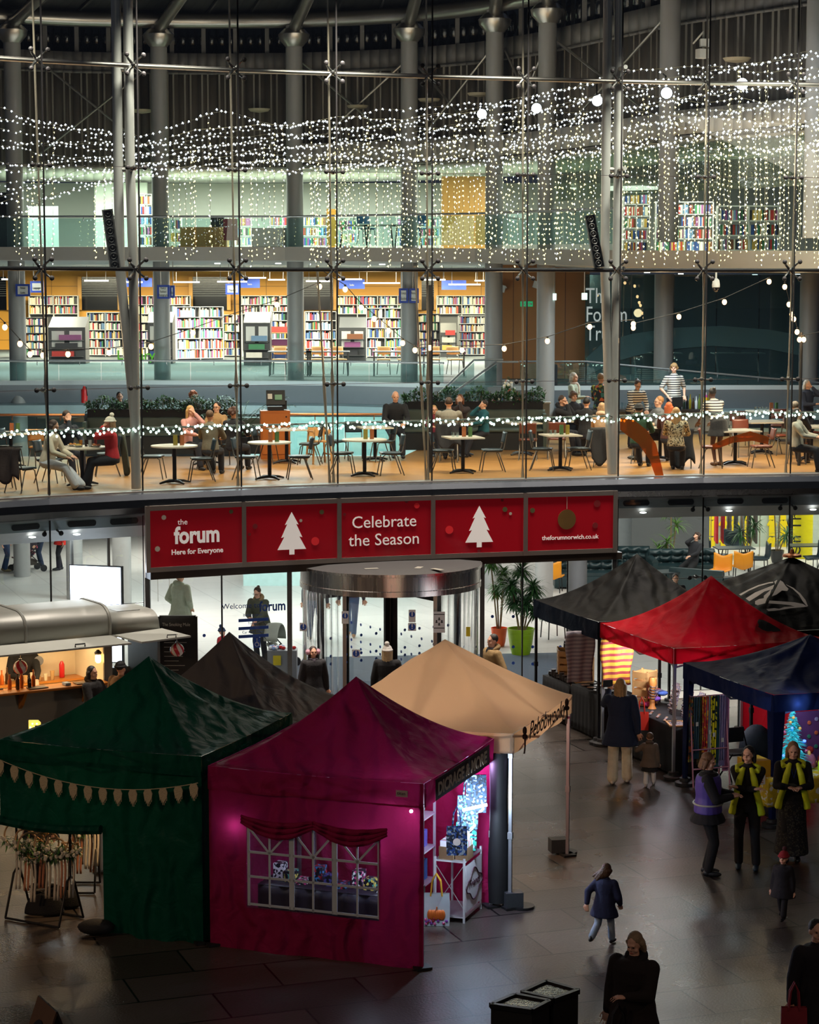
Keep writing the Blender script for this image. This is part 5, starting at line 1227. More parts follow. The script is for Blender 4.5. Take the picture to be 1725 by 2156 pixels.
pr, J = person('staff member with fair hair, yellow vest and long speckled skirt holding a phone', G(1666, 1812), D(-4), 1.72, 'stand', '0d0d12', speckle('speckled skirt', ('0c0c10', '101014', '0c0c10', '3a382f'), 60), ('long', '8a6a48'), '101012', LH='front', RH='front', skirt=.82, pitch=12, vox=.009, fat=1.08)
side_panels(pr, J, 'c8d41c')
q = MB(); q.tube([J['neck'] + V((-.06, -.1, 0)), J['neck'] + V((0, -.17, -.2)), J['neck'] + V((.06, -.1, 0))], .008, 5); q.build('lanyard', mat('blue lanyard', '2040a0', .6), pr)
w_ = wpt(pr, J['arms'][1][3]); tag(MB().box((w_.x + .04, w_.y - .09, w_.z + .06), (.075, .14, .012), .2).build('phone', BLACK, smooth=False), 'dark phone held by the staff member in the long skirt', 'phone')
person('small child in a red bobble hat and dark coat walking at the right', G(1648, 1934), D(-30), .92, 'stand', '15131a', '101014', ('short', '2a1c14'), '101010', coat=.17, hat=('pom', '8c1c24'), trim='401418', child=1, vox=.009, LF=(.06, -.14, 0), RF=(-.06, .14, 0))
person('girl in a navy coat and pale jeans running with her hair flying', G(1272, 1990), D(148), 1.06, 'run', '141c3c', '8898a8', ('fly', '4a3018'), '1c1c20', coat=.15, child=.7, vox=.009, LF=(.06, .24, .10), RF=(-.05, -.12, 0), LH='back', RH='swing', lean=10)
person('adult with fair hair and a hooded dark brown coat at the bottom edge', V(((1352 - XC) * 21.3 / 4525, 21.3, 0)), D(-35), 1.68, 'stand', '1a100e', '101014', ('bob', '8a7458'), '101010', coat=.22, hood='14100e', fat=1.22, LH='front', RH='down', vox=.009, pitch=20)
q = V(((1318 - XC) * 21.1 / 4525, 21.1, .35)); tote(q, .3, .4, .1, mat('black bag', '0c0c10', .6), 'black shoulder bag hanging beside the adult in the hooded brown coat')
person('person in a dark coat half cut by the right edge at the bottom', V(((1748 - XC) * 21.8 / 4525, 21.8, 0)), D(10), 1.66, 'stand', '141218', '101014', ('short', '1a1410'), coat=.2, vox=.011)
q = V(((1702 - XC) * 21.6 / 4525, 21.6, .32)); tote(q, .26, .5, .1, mat('dull red bag', '8a2230', .7), 'dull red bag at the bottom right corner')
person('person in dark leggings and ankle boots standing behind the hanging wreaths', G(88, 1872), D(-40), 1.7, 'stand', '121216', '0e0e12', ('long', '2a2018'), '2c2622', coat=.12, LF=(.12, -.06, 0), RF=(-.1, .05, 0), vox=.010)
# ---- by the van and the entrance
def at_head(px, py, z, dy=0): 
    y = (CH - z) * 4500 / (py - HZ) ; return V(((px - XC) * y / 4525, y, 0))
person('woman with long dark hair and a fur-hooded dark jacket waiting at the van counter', at_head(182, 1412, 1.66), D(60), 1.66, 'stand', '14110f', '101014', ('long', '1c120e'), coat=.12, hood='4a3a26', LH='front', RH='front')
person('person in a black beanie and tan coat at the end of the van', at_head(243, 1402, 1.68), D(150), 1.68, 'stand', '8a6848', '202024', ('short', '1c120e'), hat=('', '121214'), coat=.15)
vb, VJ = person('barista dressed in black serving inside the van', V(((30 - XC) * 38.6 / 4525, 38.6, .1)), D(20), 1.78, 'stand', '08080a', '08080a', ('short', '16100c'), hat=('', '0c0c0e'), LH='reach', RH='front', fat=1.25, lean=12)
MB().lathe([(.001, 0), (.09, .004), (.09, .01)], (0, 0, 0), 18, 0, 'y').build('round_badge', mat('grey print', '6a6a6c', .7), vb).location = VJ['arms'][0][1] + V((.06, -.12, -.06))
pr, J = person('girl with long dark hair and fluffy pink earmuffs by the revolving door', at_head(656, 1369, 1.56), D(15), 1.56, 'stand', '1c1a1e', '141418', ('long', '2a1a14'), hat=None, coat=.12, scarf='38303a')
q = MB()
for s in (-1, 1): q.ball(J['head'] + J['HM'] @ V((s * .095, -.02, 0)), (.05, .06, .06), 10, 8)
blob('earmuffs', q, cloth('d8a8b8'), pr, .012, 1)
person('woman in a white bobble hat with blonde hair, seen from behind at the revolving door', at_head(815, 1360, 1.72), D(172), 1.66, 'stand', '101014', '141418', ('long', 'b8a078'), hat=('pom', 'e8e4dc'), coat=.12)
person('youth in a tan hooded jacket standing right of the revolving door', at_head(1040, 1343, 1.76), D(-62), 1.76, 'stand', '8a7048', '20242c', ('short', '1a120e'), coat=.08, hood='7c6440', RH='pocket', LH='pocket', scarf='202024')
# ---- lobby
person('person in a pale green padded coat behind the welcome glass', V(((372 - XC) * 48.0 / 4525, 48.0, .02)), D(140), 1.8, 'stand', 'a4ae98', '2a2c34', ('short', '4a3a30'), coat=.15, hood='98a28c', fat=1.15, RH='pocket', LH='pocket')
person('woman in a furry-hooded green parka bending to a pram behind the welcome glass', V(((545 - XC) * 46.6 / 4525, 46.6, .02)), D(-25), 1.68, 'stand', '4c5040', '2a2c34', ('bun', '3a2418'), coat=.16, hood='8a7450', lean=16, glasses=1, LH='reach', RH='front', pitch=18)
person('small child in a blue hat and red coat behind the welcome glass', V(((461 - XC) * 45.4 / 4525, 45.4, .02)), D(60), .98, 'stand', 'b83038', '30303c', ('short', '4a3020'), hat=('pom', '2c3c58'), coat=.12, child=1)
person('person in jeans walking inside the revolving door, nearer the left post', G(664, 1346, .02), D(170), 1.76, 'stand', '303848', '3c5878', ('short', '3a2a20'), LF=(.08, .25, 0), RF=(-.08, -.2, 0))
person('person in jeans walking away inside the lobby, framed by the door', G(740, 1340, .02), D(175), 1.78, 'stand', '282c38', '4a6a90', ('short', '3a2a20'), 'c89a70', LF=(.08, -.22, 0), RF=(-.08, .22, 0))
person('man in jeans at the far left edge of the lobby', G(12, 1203, .02), D(80), 1.76, 'stand', '33322c', '2c4668', ('short', '3a2a20'), '8a8060', LF=(.1, .1, 0))
person('person in dark jeans standing behind the flowered pushchair', G(88, 1196, .02), D(-80), 1.7, 'stand', '3c3a44', '26344c', ('long', '3a2a20'), 'c8c8c8', LH='reach', RH='reach')
person('person in a red jacket and black leggings near the left lobby column', G(131, 1200, .02), D(-70), 1.72, 'stand', 'd8281c', '16161c', ('long', '2a1c14'), coat=.1, LF=(.08, -.12, 0))
person('person lounging back on the buttoned sofa below the palm', G(1455, 1224, .02), D(-35), 1.74, 'sit', '1c1c22', '141418', ('curly', '3a2418'), lean=-24, LF=(.1, -.75, 0), RF=(-.12, -.6, 0), RH='face', LH='lap', seat=.48)
person('person with dark hair seated low between the black gazebo and the black parasol', at_head(1432, 1217, 1.28) + V((0, 0, .02)), D(5), 1.66, 'sit', '1c1c20', '141418', ('short', '241812'), LH='lap', RH='lap')
# ---- cafe: standing
def cf(px, Y): return V(((px - XC) * Y / 4525, Y, FZ))
pr, J = person('waiter in a striped T-shirt standing by the bar, looking left', cf(1422, 55.0), D(25), 1.86, 'stand', STR, '2a3244', ('mop', '8a6840'), sleeve=.45, yaw=-.7, RH='pocket', LH='pocket', lean=0); MB().box(J['hip'] + V((.02, -.16, -.12)), (.3, .03, .26)).build('apron_pouch', BLACK, pr)
person('waitress with dark tied hair in a striped top leaning over a table', cf(1336, 51), D(20), 1.66, 'stand', STR, '202430', ('bun', '3a2820'), lean=24, RH='reach', LH='table', glasses=1, pitch=20)
person('waitress with black hair in a striped top and black shorts, back turned', cf(1518, 46.0), D(205), 1.70, 'stand', STR, '121214', ('bun', '141010'), skin=SKIN2, lean=26, LH='reach', RH='reach', skirt=.28, bare=1, sleeve=.48, shoes='5a3a20')
person('grey-haired woman in a pale green cardigan and scarf standing by the bar', cf(1211, 52.4), D(60), 1.72, 'stand', 'a8ac98', '3a3c40', ('bob', 'a89c8c'), scarf='c0a898', RH='front')
person('man in a bright patterned shirt standing beside the right mast, back turned', cf(1268, 51.0), D(150), 1.76, 'stand', speckle('bright leaf shirt', ('1c1c20', '2a3a20', '1c1c20', 'b8582a', '2a6a6a', '8a8a2a', '1c1c20'), 16), '2a2c34', ('short', '7a6040'), RH='front', LH='front')
person('older woman with grey hair in a navy fleece at the right edge of the cafe', cf(1705, 50.6), D(40), 1.62, 'stand', '1c2438', '20242c', ('bob', 'b0a8a0'), LH='face', RH='front')
person('bald man in a black jumper eating in front of the copper rail', cf(832, 48.0) + V((0, 0, .03)), D(8), 1.78, 'sit', '101014', '16161c', ('bald', '5a5048'), seat=.56, lean=10, pitch=10, fat=1.15)
# ---- cafe: seated
def seated(label, px, Y, rz, top, hair, h=1.68, **k):
    k.setdefault('bottom', '1a1a22'); return person(label, cf(px, Y), D(rz), h, 'sit', top, hair=hair, **k)
seated('woman in a cream jumper and white trousers at the left round table', 98, 40.6, 76, 'd8ccb4', ('long', '3a281e'), bottom='d4d8e0', shoes='101014', LF=(.1, -.62, 0), RF=(-.05, -.55, 0), wide=.6, vox=.010, LH='table', RH='table', lean=14, pitch=14)
seated('bearded man in a dark shirt eating at the left round table', 134, 42.6, 40, '141c26', ('short', '2c2018'), 1.78, beard='4a3020', RH='face', LH='table', pitch=12, lean=8)
seated('woman in a white bobble hat and red jumper at the left table', 226, 41.3, -80, 'a81c24', ('long', '8a6a44'), hat=('pom', 'e0dac8'), bottom='15171c', shoes='16202c', RH='face', LH='face', wide=.8, lean=4)
seated('dark-haired man half hidden behind the left hedge', 249, 51.0, 10, '2a2a30', ('short', '1c1410'))
seated('woman with ginger hair half hidden behind the left hedge', 403, 51.2, -8, '3a3030', ('curly', 'a85a30'), pitch=10)
seated('blonde woman in a pink jumper resting her cheek on her hand', 402, 45.2, 40, 'c08a84', ('long', 'b08850'), LH='face', RH='table')
seated('person with short brown hair in a grey jumper, back to the glass', 441, 43.6, 170, '6a6454', ('short', '5a4028'), bottom='20242c')
seated('man in glasses and a tan jacket opposite the blonde woman', 452, 46.6, -20, '9a7850', ('short', '1c1410'), glasses=1)
seated('person with long curly brown hair in black, back to the glass', 492, 44.6, 160, '141216', ('curly', '4a2a1c'))
seated('man in a grey printed T-shirt seated with his back to the glass', 946, 47.2, 176, '7a766c', ('short', '3a2a20'), 1.82, fat=1.2, sleeve=.5, bottom='30343c')
seated('woman with auburn hair drinking opposite the man in the grey T-shirt', 968, 49.0, -12, '3a2a24', ('bob', '7a4a28'), LH='face', RH='table', seat=.5)
seated('boy in a teal top on the banquette', 1016, 48.4, -70, '12505c', ('short', '2a1c14'), 1.5, RH='face', seat=.5)
seated('small blonde child at the near end of the banquette', 915, 48.4, 10, '702030', ('bob', 'b89058'), 1.25, child=.6, seat=.5)
seated('person in a black hoodie and glasses with hands at the mouth', 1178, 49.0, 62, '15151a', ('short', '3a281c'), 1.76, hood='15151a', glasses=1, RH='face', LH='face', lean=14)
seated('young man with a brown fringe in a dark top at the back of the group', 1212, 50.4, 22, '23252e', ('mop', '5a3c24'), 1.78)
seated('person with black hair in black seen from behind in the group by the mast', 1238, 48.2, 168, '0f0f12', ('short', '100c0c'), 1.72)
seated('person in a beige hooded top partly behind the right mast', 1272, 46.6, 160, 'b89878', ('long', '8a6a48'), 1.66, hood='c0a488')
seated('person in a dark green hoodie and black cap with back turned', 1350, 45.4, 160, '22402a', ('short', '0e0c0c'), 1.74, hat=('', '121214'), hood='1e3826')
seated('man with fair brown hair and glasses in a grey T-shirt, facing left', 1386, 47.8, -70, '4a4c50', ('short', '8a6038'), 1.8, glasses=1, sleeve=.5)
seated('woman with long red hair seen from behind', 1413, 46.8, 165, '4a2a24', ('long', 'a04a1c'), 1.66)
seated('blonde woman in a leopard print top with a dark coat over her chair', 1428, 44.6, 168, speckle('leopard print', ('c0b090', '2a241c', 'c0b090', '8a7a5a'), 40), ('long', 'a88050'), 1.68, bottom='141418')
seated('man with short grey hair at the right edge table', 1682, 46.4, 150, '1c2430', ('short', '5a5248'), 1.74)
seated('woman with dark hair in a cream blouse at the right edge', 1690, 44.4, 70, 'b8b0a0', ('long', '1a1210'), 1.66, bottom='1c1c22', LH='table', RH='table')
# ------------------------------------------------------------------ cafe furniture
VINYL = mat('dark blue green vinyl', '1c2c34', .35, var=.1); BRV = mat('red brown vinyl', '5a2c20', .35, var=.1); TUBE = mat('dull steel tube', '6c6a66', .35, .8)
def cafe_chair(label, p, rz, vm=VINYL):
    t = thing('cafe_chair', label, 'chair', p, rz, 'cafe chairs')
    MB().grid(lambda u, v: V((-.2 + .4 * u, -.2 + .4 * v, .455 + .015 * math.sin(PI * u) * math.sin(PI * v) - .03 * max(0, .15 - v))), 6, 6).build('seat', vm, t, thick=.035)
    MB().grid(lambda u, v: V((-.19 + .38 * u, .235 + .05 * v - .035 * math.sin(PI * u), .60 + .24 * v)), 8, 6).build('backrest', vm, t, thick=.03)
    for s in (-1, 1):
        MB().tube([(s * .20, -.24, 0), (s * .18, -.17, .40), (s * .175, -.12, .435), (s * .175, .10, .435)], .012, 6).build('leg', TUBE, t)
        MB().tube([(s * .20, .26, 0), (s * .18, .12, .40), (s * .175, .06, .435)], .012, 6).build('leg', TUBE, t)
        MB().tube([(s * .175, -.1, .43), (s * .18, .17, .43), (s * .185, .225, .50), (s * .185, .28, .80)], .012, 6).build('back_tube', TUBE, t)
    return t
ch0 = None
def chair(px, by, rz, label, vm=VINYL):
    global ch0
    p = G(px, by, FZ)
    if vm is VINYL:
        if ch0 is None: ch0 = cafe_chair(label, p, D(rz)); return ch0
        return dup(ch0, p, D(rz), label)
    return cafe_chair(label, p, D(rz), vm)
for px, by, rz, lb in ((46, 1036, 150, 'dark cafe chair with its back to the glass at the far left'), (4, 1030, 110, 'dark cafe chair half cut by the left edge of the picture'), (106, 1016, 76, 'cafe chair under the woman in the cream jumper'), (226, 1002, -80, 'cafe chair under the woman in the white bobble hat'), (20, 985, 60, 'dark cafe chair with a coat, behind the far left chair'),
    (322, 1008, 86, 'empty cafe chair right of the left mast, facing the table with yellow menus'), (424, 1013, -78, 'empty cafe chair facing left, right of the table with yellow menus'), (520, 1009, 82, 'empty cafe chair just right of the curly-haired person, facing right'), (630, 1008, -82, 'empty cafe chair facing left, second table right of the left mast'),
    (722, 1000, 84, 'empty cafe chair facing right at the round table with an olive menu stand'), (822, 1000, -80, 'empty cafe chair facing left at the round table with an olive menu stand'), (934, 994, 82, 'empty cafe chair facing right at the square table before the grey T-shirt'), (1036, 993, -84, 'empty cafe chair facing left at the square table before the grey T-shirt'),
    (1143, 990, 82, 'empty cafe chair facing right at the last square table left of the right mast'), (1216, 989, -82, 'empty cafe chair facing left at the last square table left of the right mast'), (1272, 982, 170, 'cafe chair draped with a dark coat beside the right mast'), (1436, 984, 172, 'cafe chair draped with a black coat under the leopard print top'), (1352, 975, 165, 'cafe chair under the person in the black cap'),
    (560, 976, 75, 'dark chair tucked at the square table behind the second round table, left side'), (652, 978, -95, 'dark chair tucked at the square table behind the second round table, right side'), (706, 972, 60, 'dark chair at the back table left of the bald man'), (748, 968, 10, 'dark chair on the far side of the back table'), (806, 972, -70, 'dark chair at the back table in front of the bald man'), (441, 985, 170, 'chair under the person in the grey jumper'), (492, 980, 160, 'chair under the curly-haired person'), (946, 972, 176, 'chair under the man in the grey T-shirt'), (136, 1000, 40, 'chair under the bearded man')):
    chair(px, by, rz, lb)
for px, by, rz, lb in ((1112, 968, 175, 'red brown chair with its back to the glass, first behind the last square table'), (1172, 966, 178, 'red brown chair with its back to the glass, second behind the last square table'), (1498, 985, 80, 'red brown chair left of the set table by the orange reflection'), (1602, 984, -85, 'red brown chair right of the set table by the orange reflection'), (1566, 962, 10, 'red brown chair on the far side of the set table'), (1640, 958, -60, 'red brown chair at the middle table near the right edge'), (1556, 940, 0, 'red brown chair at the farthest white table, left end'), (1640, 934, -10, 'red brown chair at the farthest white table, right end'), (1682, 975, 160, 'red brown chair under the cream blouse at the right edge'), (1700, 950, 30, 'red brown chair near the older woman')):
    chair(px, by, rz, lb, BRV)
MARB = mat('pale marble top', 'cfc8b8', .25, var=.06, scale=5); EDGE = mat('black pedestal', '141416', .4, .3)
MENU = [mat('menu ' + c, c, .5, var=.3, scale=20) for c in ('7a6a1c', '8a4a20', '3a5a2c')]
def cafe_table(px, by, kind, label, r=.42, menu=None, glasses=0):
    p = G(px, by, FZ); t = thing('cafe_table', label, 'table', p, .25)
    m = MB()
    if kind == 'r': m.lathe([(r - .02, .72), (r, .725), (r, .75), (r - .01, .755), (.01, .755)], (0, 0, 0), 32)
    else: m.box((0, 0, .74), (r * 1.75, r * 1.75, .03))
    m.build('table_top', MARB, t, ang=.5); MB().cyl((0, 0, .03), .04, .69, 12).build('pedestal', EDGE, t); m = MB()
    for k in range(4):
        a = k * PI / 2 + .4; m.tube([(0, 0, .06), (math.cos(a) * .2, math.sin(a) * .2, .05), (math.cos(a) * .34, math.sin(a) * .34, .018)], [.035, .028, .018], 6)
    m.build('base', EDGE, t)
    if menu is not None:
        for k in range(2):
            o = MB().box((p.x + .02 + k * .13, p.y + .02, FZ + .755 + .1), (.085, .03, .2), .2 + k * .5).build('menu_stand', MENU[(menu + k) % 3], smooth=False); tag(o, '%s menu card standing on the %s' % (('olive', 'brown', 'green')[(menu + k) % 3], label.replace('pale ', '')[:60]), 'menu')
    for k in range(glasses):
        o = MB().lathe([(.028, 0), (.036, .1), (.033, .1), (.025, .01)], (p.x - .12 - .085 * k, p.y - .05 + .05 * (k % 2), FZ + .755), 10).build('tumbler', glass('tumbler glass', (.85, .92, .92), .15)); tag(o, 'clear tumbler on the %s, %s from the right' % (label.replace('pale ', '')[:60], ORD[k]), 'glass', 'tumblers on the cafe tables')
    return t, p
t1, p1 = cafe_table(174, 1022, 'r', 'round table with food at the far left group', .50)
cafe_table(368, 1018, 'r', 'round table just right of the left mast', .46, 0); cafe_table(568, 1009, 'r', 'second empty round table from the left mast', .44, 1); cafe_table(768, 1002, 'r', 'round table in front of the bald man', .46, 0)
cafe_table(975, 996, 's', 'square table in front of the grey T-shirt', .42, 1, 2); cafe_table(1180, 990, 's', 'square table left of the right mast', .42, 2, 2)
cafe_table(604, 975, 's', 'square table below the till', .44); cafe_table(790, 970, 's', 'square table just before the bald man', .42); cafe_table(436, 978, 's', 'table of the group before the left hedge', .5); cafe_table(972, 960, 's', 'table of the family on the banquette', .5)
cafe_table(1100, 958, 's', 'pale table on the banquette behind the last chairs', .42, None, 2); cafe_table(1215, 952, 's', 'table of the group beside the right mast', .5); cafe_table(1390, 968, 's', 'table of the group behind the orange reflection', .52, None, 2)
cafe_table(1548, 978, 's', 'white set table behind the orange reflection', .5, None, 3); cafe_table(1604, 955, 's', 'middle white table near the right edge', .55); cafe_table(1622, 928, 's', 'farthest white table near the right edge', .55, 1, 4); cafe_table(1708, 968, 's', 'table of the right edge pair', .5, None, 2); cafe_table(24, 985, 'r', 'pale wood round table at the far left', .55, 1)
for k, (dx, dy, c, nm) in enumerate(((-.2, .1, 'b8782c', 'bowl of golden food'), (-.05, -.1, 'c8a850', 'plate of chips'), (.18, .05, '6a4a2a', 'board of brown food'), (.3, -.12, 'a8602c', 'bowl of orange food'))):
    q = p1 + V((dx, dy, .757)); t = thing('food_bowl', nm + ' on the far left round table', 'dish', q); MB().lathe([(.05, 0), (.1, .035), (.09, .035), (.04, .01)], (0, 0, 0), 14).build('bowl', WHITE, t)
    m = MB()
    for j in range(9): m.ball((R.uniform(-.06, .06), R.uniform(-.06, .06), .04), .022, 6, 4)
    o = m.build('food', mat('food ' + c, c, .7, var=.3), t); o['kind'] = 'stuff'
for k in range(4):
    q = p1 + V((-.02 + .09 * k, -.02 + .1 * (k % 2), .757)); tag(MB().lathe([(.03, 0), (.034, .13), (.03, .13), (.027, .01)], q, 10).build('drink_glass', mat(('amber drink', 'cola drink', 'clear drink', 'red drink')[k], ('a86a1c', '2a1410', 'b8c0c0', '6a1c1c')[k], .15, trans=.3)), '%s drink in a glass on the far left round table' % ('amber', 'dark', 'clear', 'red')[k], 'glass')
# draped coats
def drape(px, by, rz, c, label, h=.6):
    p = G(px, by, FZ); m = MB().grid(lambda u, v: V((-.25 + .5 * u + .03 * math.sin(v * 5), .30 + .05 * math.sin(u * 9) + .10 * v, .86 - h * v * (1 - .15 * math.sin(u * 7)))), 18, 12)
    m.v = [rotz(v, D(rz)) + p for v in m.v]; tag(m.build('draped_coat', cloth(c), thick=.03), label, 'coat')
drape(226, 1002, -80, '3c4236', 'green coat draped over the chair of the woman in the bobble hat', .75); drape(1272, 982, 170, '1c1816', 'dark brown coat draped over the chair beside the right mast', .72); drape(1436, 984, 172, '0e0e11', 'black coat draped over the chair of the leopard print woman', .75); drape(441, 985, 170, '14161c', 'dark coat draped behind the person in the grey jumper', .6); drape(46, 1036, 150, '2c1c14', 'brown coat hanging behind the far left chair', .6); drape(946, 972, 176, '16161a', 'black coat draped below the grey T-shirt', .5)
# banquettes and hedges
UPH = mat('grey green upholstery', '5c6a62', .6, var=.08)
def banquette(x0, x1, Y, label, bz=.92, ends=True):
    a, b = (x0 - XC) * Y / 4525, (x1 - XC) * Y / 4525; L = b - a; t = thing('banquette', label, 'bench', ((a + b) / 2, Y, FZ))
    MB().box((0, -.1, .2), (L, .6, .4)).build('base', mat('dark bench base', '2a2c2c', .6), t, False)
    MB().grid(lambda u, v: V((-L / 2 + L * u, -.42 + .5 * v, .44 + .05 * math.sin(PI * v) ** .5)), int(L * 6), 8).build('seat', UPH, t, thick=.06)
    MB().grid(lambda u, v: V((-L / 2 + L * u, .10 - .05 * abs(math.sin(u * L * PI / .55)) ** .5 * math.sin(PI * v) ** .5, .46 + (bz - .46) * v)), int(L * 16), 10).build('backrest', UPH, t, thick=.08)
    if ends:
        for s in (-1, 1): MB().box((s * (L / 2 - .03), -.12, bz * .46), (.08, .62, bz * .92)).build('end_panel', UPH, t, False)
    return t
banquette(176, 560, 49.6, 'long grey green banquette under the left hedge', .80); banquette(846, 1150, 50.8, 'long grey green banquette under the right hedge'); 
def hedge(x0, x1, Y, zb, h, label, seed):
    a, b = (x0 - XC) * Y / 4525, (x1 - XC) * Y / 4525; L = b - a; t = thing('planter', label, 'planter', ((a + b) / 2, Y + .22, zb)); rr = random.Random(seed)
    MB().box((0, 0, .1), (L, .24, .2)).build('trough', mat('black planter', '16181a', .6), t, False); m, st = MB(), MB()
    for k in range(int(L * 900)):
        x = rr.uniform(-L / 2 - .05, L / 2 + .05); y, z = rr.gauss(0, .09), .16 + h * rr.random() ** .8 * (.8 + .25 * math.sin(x * 9 + rr.random()))
        leafblade(m, (x, y, z), V((rr.uniform(-1, 1), rr.uniform(-1, 1), rr.uniform(-.3, 1))), rr.uniform(.06, .10), .022, .5, 0 if rr.random() < .6 else 1, 2)
    for k in range(int(L * 20)): x = rr.uniform(-L / 2, L / 2); st.tube([(x, 0, .15), (x + rr.uniform(-.05, .05), rr.uniform(-.06, .06), .15 + h * .8)], .006, 4)
    m.build('foliage', [LEAF, LEAF2], t, smooth=False); st.build('stems', mat('cane stem', '8a7350'), t)
hedge(178, 488, 49.6, FZ + .80, .34, 'long black trough of green hedge on the left banquette', 4); hedge(850, 1146, 50.8, FZ + .92, .36, 'long black trough of green hedge on the right banquette', 5)
p = V(((511 - XC) * 49.8 / 4525, 49.2, FZ)); t = thing('potted_palm', 'feathery palm in a dark pot between the left hedge and the till', 'plant', p); MB().lathe([(.14, 0), (.2, .4), (.17, .4), (.01, .36)], (0, 0, 0), 18).build('pot', BLACK, t)
m = MB(); rr = random.Random(3)
for k in range(16):
    a = rr.uniform(0, 2 * PI); e = rr.uniform(.9, 1.35); q = V((0, 0, .38)); d = V((math.cos(a) * math.cos(e), math.sin(a) * math.cos(e), math.sin(e)))
    for j in range(10):
        q2 = q + d * .15; d = (d + V((math.cos(a) * .09, math.sin(a) * .09, -.09))).normalized(); m.tube([q, q2], .006, 4, cap=False)
        if j > 2:
            for s in (-1, 1): leafblade(m, q2, d * .5 + V((-math.sin(a), math.cos(a), 0)) * s + V((0, 0, -.1)), .26 - .012 * j, .011, .5, 0, 3)
        q = q2
m.build('fronds', LEAF, t, smooth=False)
# till on its cabinet
tc_ = V(((577 - XC) * 48.0 / 4525, 48.0, FZ)); t = thing('till_cabinet', 'orange wood cabinet with a menu holder under the till', 'cabinet', tc_, .12)
MB().box((0, 0, .54), (.66, .5, 1.08)).build('body', mat('orange veneer', 'a85c20', .4, var=.15, scale=3), t, False); MB().box((0, -.255, .56), (.58, .012, .9)).build('door', mat('orange veneer light', 'b4662a', .4, var=.15, scale=3), t, False); MB().ball((.24, -.27, .95), .018, 8, 6).build('knob', BLACK, t)
t = thing('till', 'black card till with a green screen on the orange cabinet', 'till', tc_ + V((.02, 0, 1.085)), .12)
MB().box((0, .05, .04), (.36, .34, .08)).box((.2, .05, .12), (.1, .2, .2)).build('base', BLACK, t, False); MB().box((0, 0, .27), (.42, .1, .34), 0, 0, Matrix.Rotation(-.35, 3, 'X')).build('casing', BLACK, t, False)
MB().box((.06, -.06, .29), (.16, .02, .12), 0, 0, Matrix.Rotation(-.35, 3, 'X')).build('display', mat('green display', '0c3018', .3, emit=.5, ecol='1a8040'), t, False); MB().box((-.13, -.055, .31), (.1, .02, .12), 0, 0, Matrix.Rotation(-.35, 3, 'X')).build('notice', WHITE, t, False)
# high chair, copper rails, bar
p = G(672, 975, FZ); t = thing('high_chair', 'pale wooden child high chair beside the back tables', 'chair', p, .4)
for x in (-.2, .2):
    for y in (-.2, .2): MB().bar((x * 1.1, y * 1.1, 0), (x * .85, y * .85, .75), .035, .035).build('leg', PINE, t)
m = MB().box((0, 0, .48), (.34, .34, .03))
for x in (-.19, .19): m.bar((x, -.2, .7), (x, .2, .7), .03, .04); m.bar((x, -.2, .2), (x, .2, .2), .025, .03)
m.build('seat', PINE, t, False); MB().box((0, .19, .68), (.38, .025, .2)).build('backrest', PINE, t, False)
t = cafe_chair('pale round-backed wooden chair behind the cream jumper', G(86, 985, FZ), D(170), PINE)
BGL = glass('green tinted balustrade', (.80, .93, .92), .08, body=.05, bcol=(.25, .42, .42)); COPPER = mat('copper handrail', 'b87a4a', .3, .8)
def balustrade(label, pts, z0, h, rail, rr_=.028, step=1.3, gl=BGL):
    pts = [V(p) for p in pts]; t = thing('glass_balustrade', label, 'railing', pts[0])
    for a, b in zip(pts, pts[1:]):
        L = (b - a).length; n = max(1, round(L / step))
        for k in range(n):
            p, q = a.lerp(b, (k + .01) / n), a.lerp(b, (k + .99) / n); d = (q - p).normalized(); nn_ = V((-d.y, d.x, 0)) * .012
            MB().prism([p + V((0, 0, .03)), q + V((0, 0, .03)), q + V((0, 0, h - .05)), p + V((0, 0, h - .05))], nn_).build('glass_panel', gl, t, False, True)
    MB().tube([p + V((0, 0, h)) for p in pts], rr_, 8).build('handrail', rail, t, True, True); m = MB()
    for a, b in zip(pts, pts[1:]):
        n = max(1, round((b - a).length / 1.3))
        for k in range(n): p = a.lerp(b, (k + .5) / n); m.tube([p + V((0, -.03, h - .12)), p + V((0, -.06, h - .08)), p + V((0, 0, h))], .012, 5)
    m.build('brackets', rail, t, True, True); return t
ck = lambda px, Y, z: V(((px - XC) * Y / 4525, Y, z))
balustrade('copper railed glass balustrade at the left back edge of the cafe', [ck(-30, 48.3, FZ), ck(174, 48.3, FZ)], FZ, .96, COPPER); balustrade('copper railed glass balustrade between the till and the bald man', [ck(600, 48.5, FZ), ck(850, 48.5, FZ)], FZ, .96, COPPER)
STL = mat('bright steel rail', 'c8ccd0', .25, .7)
balustrade('long steel railed balustrade along the library landing', [ck(-150, 60.0, LZ), ck(300, 60.4, LZ), ck(700, 59.9, LZ), ck(935, 58.4, LZ)], LZ, .58, STL)
balustrade('glass balustrade curving round the right landing behind the bar', [ck(1095, 58.0, LZ), ck(1236, 58.0, LZ), ck(1470, 58.0, LZ - .28), ck(1730, 58.0, LZ - .58)], LZ, .64, STL)
st = thing('staircase', 'short flight of steps with sloping steel handrails down to the cafe', 'stairs', ck(975, 56.5, FZ)); m = MB()
for k in range(7): m.bb((ck(905, 55 + k * .3, 0).x, 54.4 + k * .42, FZ), (ck(1068, 55 + k * .3, 0).x, 57.4, FZ + .168 * (k + 1)))
m.build('steps', GREYS, st, False, True)
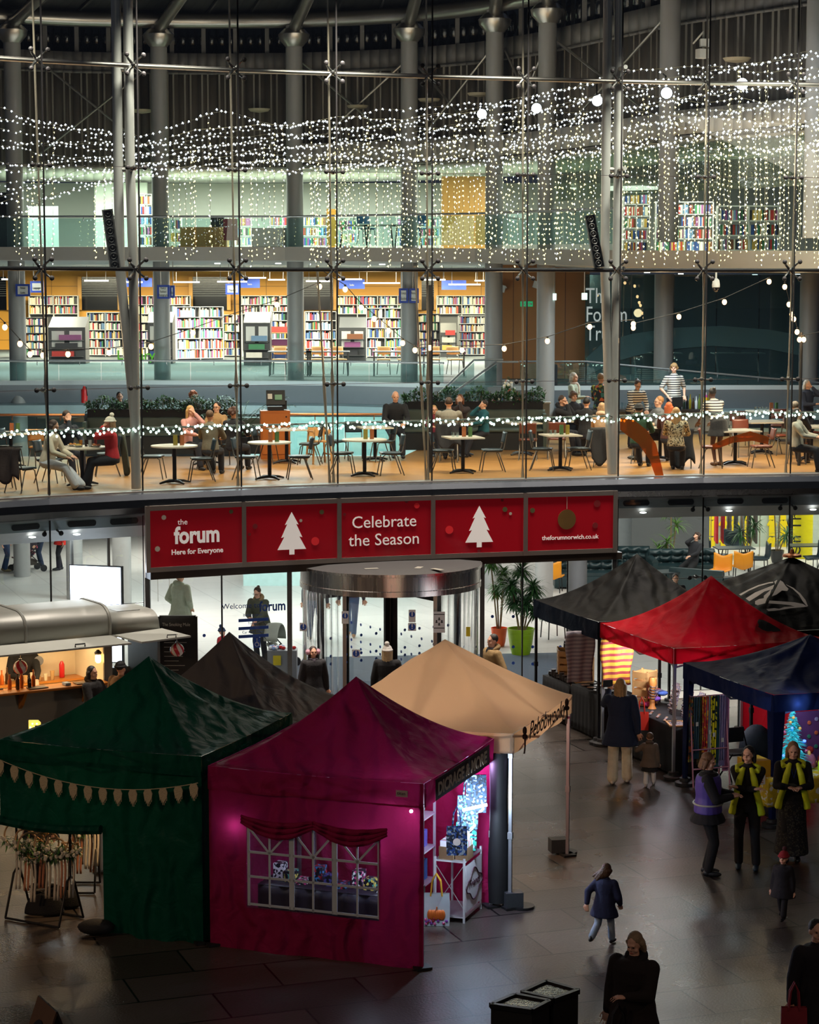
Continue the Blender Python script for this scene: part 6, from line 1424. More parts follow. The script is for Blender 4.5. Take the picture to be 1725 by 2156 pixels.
for (xa, ya), (xb, yb), (xc, yc_) in (((900, 852), (1252, 757), (1290, 757)), ((950, 842), (1045, 762), (1092, 762))):
    a_, b_, c_ = P(xa if xa < 940 else 935, ya, 54.2), P(min(xb, 1048) if xa > 940 else 998, yb if xa > 940 else 758, 57.5), P(1092 if xa > 940 else 1060, yc_, 57.5)
    MB().tube([a_, b_, c_], .028, 8).build('handrail', STL, st, True, True)
    m = MB().prism([a_ - V((0, 0, .06)), b_ - V((0, 0, .06)), b_ - V((0, 0, .75)), a_ - V((0, 0, .75))], (.012, 0, 0)); m.build('glass_panel', BGL, st, False, True)
cu = thing('bar_counter', 'long dark bar counter with glazed front behind the striped waiters', 'counter', ck(1380, 55.9, FZ)); a_, b_ = ck(1172, 55.9, 0), ck(1505, 55.9, 0)
MB().bb((a_.x, 55.6, FZ + .60), (b_.x, 56.4, FZ + .66)).build('worktop', mat('dark bar top', '2e2c2a', .25), cu, False, True); MB().bb((a_.x + .1, 55.75, FZ), (b_.x - .1, 56.3, FZ + .6)).build('body', mat('grey bar front', '6a6860', .3, var=.2), cu, False, True)
for k in range(5): x = a_.x + .5 + k * .85; MB().bb((x, 55.72, FZ + .08), (x + .7, 55.75, FZ + .54)).build('front_panel', mat('bar glass', '888478', .15, .3, var=.3, scale=2), cu, False, True)
BOT = [('1c2a1c', 'dark green'), ('0e0e10', 'black'), ('8a7a1c', 'yellow oil'), ('3a2412', 'brown'), ('c8ccd0', 'clear'), ('5a6a2a', 'olive')]
def bottle(p, h, c, label, group=None, r=.036, mt_=None):
    m = MB().lathe([(r * .9, 0), (r, .01), (r, h * .58), (r * .4, h * .74), (r * .36, h * .95), (r * .44, h * .96), (r * .44, h)], p, 10); return tag(m.build('bottle', mt_ or mat('bottle ' + c, c, .12, var=.05)), label, 'bottle', group)
for k in range(9): c, n_ = BOT[k % 6]; bottle(ck(1444 + k * 6.5, 55.9, FZ + .66), .28 + .05 * (k % 3), c, '%s bottle on the bar counter right of the waiter, %s along' % (n_, ORD[k]), 'bottles on the bar')
bottle(ck(1491, 55.9, FZ + .66), .42, 'd8d4cc', 'tall pale bottle with a long neck among the bar bottles'); MB
t = thing('drink_flask', 'yellow and pink drinks flask on the bar end', 'flask', ck(1489.5, 55.85, FZ + .66)); MB().cyl((0, 0, 0), .055, .16, 14).build('lower_half', mat('pink plastic', 'e88a98', .4), t); MB().cyl((0, 0, .16), .055, .14, 14).build('upper_half', mat('yellow plastic', 'e8b828', .4), t); MB().cyl((0, 0, .3), .045, .06, 14).build('lid', mat('magenta lid', 'c04a98', .4), t)
for k in range(14): tag(MB().lathe([(.02, 0), (.03, .09), (.03, .16), (.026, .16)], ck(1300 + k * 6.4, 55.8 + .1 * (k % 3), FZ + .66), 8).build('wine_glass', glass('tumbler glass')), 'clear glass in the row on the bar, %s from the left' % (ORD[k] if k < 12 else ('thirteenth', 'fourteenth')[k - 12]), 'glass', 'glasses on the bar')
sp = thing('loudspeaker', 'black loudspeaker standing on the landing left of the grey-haired woman', 'loudspeaker', ck(1162, 57.7, LZ)); MB().box((0, 0, .28), (.32, .3, .56)).build('cabinet', mat('speaker black', '15181c', .5), sp, False); MB().box((0, -.155, .28), (.29, .012, .53)).build('grille', mat('speaker grille', '1d2126', .7, bump=.4, bscale=90), sp, False); MB().box((0, -.165, .07), (.035, .006, .03)).build('badge', STEEL, sp, False)
# small christmas tree and its figures on the shelf behind the hedge
def xmas(p, h, r, label, lm, balls, nb=26, seed=1, bl=.02):
    rr = random.Random(seed); t = thing('christmas_tree', label, 'christmas tree', p); m = MB()
    for k in range(int(420 * min(1, h))):
        z = rr.random() ** 1.2; a = rr.uniform(0, 2 * PI); rad = r * (1 - z) * rr.uniform(.55, 1); q = V((math.cos(a) * rad * .3, math.sin(a) * rad * .3, .08 * h + z * h * .92))
        leafblade(m, q, V((math.cos(a), math.sin(a), .15)), rad * .8 + .03, .012 + .02 * h, .5, rr.randrange(2), 3)
    m.build('branches', lm, t, smooth=False); MB().cyl((0, 0, 0), .02 * h + .01, h * .9, 8, r2=.005).build('trunk', DWOOD, t)
    for k in range(nb):
        z = rr.random() * .85; a = rr.uniform(PI, 2 * PI) if k % 4 else rr.uniform(0, PI); rad = r * (1 - z) * .95 + .01; MB().ball((math.cos(a) * rad, math.sin(a) * rad, .1 * h + z * h * .9), bl * (1 + .3 * (k % 2)), 8, 6).build('bauble', balls[k % len(balls)], t)
    return t
GOLD = mat('gold bauble', 'd8a860', .3, .3, emit=.25); CRM = mat('cream bauble', 'e8d8b8', .4, emit=.3); PNK = mat('coral bauble', 'd87058', .4)
tsh = thing('display_shelf', 'low pale shelf behind the right hedge holding the small christmas tree', 'shelf', ck(1085, 52.4, FZ)); MB().box((0, 0, .5), (1.7, .4, 1.0)).build('body', mat('pale display shelf', 'a8a8a4', .5), tsh, False); MB().box((0, 0, 1.015), (1.76, .44, .03)).build('top', WHITE, tsh, False)
xmas(ck(1072, 52.4, FZ + 1.03), .62, .26, 'small christmas tree with gold and coral baubles behind the right hedge', [LEAF, LEAF2], [GOLD, CRM, PNK, WHITE], 30, 2, .03)
for k, px in enumerate((1043, 1062, 1078, 1096, 1109)):
    p = ck(px, 52.2, FZ + 1.03); t = thing('figurine', '%s festive figure on the shelf by the small tree, %s from the left' % (('striped', 'pale blue', 'white', 'coral', 'white')[k], ORD[k]), 'ornament', p); MB().lathe([(.05, 0), (.06, .04), (.04, .12), (.02, .15)], (0, 0, 0), 10).build('body', (PNK, mat('pale blue', '8aa0c8'), WHITE, PNK, WHITE)[k], t); MB().ball((0, 0, .18), .035, 8, 6).build('head', WHITE, t)
# rail garland of small lamps along the glass
LEDW = mat('cool white lamp', 'd8f0e8', .3, emit=5.5, ecol='d4f4e6', var=0)
gm = MB().ball((0, 0, 0), (.023, .023, .028), 6, 5); lbm = gm.build('bulb', LEDW); LBM = lbm.data; bpy.data.objects.remove(lbm)
GY = [(-110, 922), (0, 912), (96, 906), (295, 901), (505, 896), (710, 891), (910, 885), (1110, 880), (1306, 875), (1488, 870), (1672, 868), (1850, 866)]
for i, (a, b) in enumerate(zip(NODE, NODE[1:])):
    t = thing('string_lights', 'rail with a string of small white lamps along the glass, %s bay from the left' % ORD[i], 'string lights', fac(a, 5.2, .45), group='lamp strings on the cafe rail')
    m = MB(); hz = lambda px: P(px, interp(GY, px), FY(px) + .45)
    m.tube([hz(a + (b - a) * k / 6) for k in range(7)], .02, 6); m.build('rail', mat('grey handrail', '77756f', .35, .6), t, True, True)
    m = MB(); rr = random.Random(i)
    for s in (.05, -.05): m.tube([hz(a + (b - a) * k / 24) + V((0, -.03, s * math.sin(k * 1.7) - .03)) for k in range(25)], .005, 4)
    m.build('wire', mat('green wire', '1c3a26', .6), t, True, True)
    for k in range(34):
        q = hz(a + (b - a) * (k + rr.random()) / 34) + V((0, -.03, rr.uniform(-.10, .05) - .02)); o = bpy.data.objects.new('bulb', LBM); COL.objects.link(o); o.parent = t; o.location = q - V(t.location)
# festoon lamps
FEST = [[(-40, 640), (10, 688), (42, 723), (63, 745), (90, 747), (143, 745), (230, 742), (318, 729), (406, 700), (495, 668), (583, 641), (673, 603)], [(673, 575), (727, 609), (760, 647), (788, 671), (818, 696), (848, 722), (874, 737), (905, 732), (973, 737), (1062, 734), (1153, 718), (1242, 688), (1334, 682)], [(1334, 690), (1430, 667), (1526, 636), (1620, 593)], [(1653, 575), (1653, 604), (1662, 641), (1668, 662), (1672, 672), (1679, 699), (1684, 715), (1693, 715), (1760, 700)]]
FB = mat('warm festoon bulb', 'ffc890', .3, emit=26, ecol='ffc48a', var=0)
bm_ = MB().ball((0, 0, -.09), (.05, .05, .06), 10, 8).build('bulb', FB); FBM = bm_.data; bpy.data.objects.remove(bm_); sm_ = MB().cyl((0, 0, -.05), .022, .06, 8).build('socket', BLACK); SBM = sm_.data; bpy.data.objects.remove(sm_)
for i, L in enumerate(FEST):
    Yf = lambda px: FY(max(0, min(1725, px))) + 2.2
    t = thing('festoon', 'festoon cable of round warm bulbs above the cafe, %s from the left' % ORD[i], 'string lights', P(*L[0], Yf(L[0][0]))); pts = [P(x, y - 9, Yf(x)) for x, y in L]
    MB().tube(pts, .008, 5).build('cable', BLACK, t, True, True)
    for p in pts[1:] if i != 2 else pts:
        for me, nm in ((FBM, 'bulb'), (SBM, 'socket')): o = bpy.data.objects.new(nm, me); COL.objects.link(o); o.parent = t; o.location = p - V(t.location)
for px, y0, y1 in ((905, 600, 855), (1690, 700, 850), (-20, 560, 900)):
    q0, q1 = P(px, y0, FY(max(0, px)) + 2.4), ck(px, FY(max(0, px)) + 2.4, FZ); q0.x = q1.x; tag(MB().tube([q1, q0], .035, 8).build('festoon_post', BLACK), 'thin black post carrying the festoon cable %s' % ('in the middle of the cafe' if px == 905 else 'near the right edge of the cafe' if px > 0 else 'at the left edge of the cafe'), 'post')
# orange reflections on the glass, put in as tinted translucent shapes
OREFL = glass('orange painted reflection', (.9, .34, .06), .06, body=.38, bcol=(.62, .22, .02))
def film(poly, label, off=.03):  # lays the painted orange reflections on the panes, no real film
    pts = [facpx(x, y, off) for x, y in poly]; m = MB(); m.prism(pts, (0, .004, 0)); tag(m.build('window_overlay', OREFL, smooth=False), label, 'window film')
film([(1306, 880), (1335, 884), (1362, 905), (1382, 935), (1392, 975), (1398, 1002), (1380, 1002), (1368, 968), (1345, 935), (1306, 905)], 'curved painted orange reflection on the glass just right of the right mast'); film([(1500, 936), (1535, 921), (1580, 908), (1620, 920), (1618, 936), (1585, 928), (1545, 932), (1502, 948)], 'arched painted orange reflection on the glass in front of the set table')
# ------------------------------------------------------------------ library
BC = [('b8342c', 'red'), ('2c4c8a', 'blue'), ('e8e2d4', 'white'), ('2a2a2e', 'black'), ('c8a24a', 'mustard'), ('3a7a52', 'green'), ('8a4a7a', 'purple'), ('d8d0b8', 'cream'), ('6a8aa8', 'pale blue'), ('7a4a2c', 'brown')]
BM = [mat('book ' + n, c, .6, var=.15) for c, n in BC]
SHW = mat('white shelf paint', 'd4d2cc', .5, var=.03); SHG = mat('grey shelf end', '38393a', .5, var=.05)
bme = [MB().bb((-.5, 0, 0), (.5, .16, 1)).build('book', m) for m in BM]; BMESH = [o.data for o in bme]
for o in bme: bpy.data.objects.remove(o)
NB = [0]; REST = MB(); RB = random.Random(11)
def bookcase(px0, px1, ytop, ybot, label, rows=5, solo=False, yaw=0, sm=SHW, Y=None, ztop=None, first=0, short=''):
    Y = Y or (CH - LZ) * 4500 / (ybot - HZ); x0, x1 = (px0 - XC) * Y / 4525, (px1 - XC) * Y / 4525; w_ = (x1 - x0) / math.cos(yaw); h = (CH - (ytop - HZ) * Y / 4500) - LZ
    t = thing('bookcase', label, 'bookcase', ((x0 + x1) / 2, Y, LZ), yaw); nb = max(1, round(w_ / .85)); rh = h / rows; bw = w_ / nb
    for k in range(nb + 1): MB().box((-w_ / 2 + k * bw, .15, h / 2), (.03, .3, h)).build('upright', sm, t, False)
    for r in range(first, rows + 1): MB().box((0, .15, min(h - .012, max(.05, r * rh))), (w_, .3, .024)).build('shelf', sm, t, False)
    MB().box((0, .31, h / 2), (w_, .015, h)).build('back_panel', SHG, t, False)
    for r in range(first, rows):
        for b in range(nb):
            x = -w_ / 2 + b * bw + .03; end = x + bw - .06 - RB.random() * .16
            while x < end:
                th = RB.choice((.03, .04, .05, .065)); bh = min(rh - .06, RB.uniform(.6, .92) * rh); c = RB.choice((0, 1, 2, 2, 2, 3, 4, 5, 6, 7, 7, 7, 8, 8, 9))
                q = V((x + th / 2, .02, max(.06, r * rh + .014)))
                if solo and NB[0] < 300:
                    NB[0] += 1; o = bpy.data.objects.new('book', BMESH[c]); COL.objects.link(o); o.location = rotz(q, yaw) + V(t.location); o.rotation_euler = (0, 0, yaw); o.scale = (th * .94, 1, bh)
                    tag(o, '%s book on the %s shelf of the %s' % (BC[c][1], ('lowest', 'second', 'third', 'fourth', 'top', 'top')[r], short), 'book', '%s books, %s' % (BC[c][1], short + ' shelf %d' % (r + 1)))
                else: REST.add([rotz(q + V((dx, dy, dz)), yaw) + V(t.location) for dz in (0, bh) for dx, dy in ((-th * .47, 0), (th * .47, 0), (th * .47, .16), (-th * .47, .16))], [(3, 2, 1, 0), (4, 5, 6, 7), (0, 1, 5, 4), (1, 2, 6, 5), (2, 3, 7, 6), (3, 0, 4, 7)], c)
                x += th
    return t
bookcase(374, 468, 645, 756, 'white bookcase set at an angle right of the left mast', 5, True, .42, short='angled white bookcase')
bookcase(642, 708, 655, 752, 'white bookcase of two bays left of the tall grey shelf end', 5, True, short='two-bay bookcase')
bookcase(772, 850, 648, 752, 'wide white bookcase left of the column with the blue box sign', 5, short='')
bookcase(182, 258, 657, 749, 'white bookcase just left of the left mast'); bookcase(286, 312, 660, 749, 'narrow white bookcase just right of the left mast'); bookcase(470, 508, 662, 750, 'narrow white bookcase right of the angled one'); bookcase(572, 606, 655, 751, 'white bookcase between a grey shelf end and a column')
bookcase(866, 926, 660, 748, 'grey bookcase right of the column with the blue box sign', sm=SHG); bookcase(966, 1026, 664, 748, 'white bookcase at the right end of the library'); bookcase(30, 96, 668, 750, 'dim bookcase at the far left of the library', sm=SHG)
for a, b, l in ((60, 163, 'far left'), (262, 400, 'behind the left mast'), (506, 630, 'left of centre'), (710, 880, 'right of centre'), (920, 1026, 'right end')): bookcase(a, b, 622, 737, 'low wall bookcase under the yellow panels, ' + l, 6, Y=88.6, first=4)
o = REST.build('books', BM, smooth=False); tag(o, 'remaining books filling the library shelves', 'books', None, 'stuff')
PAP = mat('white poster', 'd8d8d4', .7, var=.05)
for i, (a, b, yt, yb) in enumerate(((100, 178, 667, 765), (310, 362, 657, 765), (512, 568, 657, 768), (714, 770, 668, 762), (928, 962, 680, 750))):
    Y = 2.7 * 4500 / (yb - HZ); x0, x1 = (a - XC) * Y / 4525, (b - XC) * Y / 4525; h = (CH - (yt - HZ) * Y / 4500) - LZ; t = thing('shelf_end', 'grey shelf end with posters and a sloping top, %s from the left in the library' % ORD[i], 'bookcase', ((x0 + x1) / 2, Y, LZ)); w_ = x1 - x0
    MB().prism([(-w_ / 2, 0, 0), (-w_ / 2, .9, 0), (-w_ / 2, .9, h), (-w_ / 2, 0, h - .35)], (w_, 0, 0)).build('body', SHG, t, False)
    for k in (-1, 1): MB().box((k * w_ * .24, -.01, h - .75), (w_ * .34, .012, .55)).build('poster', PAP, t, False)
    for r in range(3): MB().box((0, -.09, .25 + r * .28), (w_ * .9, .18, .02)).build('shelf', SHG, t, False); MB().box((w_ * .1 * (r - 1), -.1, .35 + r * .28), (w_ * .6, .05, .18)).build('leaflet', BM[(i + r * 3) % 10], t, False)
bt_ = thing('book_trolley', 'pale wooden display trolley of books left of a library column', 'trolley', ck(588, 74, LZ)); 
for x in (-.4, .4): MB().box((x, .1, .65), (.04, .5, 1.3)).build('side_panel', PINE, bt_, False)
for z in (.15, .6, 1.05): MB().box((0, .1, z), (.8, .46, .03)).build('shelf', PINE, bt_, False); o = MB().box((0, .02, z + .12), (.6, .04, .2), 0, 0, Matrix.Rotation(-.3, 3, 'X')).build('display_book', BM[int(z * 10) % 10], bt_, False)
# wall windows with blinds, lamps, signs
for i, (a, b) in enumerate(((-30, 18), (168, 252), (402, 482), (634, 706), (884, 918))):
    Y = 89.8; x0, x1 = (a - XC) * Y / 4525, (b - XC) * Y / 4525; z0, z1 = CH - (652 - HZ) * Y / 4500, CH - (583 - HZ) * Y / 4500
    t = thing('window_%d' % (90 + i), None, None, (x0, Y, z0), kind='structure'); MB().bb((x0, Y, z0), (x1, Y + .05, z1)).build('pane', mat('night glazing', '0e1014', .15), t, False, True)
    m = MB()
    for k in range(9): m.bb((x0, Y - .05, z1 - .08 - k * .09), (x1, Y, z1 - .065 - k * .09))
    m.build('blind_slats', GREYS, t, False, True); m = MB()
    for x in (x0, x1): m.bb((x - .08, Y - .08, z0), (x + .08, Y, z1))
    m.build('window_frame', OAK, t, False, True)
PL = mat('pendant tube', 'fff4e0', .3, emit=9, var=0)
for i, (a, b, y) in enumerate(((4, 34, 588), (178, 228, 591), (366, 420, 594), (458, 520, 593), (512, 560, 585), (565, 600, 589), (645, 700, 592), (712, 762, 588), (765, 842, 596), (893, 938, 589), (945, 1012, 599), (1000, 1020, 591), (262, 300, 594))):
    Y = 70 + (i % 3) * 3; p, q = P(a, y, Y), P(b, y, Y); t = thing('pendant_lamp', 'linear pendant lamp under the library ceiling, %s from the left' % (ORD[i] if i < 12 else 'just right of the left mast'), 'lamp', (p + q) / 2)
    MB().bar(p, q, .12, .05).build('tube', PL, t, False, True); m = MB()
    for e in (.1, .9): m.tube([p.lerp(q, e), V((p.lerp(q, e).x, Y, 8.95))], .008, 4)
    m.build('cord', STEEL, t, True, True)
SB = mat('royal blue board', '24409a', .5, var=.05)
def sign(x0, y0, x1, y1, Y, txt, label, face=1):
    a, b = P(x0, y1, Y), P(x1, y0, Y); t = thing('hanging_sign', label, 'sign', a); MB().bb((a.x, Y, a.z), (b.x, Y + .08, b.z)).build('board', SB, t, False, True)
    MB().tube([(a.x + .1, Y + .04, b.z), (a.x + .1, Y + .04, 8.96)], .012, 5).build('hanger', STEEL, t, True, True)
    if face: MB().bb((a.x + .06, Y - .006, a.z + .06), (b.x - .06, Y, b.z - .06)).build('insert', PAP, t, False, True)
    n = len(txt)
    for k, l in enumerate(txt): textobj(l, (b.z - a.z) * (.26 if n > 1 else .3), ((a.x + b.x) / 2, Y - .01, b.z - (b.z - a.z) * (.12 + .76 * (k + .75) / n)), (1, 0, 0), (0, 0, 1), BLACK if face else VWHITE, t, .002, 'CENTER', sx=.55)
sign(33, 598, 63, 624, 60.2, ['Printed', 'Guides'], 'blue box sign on the first column from the left'); sign(64, 592, 91, 616, 66, ['Languages'], 'blue framed sign reading Languages, right of the first column'); sign(331, 600, 357, 629, 60.9, ['Poetry/', 'Fashion/', 'Photography'], 'blue box sign on the column right of the left mast'); sign(357, 601, 368, 627, 61.2, ['Film'], 'narrow side of the blue box sign right of the left mast'); sign(475, 597, 505, 620, 68, ['Magazines'], 'blue framed sign between the left mast and the second column'); sign(840, 607, 860, 638, 60, ['Local', 'Studies'], 'left half of the blue double sign on the middle column'); sign(862, 607, 882, 638, 60, ['Family', 'History'], 'right half of the blue double sign on the middle column')
for x0, y0, x1, y1, tx_, l in ((265, 585, 320, 604, 'History', 'behind the left mast'), (505, 587, 547, 606, 'Science', 'left of centre'), (714, 588, 768, 608, 'Studies', 'right of centre'), (930, 590, 982, 610, '', 'at the right end')): sign(x0, y0, x1, y1, 86, [tx_], 'long blue board high on the yellow wall ' + l, 0)
textobj('Library', .38, P(246, 757, 60.9), (1, 0, 0), (0, 0, 1), mat('lime vinyl', '6cc82a', .5, emit=.15), None, .006, bold=.004, sx=1.0)
tag(bpy.context.scene.objects[-1] if 0 else [o for o in COL.objects if o.name.startswith('lettering')][-1], 'lime green lettering reading Library low on the glass behind the left mast', 'lettering')
p = ck(174, 59.2, 5.05); t = thing('fire_extinguisher', 'red fire extinguisher hanging below the landing glass on the left', 'fire extinguisher', p); MB().lathe([(.08, 0), (.09, .02), (.09, .36), (.04, .43), (.03, .47)], (0, 0, 0), 14).build('cylinder', mat('extinguisher red', 'b81c1c', .3), t); MB().tube([(0, 0, .46), (.06, -.04, .44), (.09, -.05, .2)], .014, 6).build('hose', BLACK, t)
for i, px in enumerate((610, 690, 830, 935)):
    t = thing('reading_table', 'thin-legged library reading table on the landing, %s from the left' % ORD[i], 'table', ck(px, 64, LZ)); MB().box((0, 0, .72), (1.3, .7, .03)).build('table_top', GREYS, t, False)
    for x in (-.6, .6):
        for y in (-.3, .3): MB().cyl((x, y, 0), .018, .71, 6).build('leg', TUBE, t)
    for k in range(2): cafe_chair('wooden library chair at the %s reading table, %s side' % (ORD[i], ('left', 'right')[k]), ck(px + (-22, 24)[k], 64.9, LZ), (0, .3)[k], PINE)
# wood wall, signs and the glazed trust room
struct(MB().bb((2.4, 62, LZ), (5.2, 62.2, 9)).build('wall_timber', tiles('timber wall panels', 'b0743a', 'a86c34', '6a4020', 1.5, 1.05, 0, .5, .012, offset=0), smooth=False))
GRN = mat('green exit sign', '1a8a5a', .4, emit=.8, ecol='1a9a60'); LITE = mat('lit white sign', 'd8fff4', .3, emit=4, var=0)
t = thing('exit_sign', 'green sign with a wheelchair and an arrow on the timber wall', 'sign', P(1109, 640, 61.98)); MB().box((0, 0, 0), (.36, .03, .15)).build('panel', GRN, t, False); m = MB(); m.bb((.05, -.02, -.012), (.15, -.016, .012)).prism([(.11, -.02, -.04), (.16, -.02, 0), (.11, -.02, .04)], (0, .004, 0)).tube([(-.07 + .03 * math.cos(q), -.018, -.02 + .03 * math.sin(q)) for q in [j * PI / 5 for j in range(10)]], .006, 5, closed=True).ball((-.07, -.018, .045), .012, 6, 4); m.build('symbols', WHITE, t)
for i, (x, y) in enumerate(((1166, 625), (1231, 624))): t = thing('exit_lamp', 'small lit sign hanging from the ceiling, %s of two near the timber wall' % ('left', 'right')[i], 'sign', P(x, y, 56)); MB().box((0, 0, 0), (.14, .06, .17)).build('panel', LITE, t, False); MB().tube([(0, 0, .08), (0, 0, 8.9 - t.location.z)], .012, 5).build('rod', STEEL, t)
for i, (x, y) in enumerate(((1056, 607), (1131, 600))): t = thing('wall_speaker', 'white speaker box high on the timber wall, %s of two' % ('left', 'right')[i], 'speaker', P(x, y, 61.8)); MB().box((0, 0, 0), (.22, .18, .2), 0, 0, Matrix.Rotation(.3, 3, 'Y')).build('case', WHITE, t, False); MB().box((.1, .1, .02), (.12, .1, .04)).build('bracket', WHITE, t, False)
TG = glass('teal office glass', (.62, .80, .80), .10, body=.28, bcol=(.10, .19, .20)); TB = glass('teal frosted film', (.35, .55, .56), .05, body=.55, bcol=(.16, .30, .32))
for i, (a, b) in enumerate(((1232, 1330), (1330, 1420), (1420, 1510), (1510, 1600), (1600, 1760))):
    p, q = ck(a, 61, LZ), ck(b, 61, LZ); o = MB().bb((p.x + .015, 61, LZ), (q.x - .015, 61.02, 8.6)).build('window_%d' % (70 + i), TG, smooth=False); struct(o)
bandY = 60.9; pts = [(1236, 752), (1270, 722), (1330, 703), (1420, 690), (1520, 686), (1620, 694), (1740, 715), (1740, 760), (1620, 735), (1500, 728), (1380, 738), (1300, 760), (1236, 790)]
tag(MB().prism([P(x, y, bandY) for x, y in pts], (0, .01, 0)).build('window_overlay', TB, smooth=False), 'wide curved teal frosted band across the office glass behind the bar', 'window film')
LET = mat('white vinyl lettering', 'e8eeee', .5, emit=.35)
tl_ = [textobj(s_, .62, P(1233, y, 60.992), (1, 0, 0), (0, 0, 1), LET, None, .006, sx=.72) for s_, y in (('The', 638), ('Forum', 677), ('Trust', 717))]
for o, n_ in zip(tl_, ('The', 'Forum', 'Trust')): tag(o, 'white lettering reading %s on the office glass at the right mast' % n_, 'lettering')
tag(textobj('forum', .27, P(1361, 717, 60.992), (1, 0, 0), (0, 0, 1), LET, None, .006, sx=.62, bold=.006), 'small white word forum on the office glass left of the round column', 'lettering')
struct(MB().bb((4.6, 65, LZ), (14.5, 65.2, 8.6)).build('wall_office', mat('office back wall', '6a7272', .7, var=.08), smooth=False))
for i, (x, w_) in enumerate(((7.2, 1.5), (9.6, 1.5))): 
    t = thing('office_desk', 'white office desk behind the teal glass, %s of two' % ('left', 'right')[i], 'desk', (x, 62.6, LZ)); MB().box((0, 0, .72), (w_, .8, .03)).build('desk_top', WHITE, t, False)
    for k in (-.6, .6): MB().bar((k, -.35, 0), (k, .35, .7), .04, .03).build('leg', WHITE, t)
    MB().box((0, .1, .98), (.55, .03, .32)).box((0, .12, .78), (.2, .12, .1)).build('monitor', BLACK, t, False)
struct(MB().bb((5.2, 64.6, LZ + 1.2), (14, 64.9, LZ + 2.0)).build('trim_office', mat('dark office shelf', '24282a', .5, var=.3, scale=3), smooth=False))
t = thing('dome_camera', 'white dome camera hanging from the cafe ceiling at the right', 'camera', P(1508, 600, 45.6)); MB().tube([(0, 0, .12), (0, 0, 8.65 - t.location.z)], .02, 6).build('stem', WHITE, t); MB().lathe([(.03, .14), (.07, .1), (.085, 0), (.08, -.05)], (0, 0, 0), 14).build('housing', WHITE, t); MB().ball((0, 0, -.06), (.075, .075, .09), 12, 8).build('dome', mat('smoked dome', '201c1c', .1), t)
DL_ = mat('downlight', 'ffffff', .3, emit=7, var=0)
for i, (x, y, Y) in enumerate(((1363, 573, 46), (1434, 576, 46), (1590, 578, 45), (1680, 576, 45), (42, 552, 57.8), (333, 553, 58), (458, 554, 58), (586, 554, 58.3), (805, 556, 58))): tag(MB().cyl(G(x, y, P(x, interp(SE, x)[1], interp(SE, x)[2]).z) - V((0, 0, .025)), .09, .03, 12).build('downlight', DL_), 'recessed round downlight in the slab soffit, %s' % (('right side, ' if i < 4 else 'left and middle, ') + ORD[i if i < 4 else i - 4]), 'lamp')
for i, (x, z) in enumerate(((1360, .51), (1543, .51), (1722, .51), (58, .72), (153, .60))): tag(MB().ball(fac(x, FZ - .72, .12), (.07, .04, .018), 10, 6).build('downlight', DL_), 'small bright downlight in the bulkhead over the lobby glass, %s' % ('right side first', 'right side second', 'right edge', 'left edge', 'left side by the screen pole')[i], 'lamp')
# ------------------------------------------------------------------ upper reading rooms
UZ = 9.22
def ub(px0, px1, y0, y1, Y, d, m_, nm, label, cat, parts=None):
    a, b = P(px0, y1, Y), P(px1, y0, Y); return tag(MB().bb((a.x, Y, max(a.z, UZ)), (b.x, Y + d, b.z)).build(nm, m_, smooth=False), label, cat)
balustrade('long glass balustrade along the upper floor edge', [ck(-150, 59.2, UZ + .1), ck(600, 59.3, UZ + .1), ck(1000, 56.8, UZ + .1), ck(1290, 50, UZ)], UZ + .1, .85, STL, step=2.4)
struct(MB().bb((ck(202, 70, 0).x, 70, UZ), (ck(312, 70, 0).x, 70.2, 11.6)).build('partition', mat('bright white panel', 'dfe6da', .5), smooth=False)); struct(MB().bb((ck(930, 66, 0).x, 66, UZ), (ck(1030, 66, 0).x, 66.2, 11.6)).build('partition', mat('orange wood panel', 'c08a44', .5, var=.1, scale=3), smooth=False))
ub(60, 122, 434, 545, 66, .05, mat('white board', 'd4e0e0', .3), 'white_board', 'large white board at the left of the upper floor', 'board'); ub(-20, 40, 405, 520, 62, .1, mat('dark doorway', '14181a', .4), 'dark_screen', 'dark screen at the far left of the upper floor', 'screen')
ub(380, 478, 478, 525, 64, .7, OAK, 'desk', 'pale wooden counter on the upper floor left of the red chair', 'desk'); ub(530, 612, 480, 525, 63, .5, GREYS, 'cabinet', 'grey low cabinet on the upper floor right of the red chair', 'cabinet'); ub(444, 472, 457, 480, 64.2, .05, BLACK, 'monitor', 'black monitor on the upper wooden counter', 'monitor'); ub(688, 708, 440, 525, 66, .4, OAK, 'cabinet', 'tall wooden cabinet on the upper floor by the third rod', 'cabinet')
t = thing('red_chair', 'red upholstered chair by the counter on the upper floor', 'chair', ck(488, 63, UZ)); MB().box((0, 0, .42), (.42, .42, .08)).build('seat', mat('red upholstery', 'b01820', .6), t, False); MB().box((0, -.2, .72), (.42, .07, .55)).build('backrest', mat('red upholstery', 'b01820'), t, False); MB().cyl((0, 0, 0), .04, .4, 8).build('post', BLACK, t)
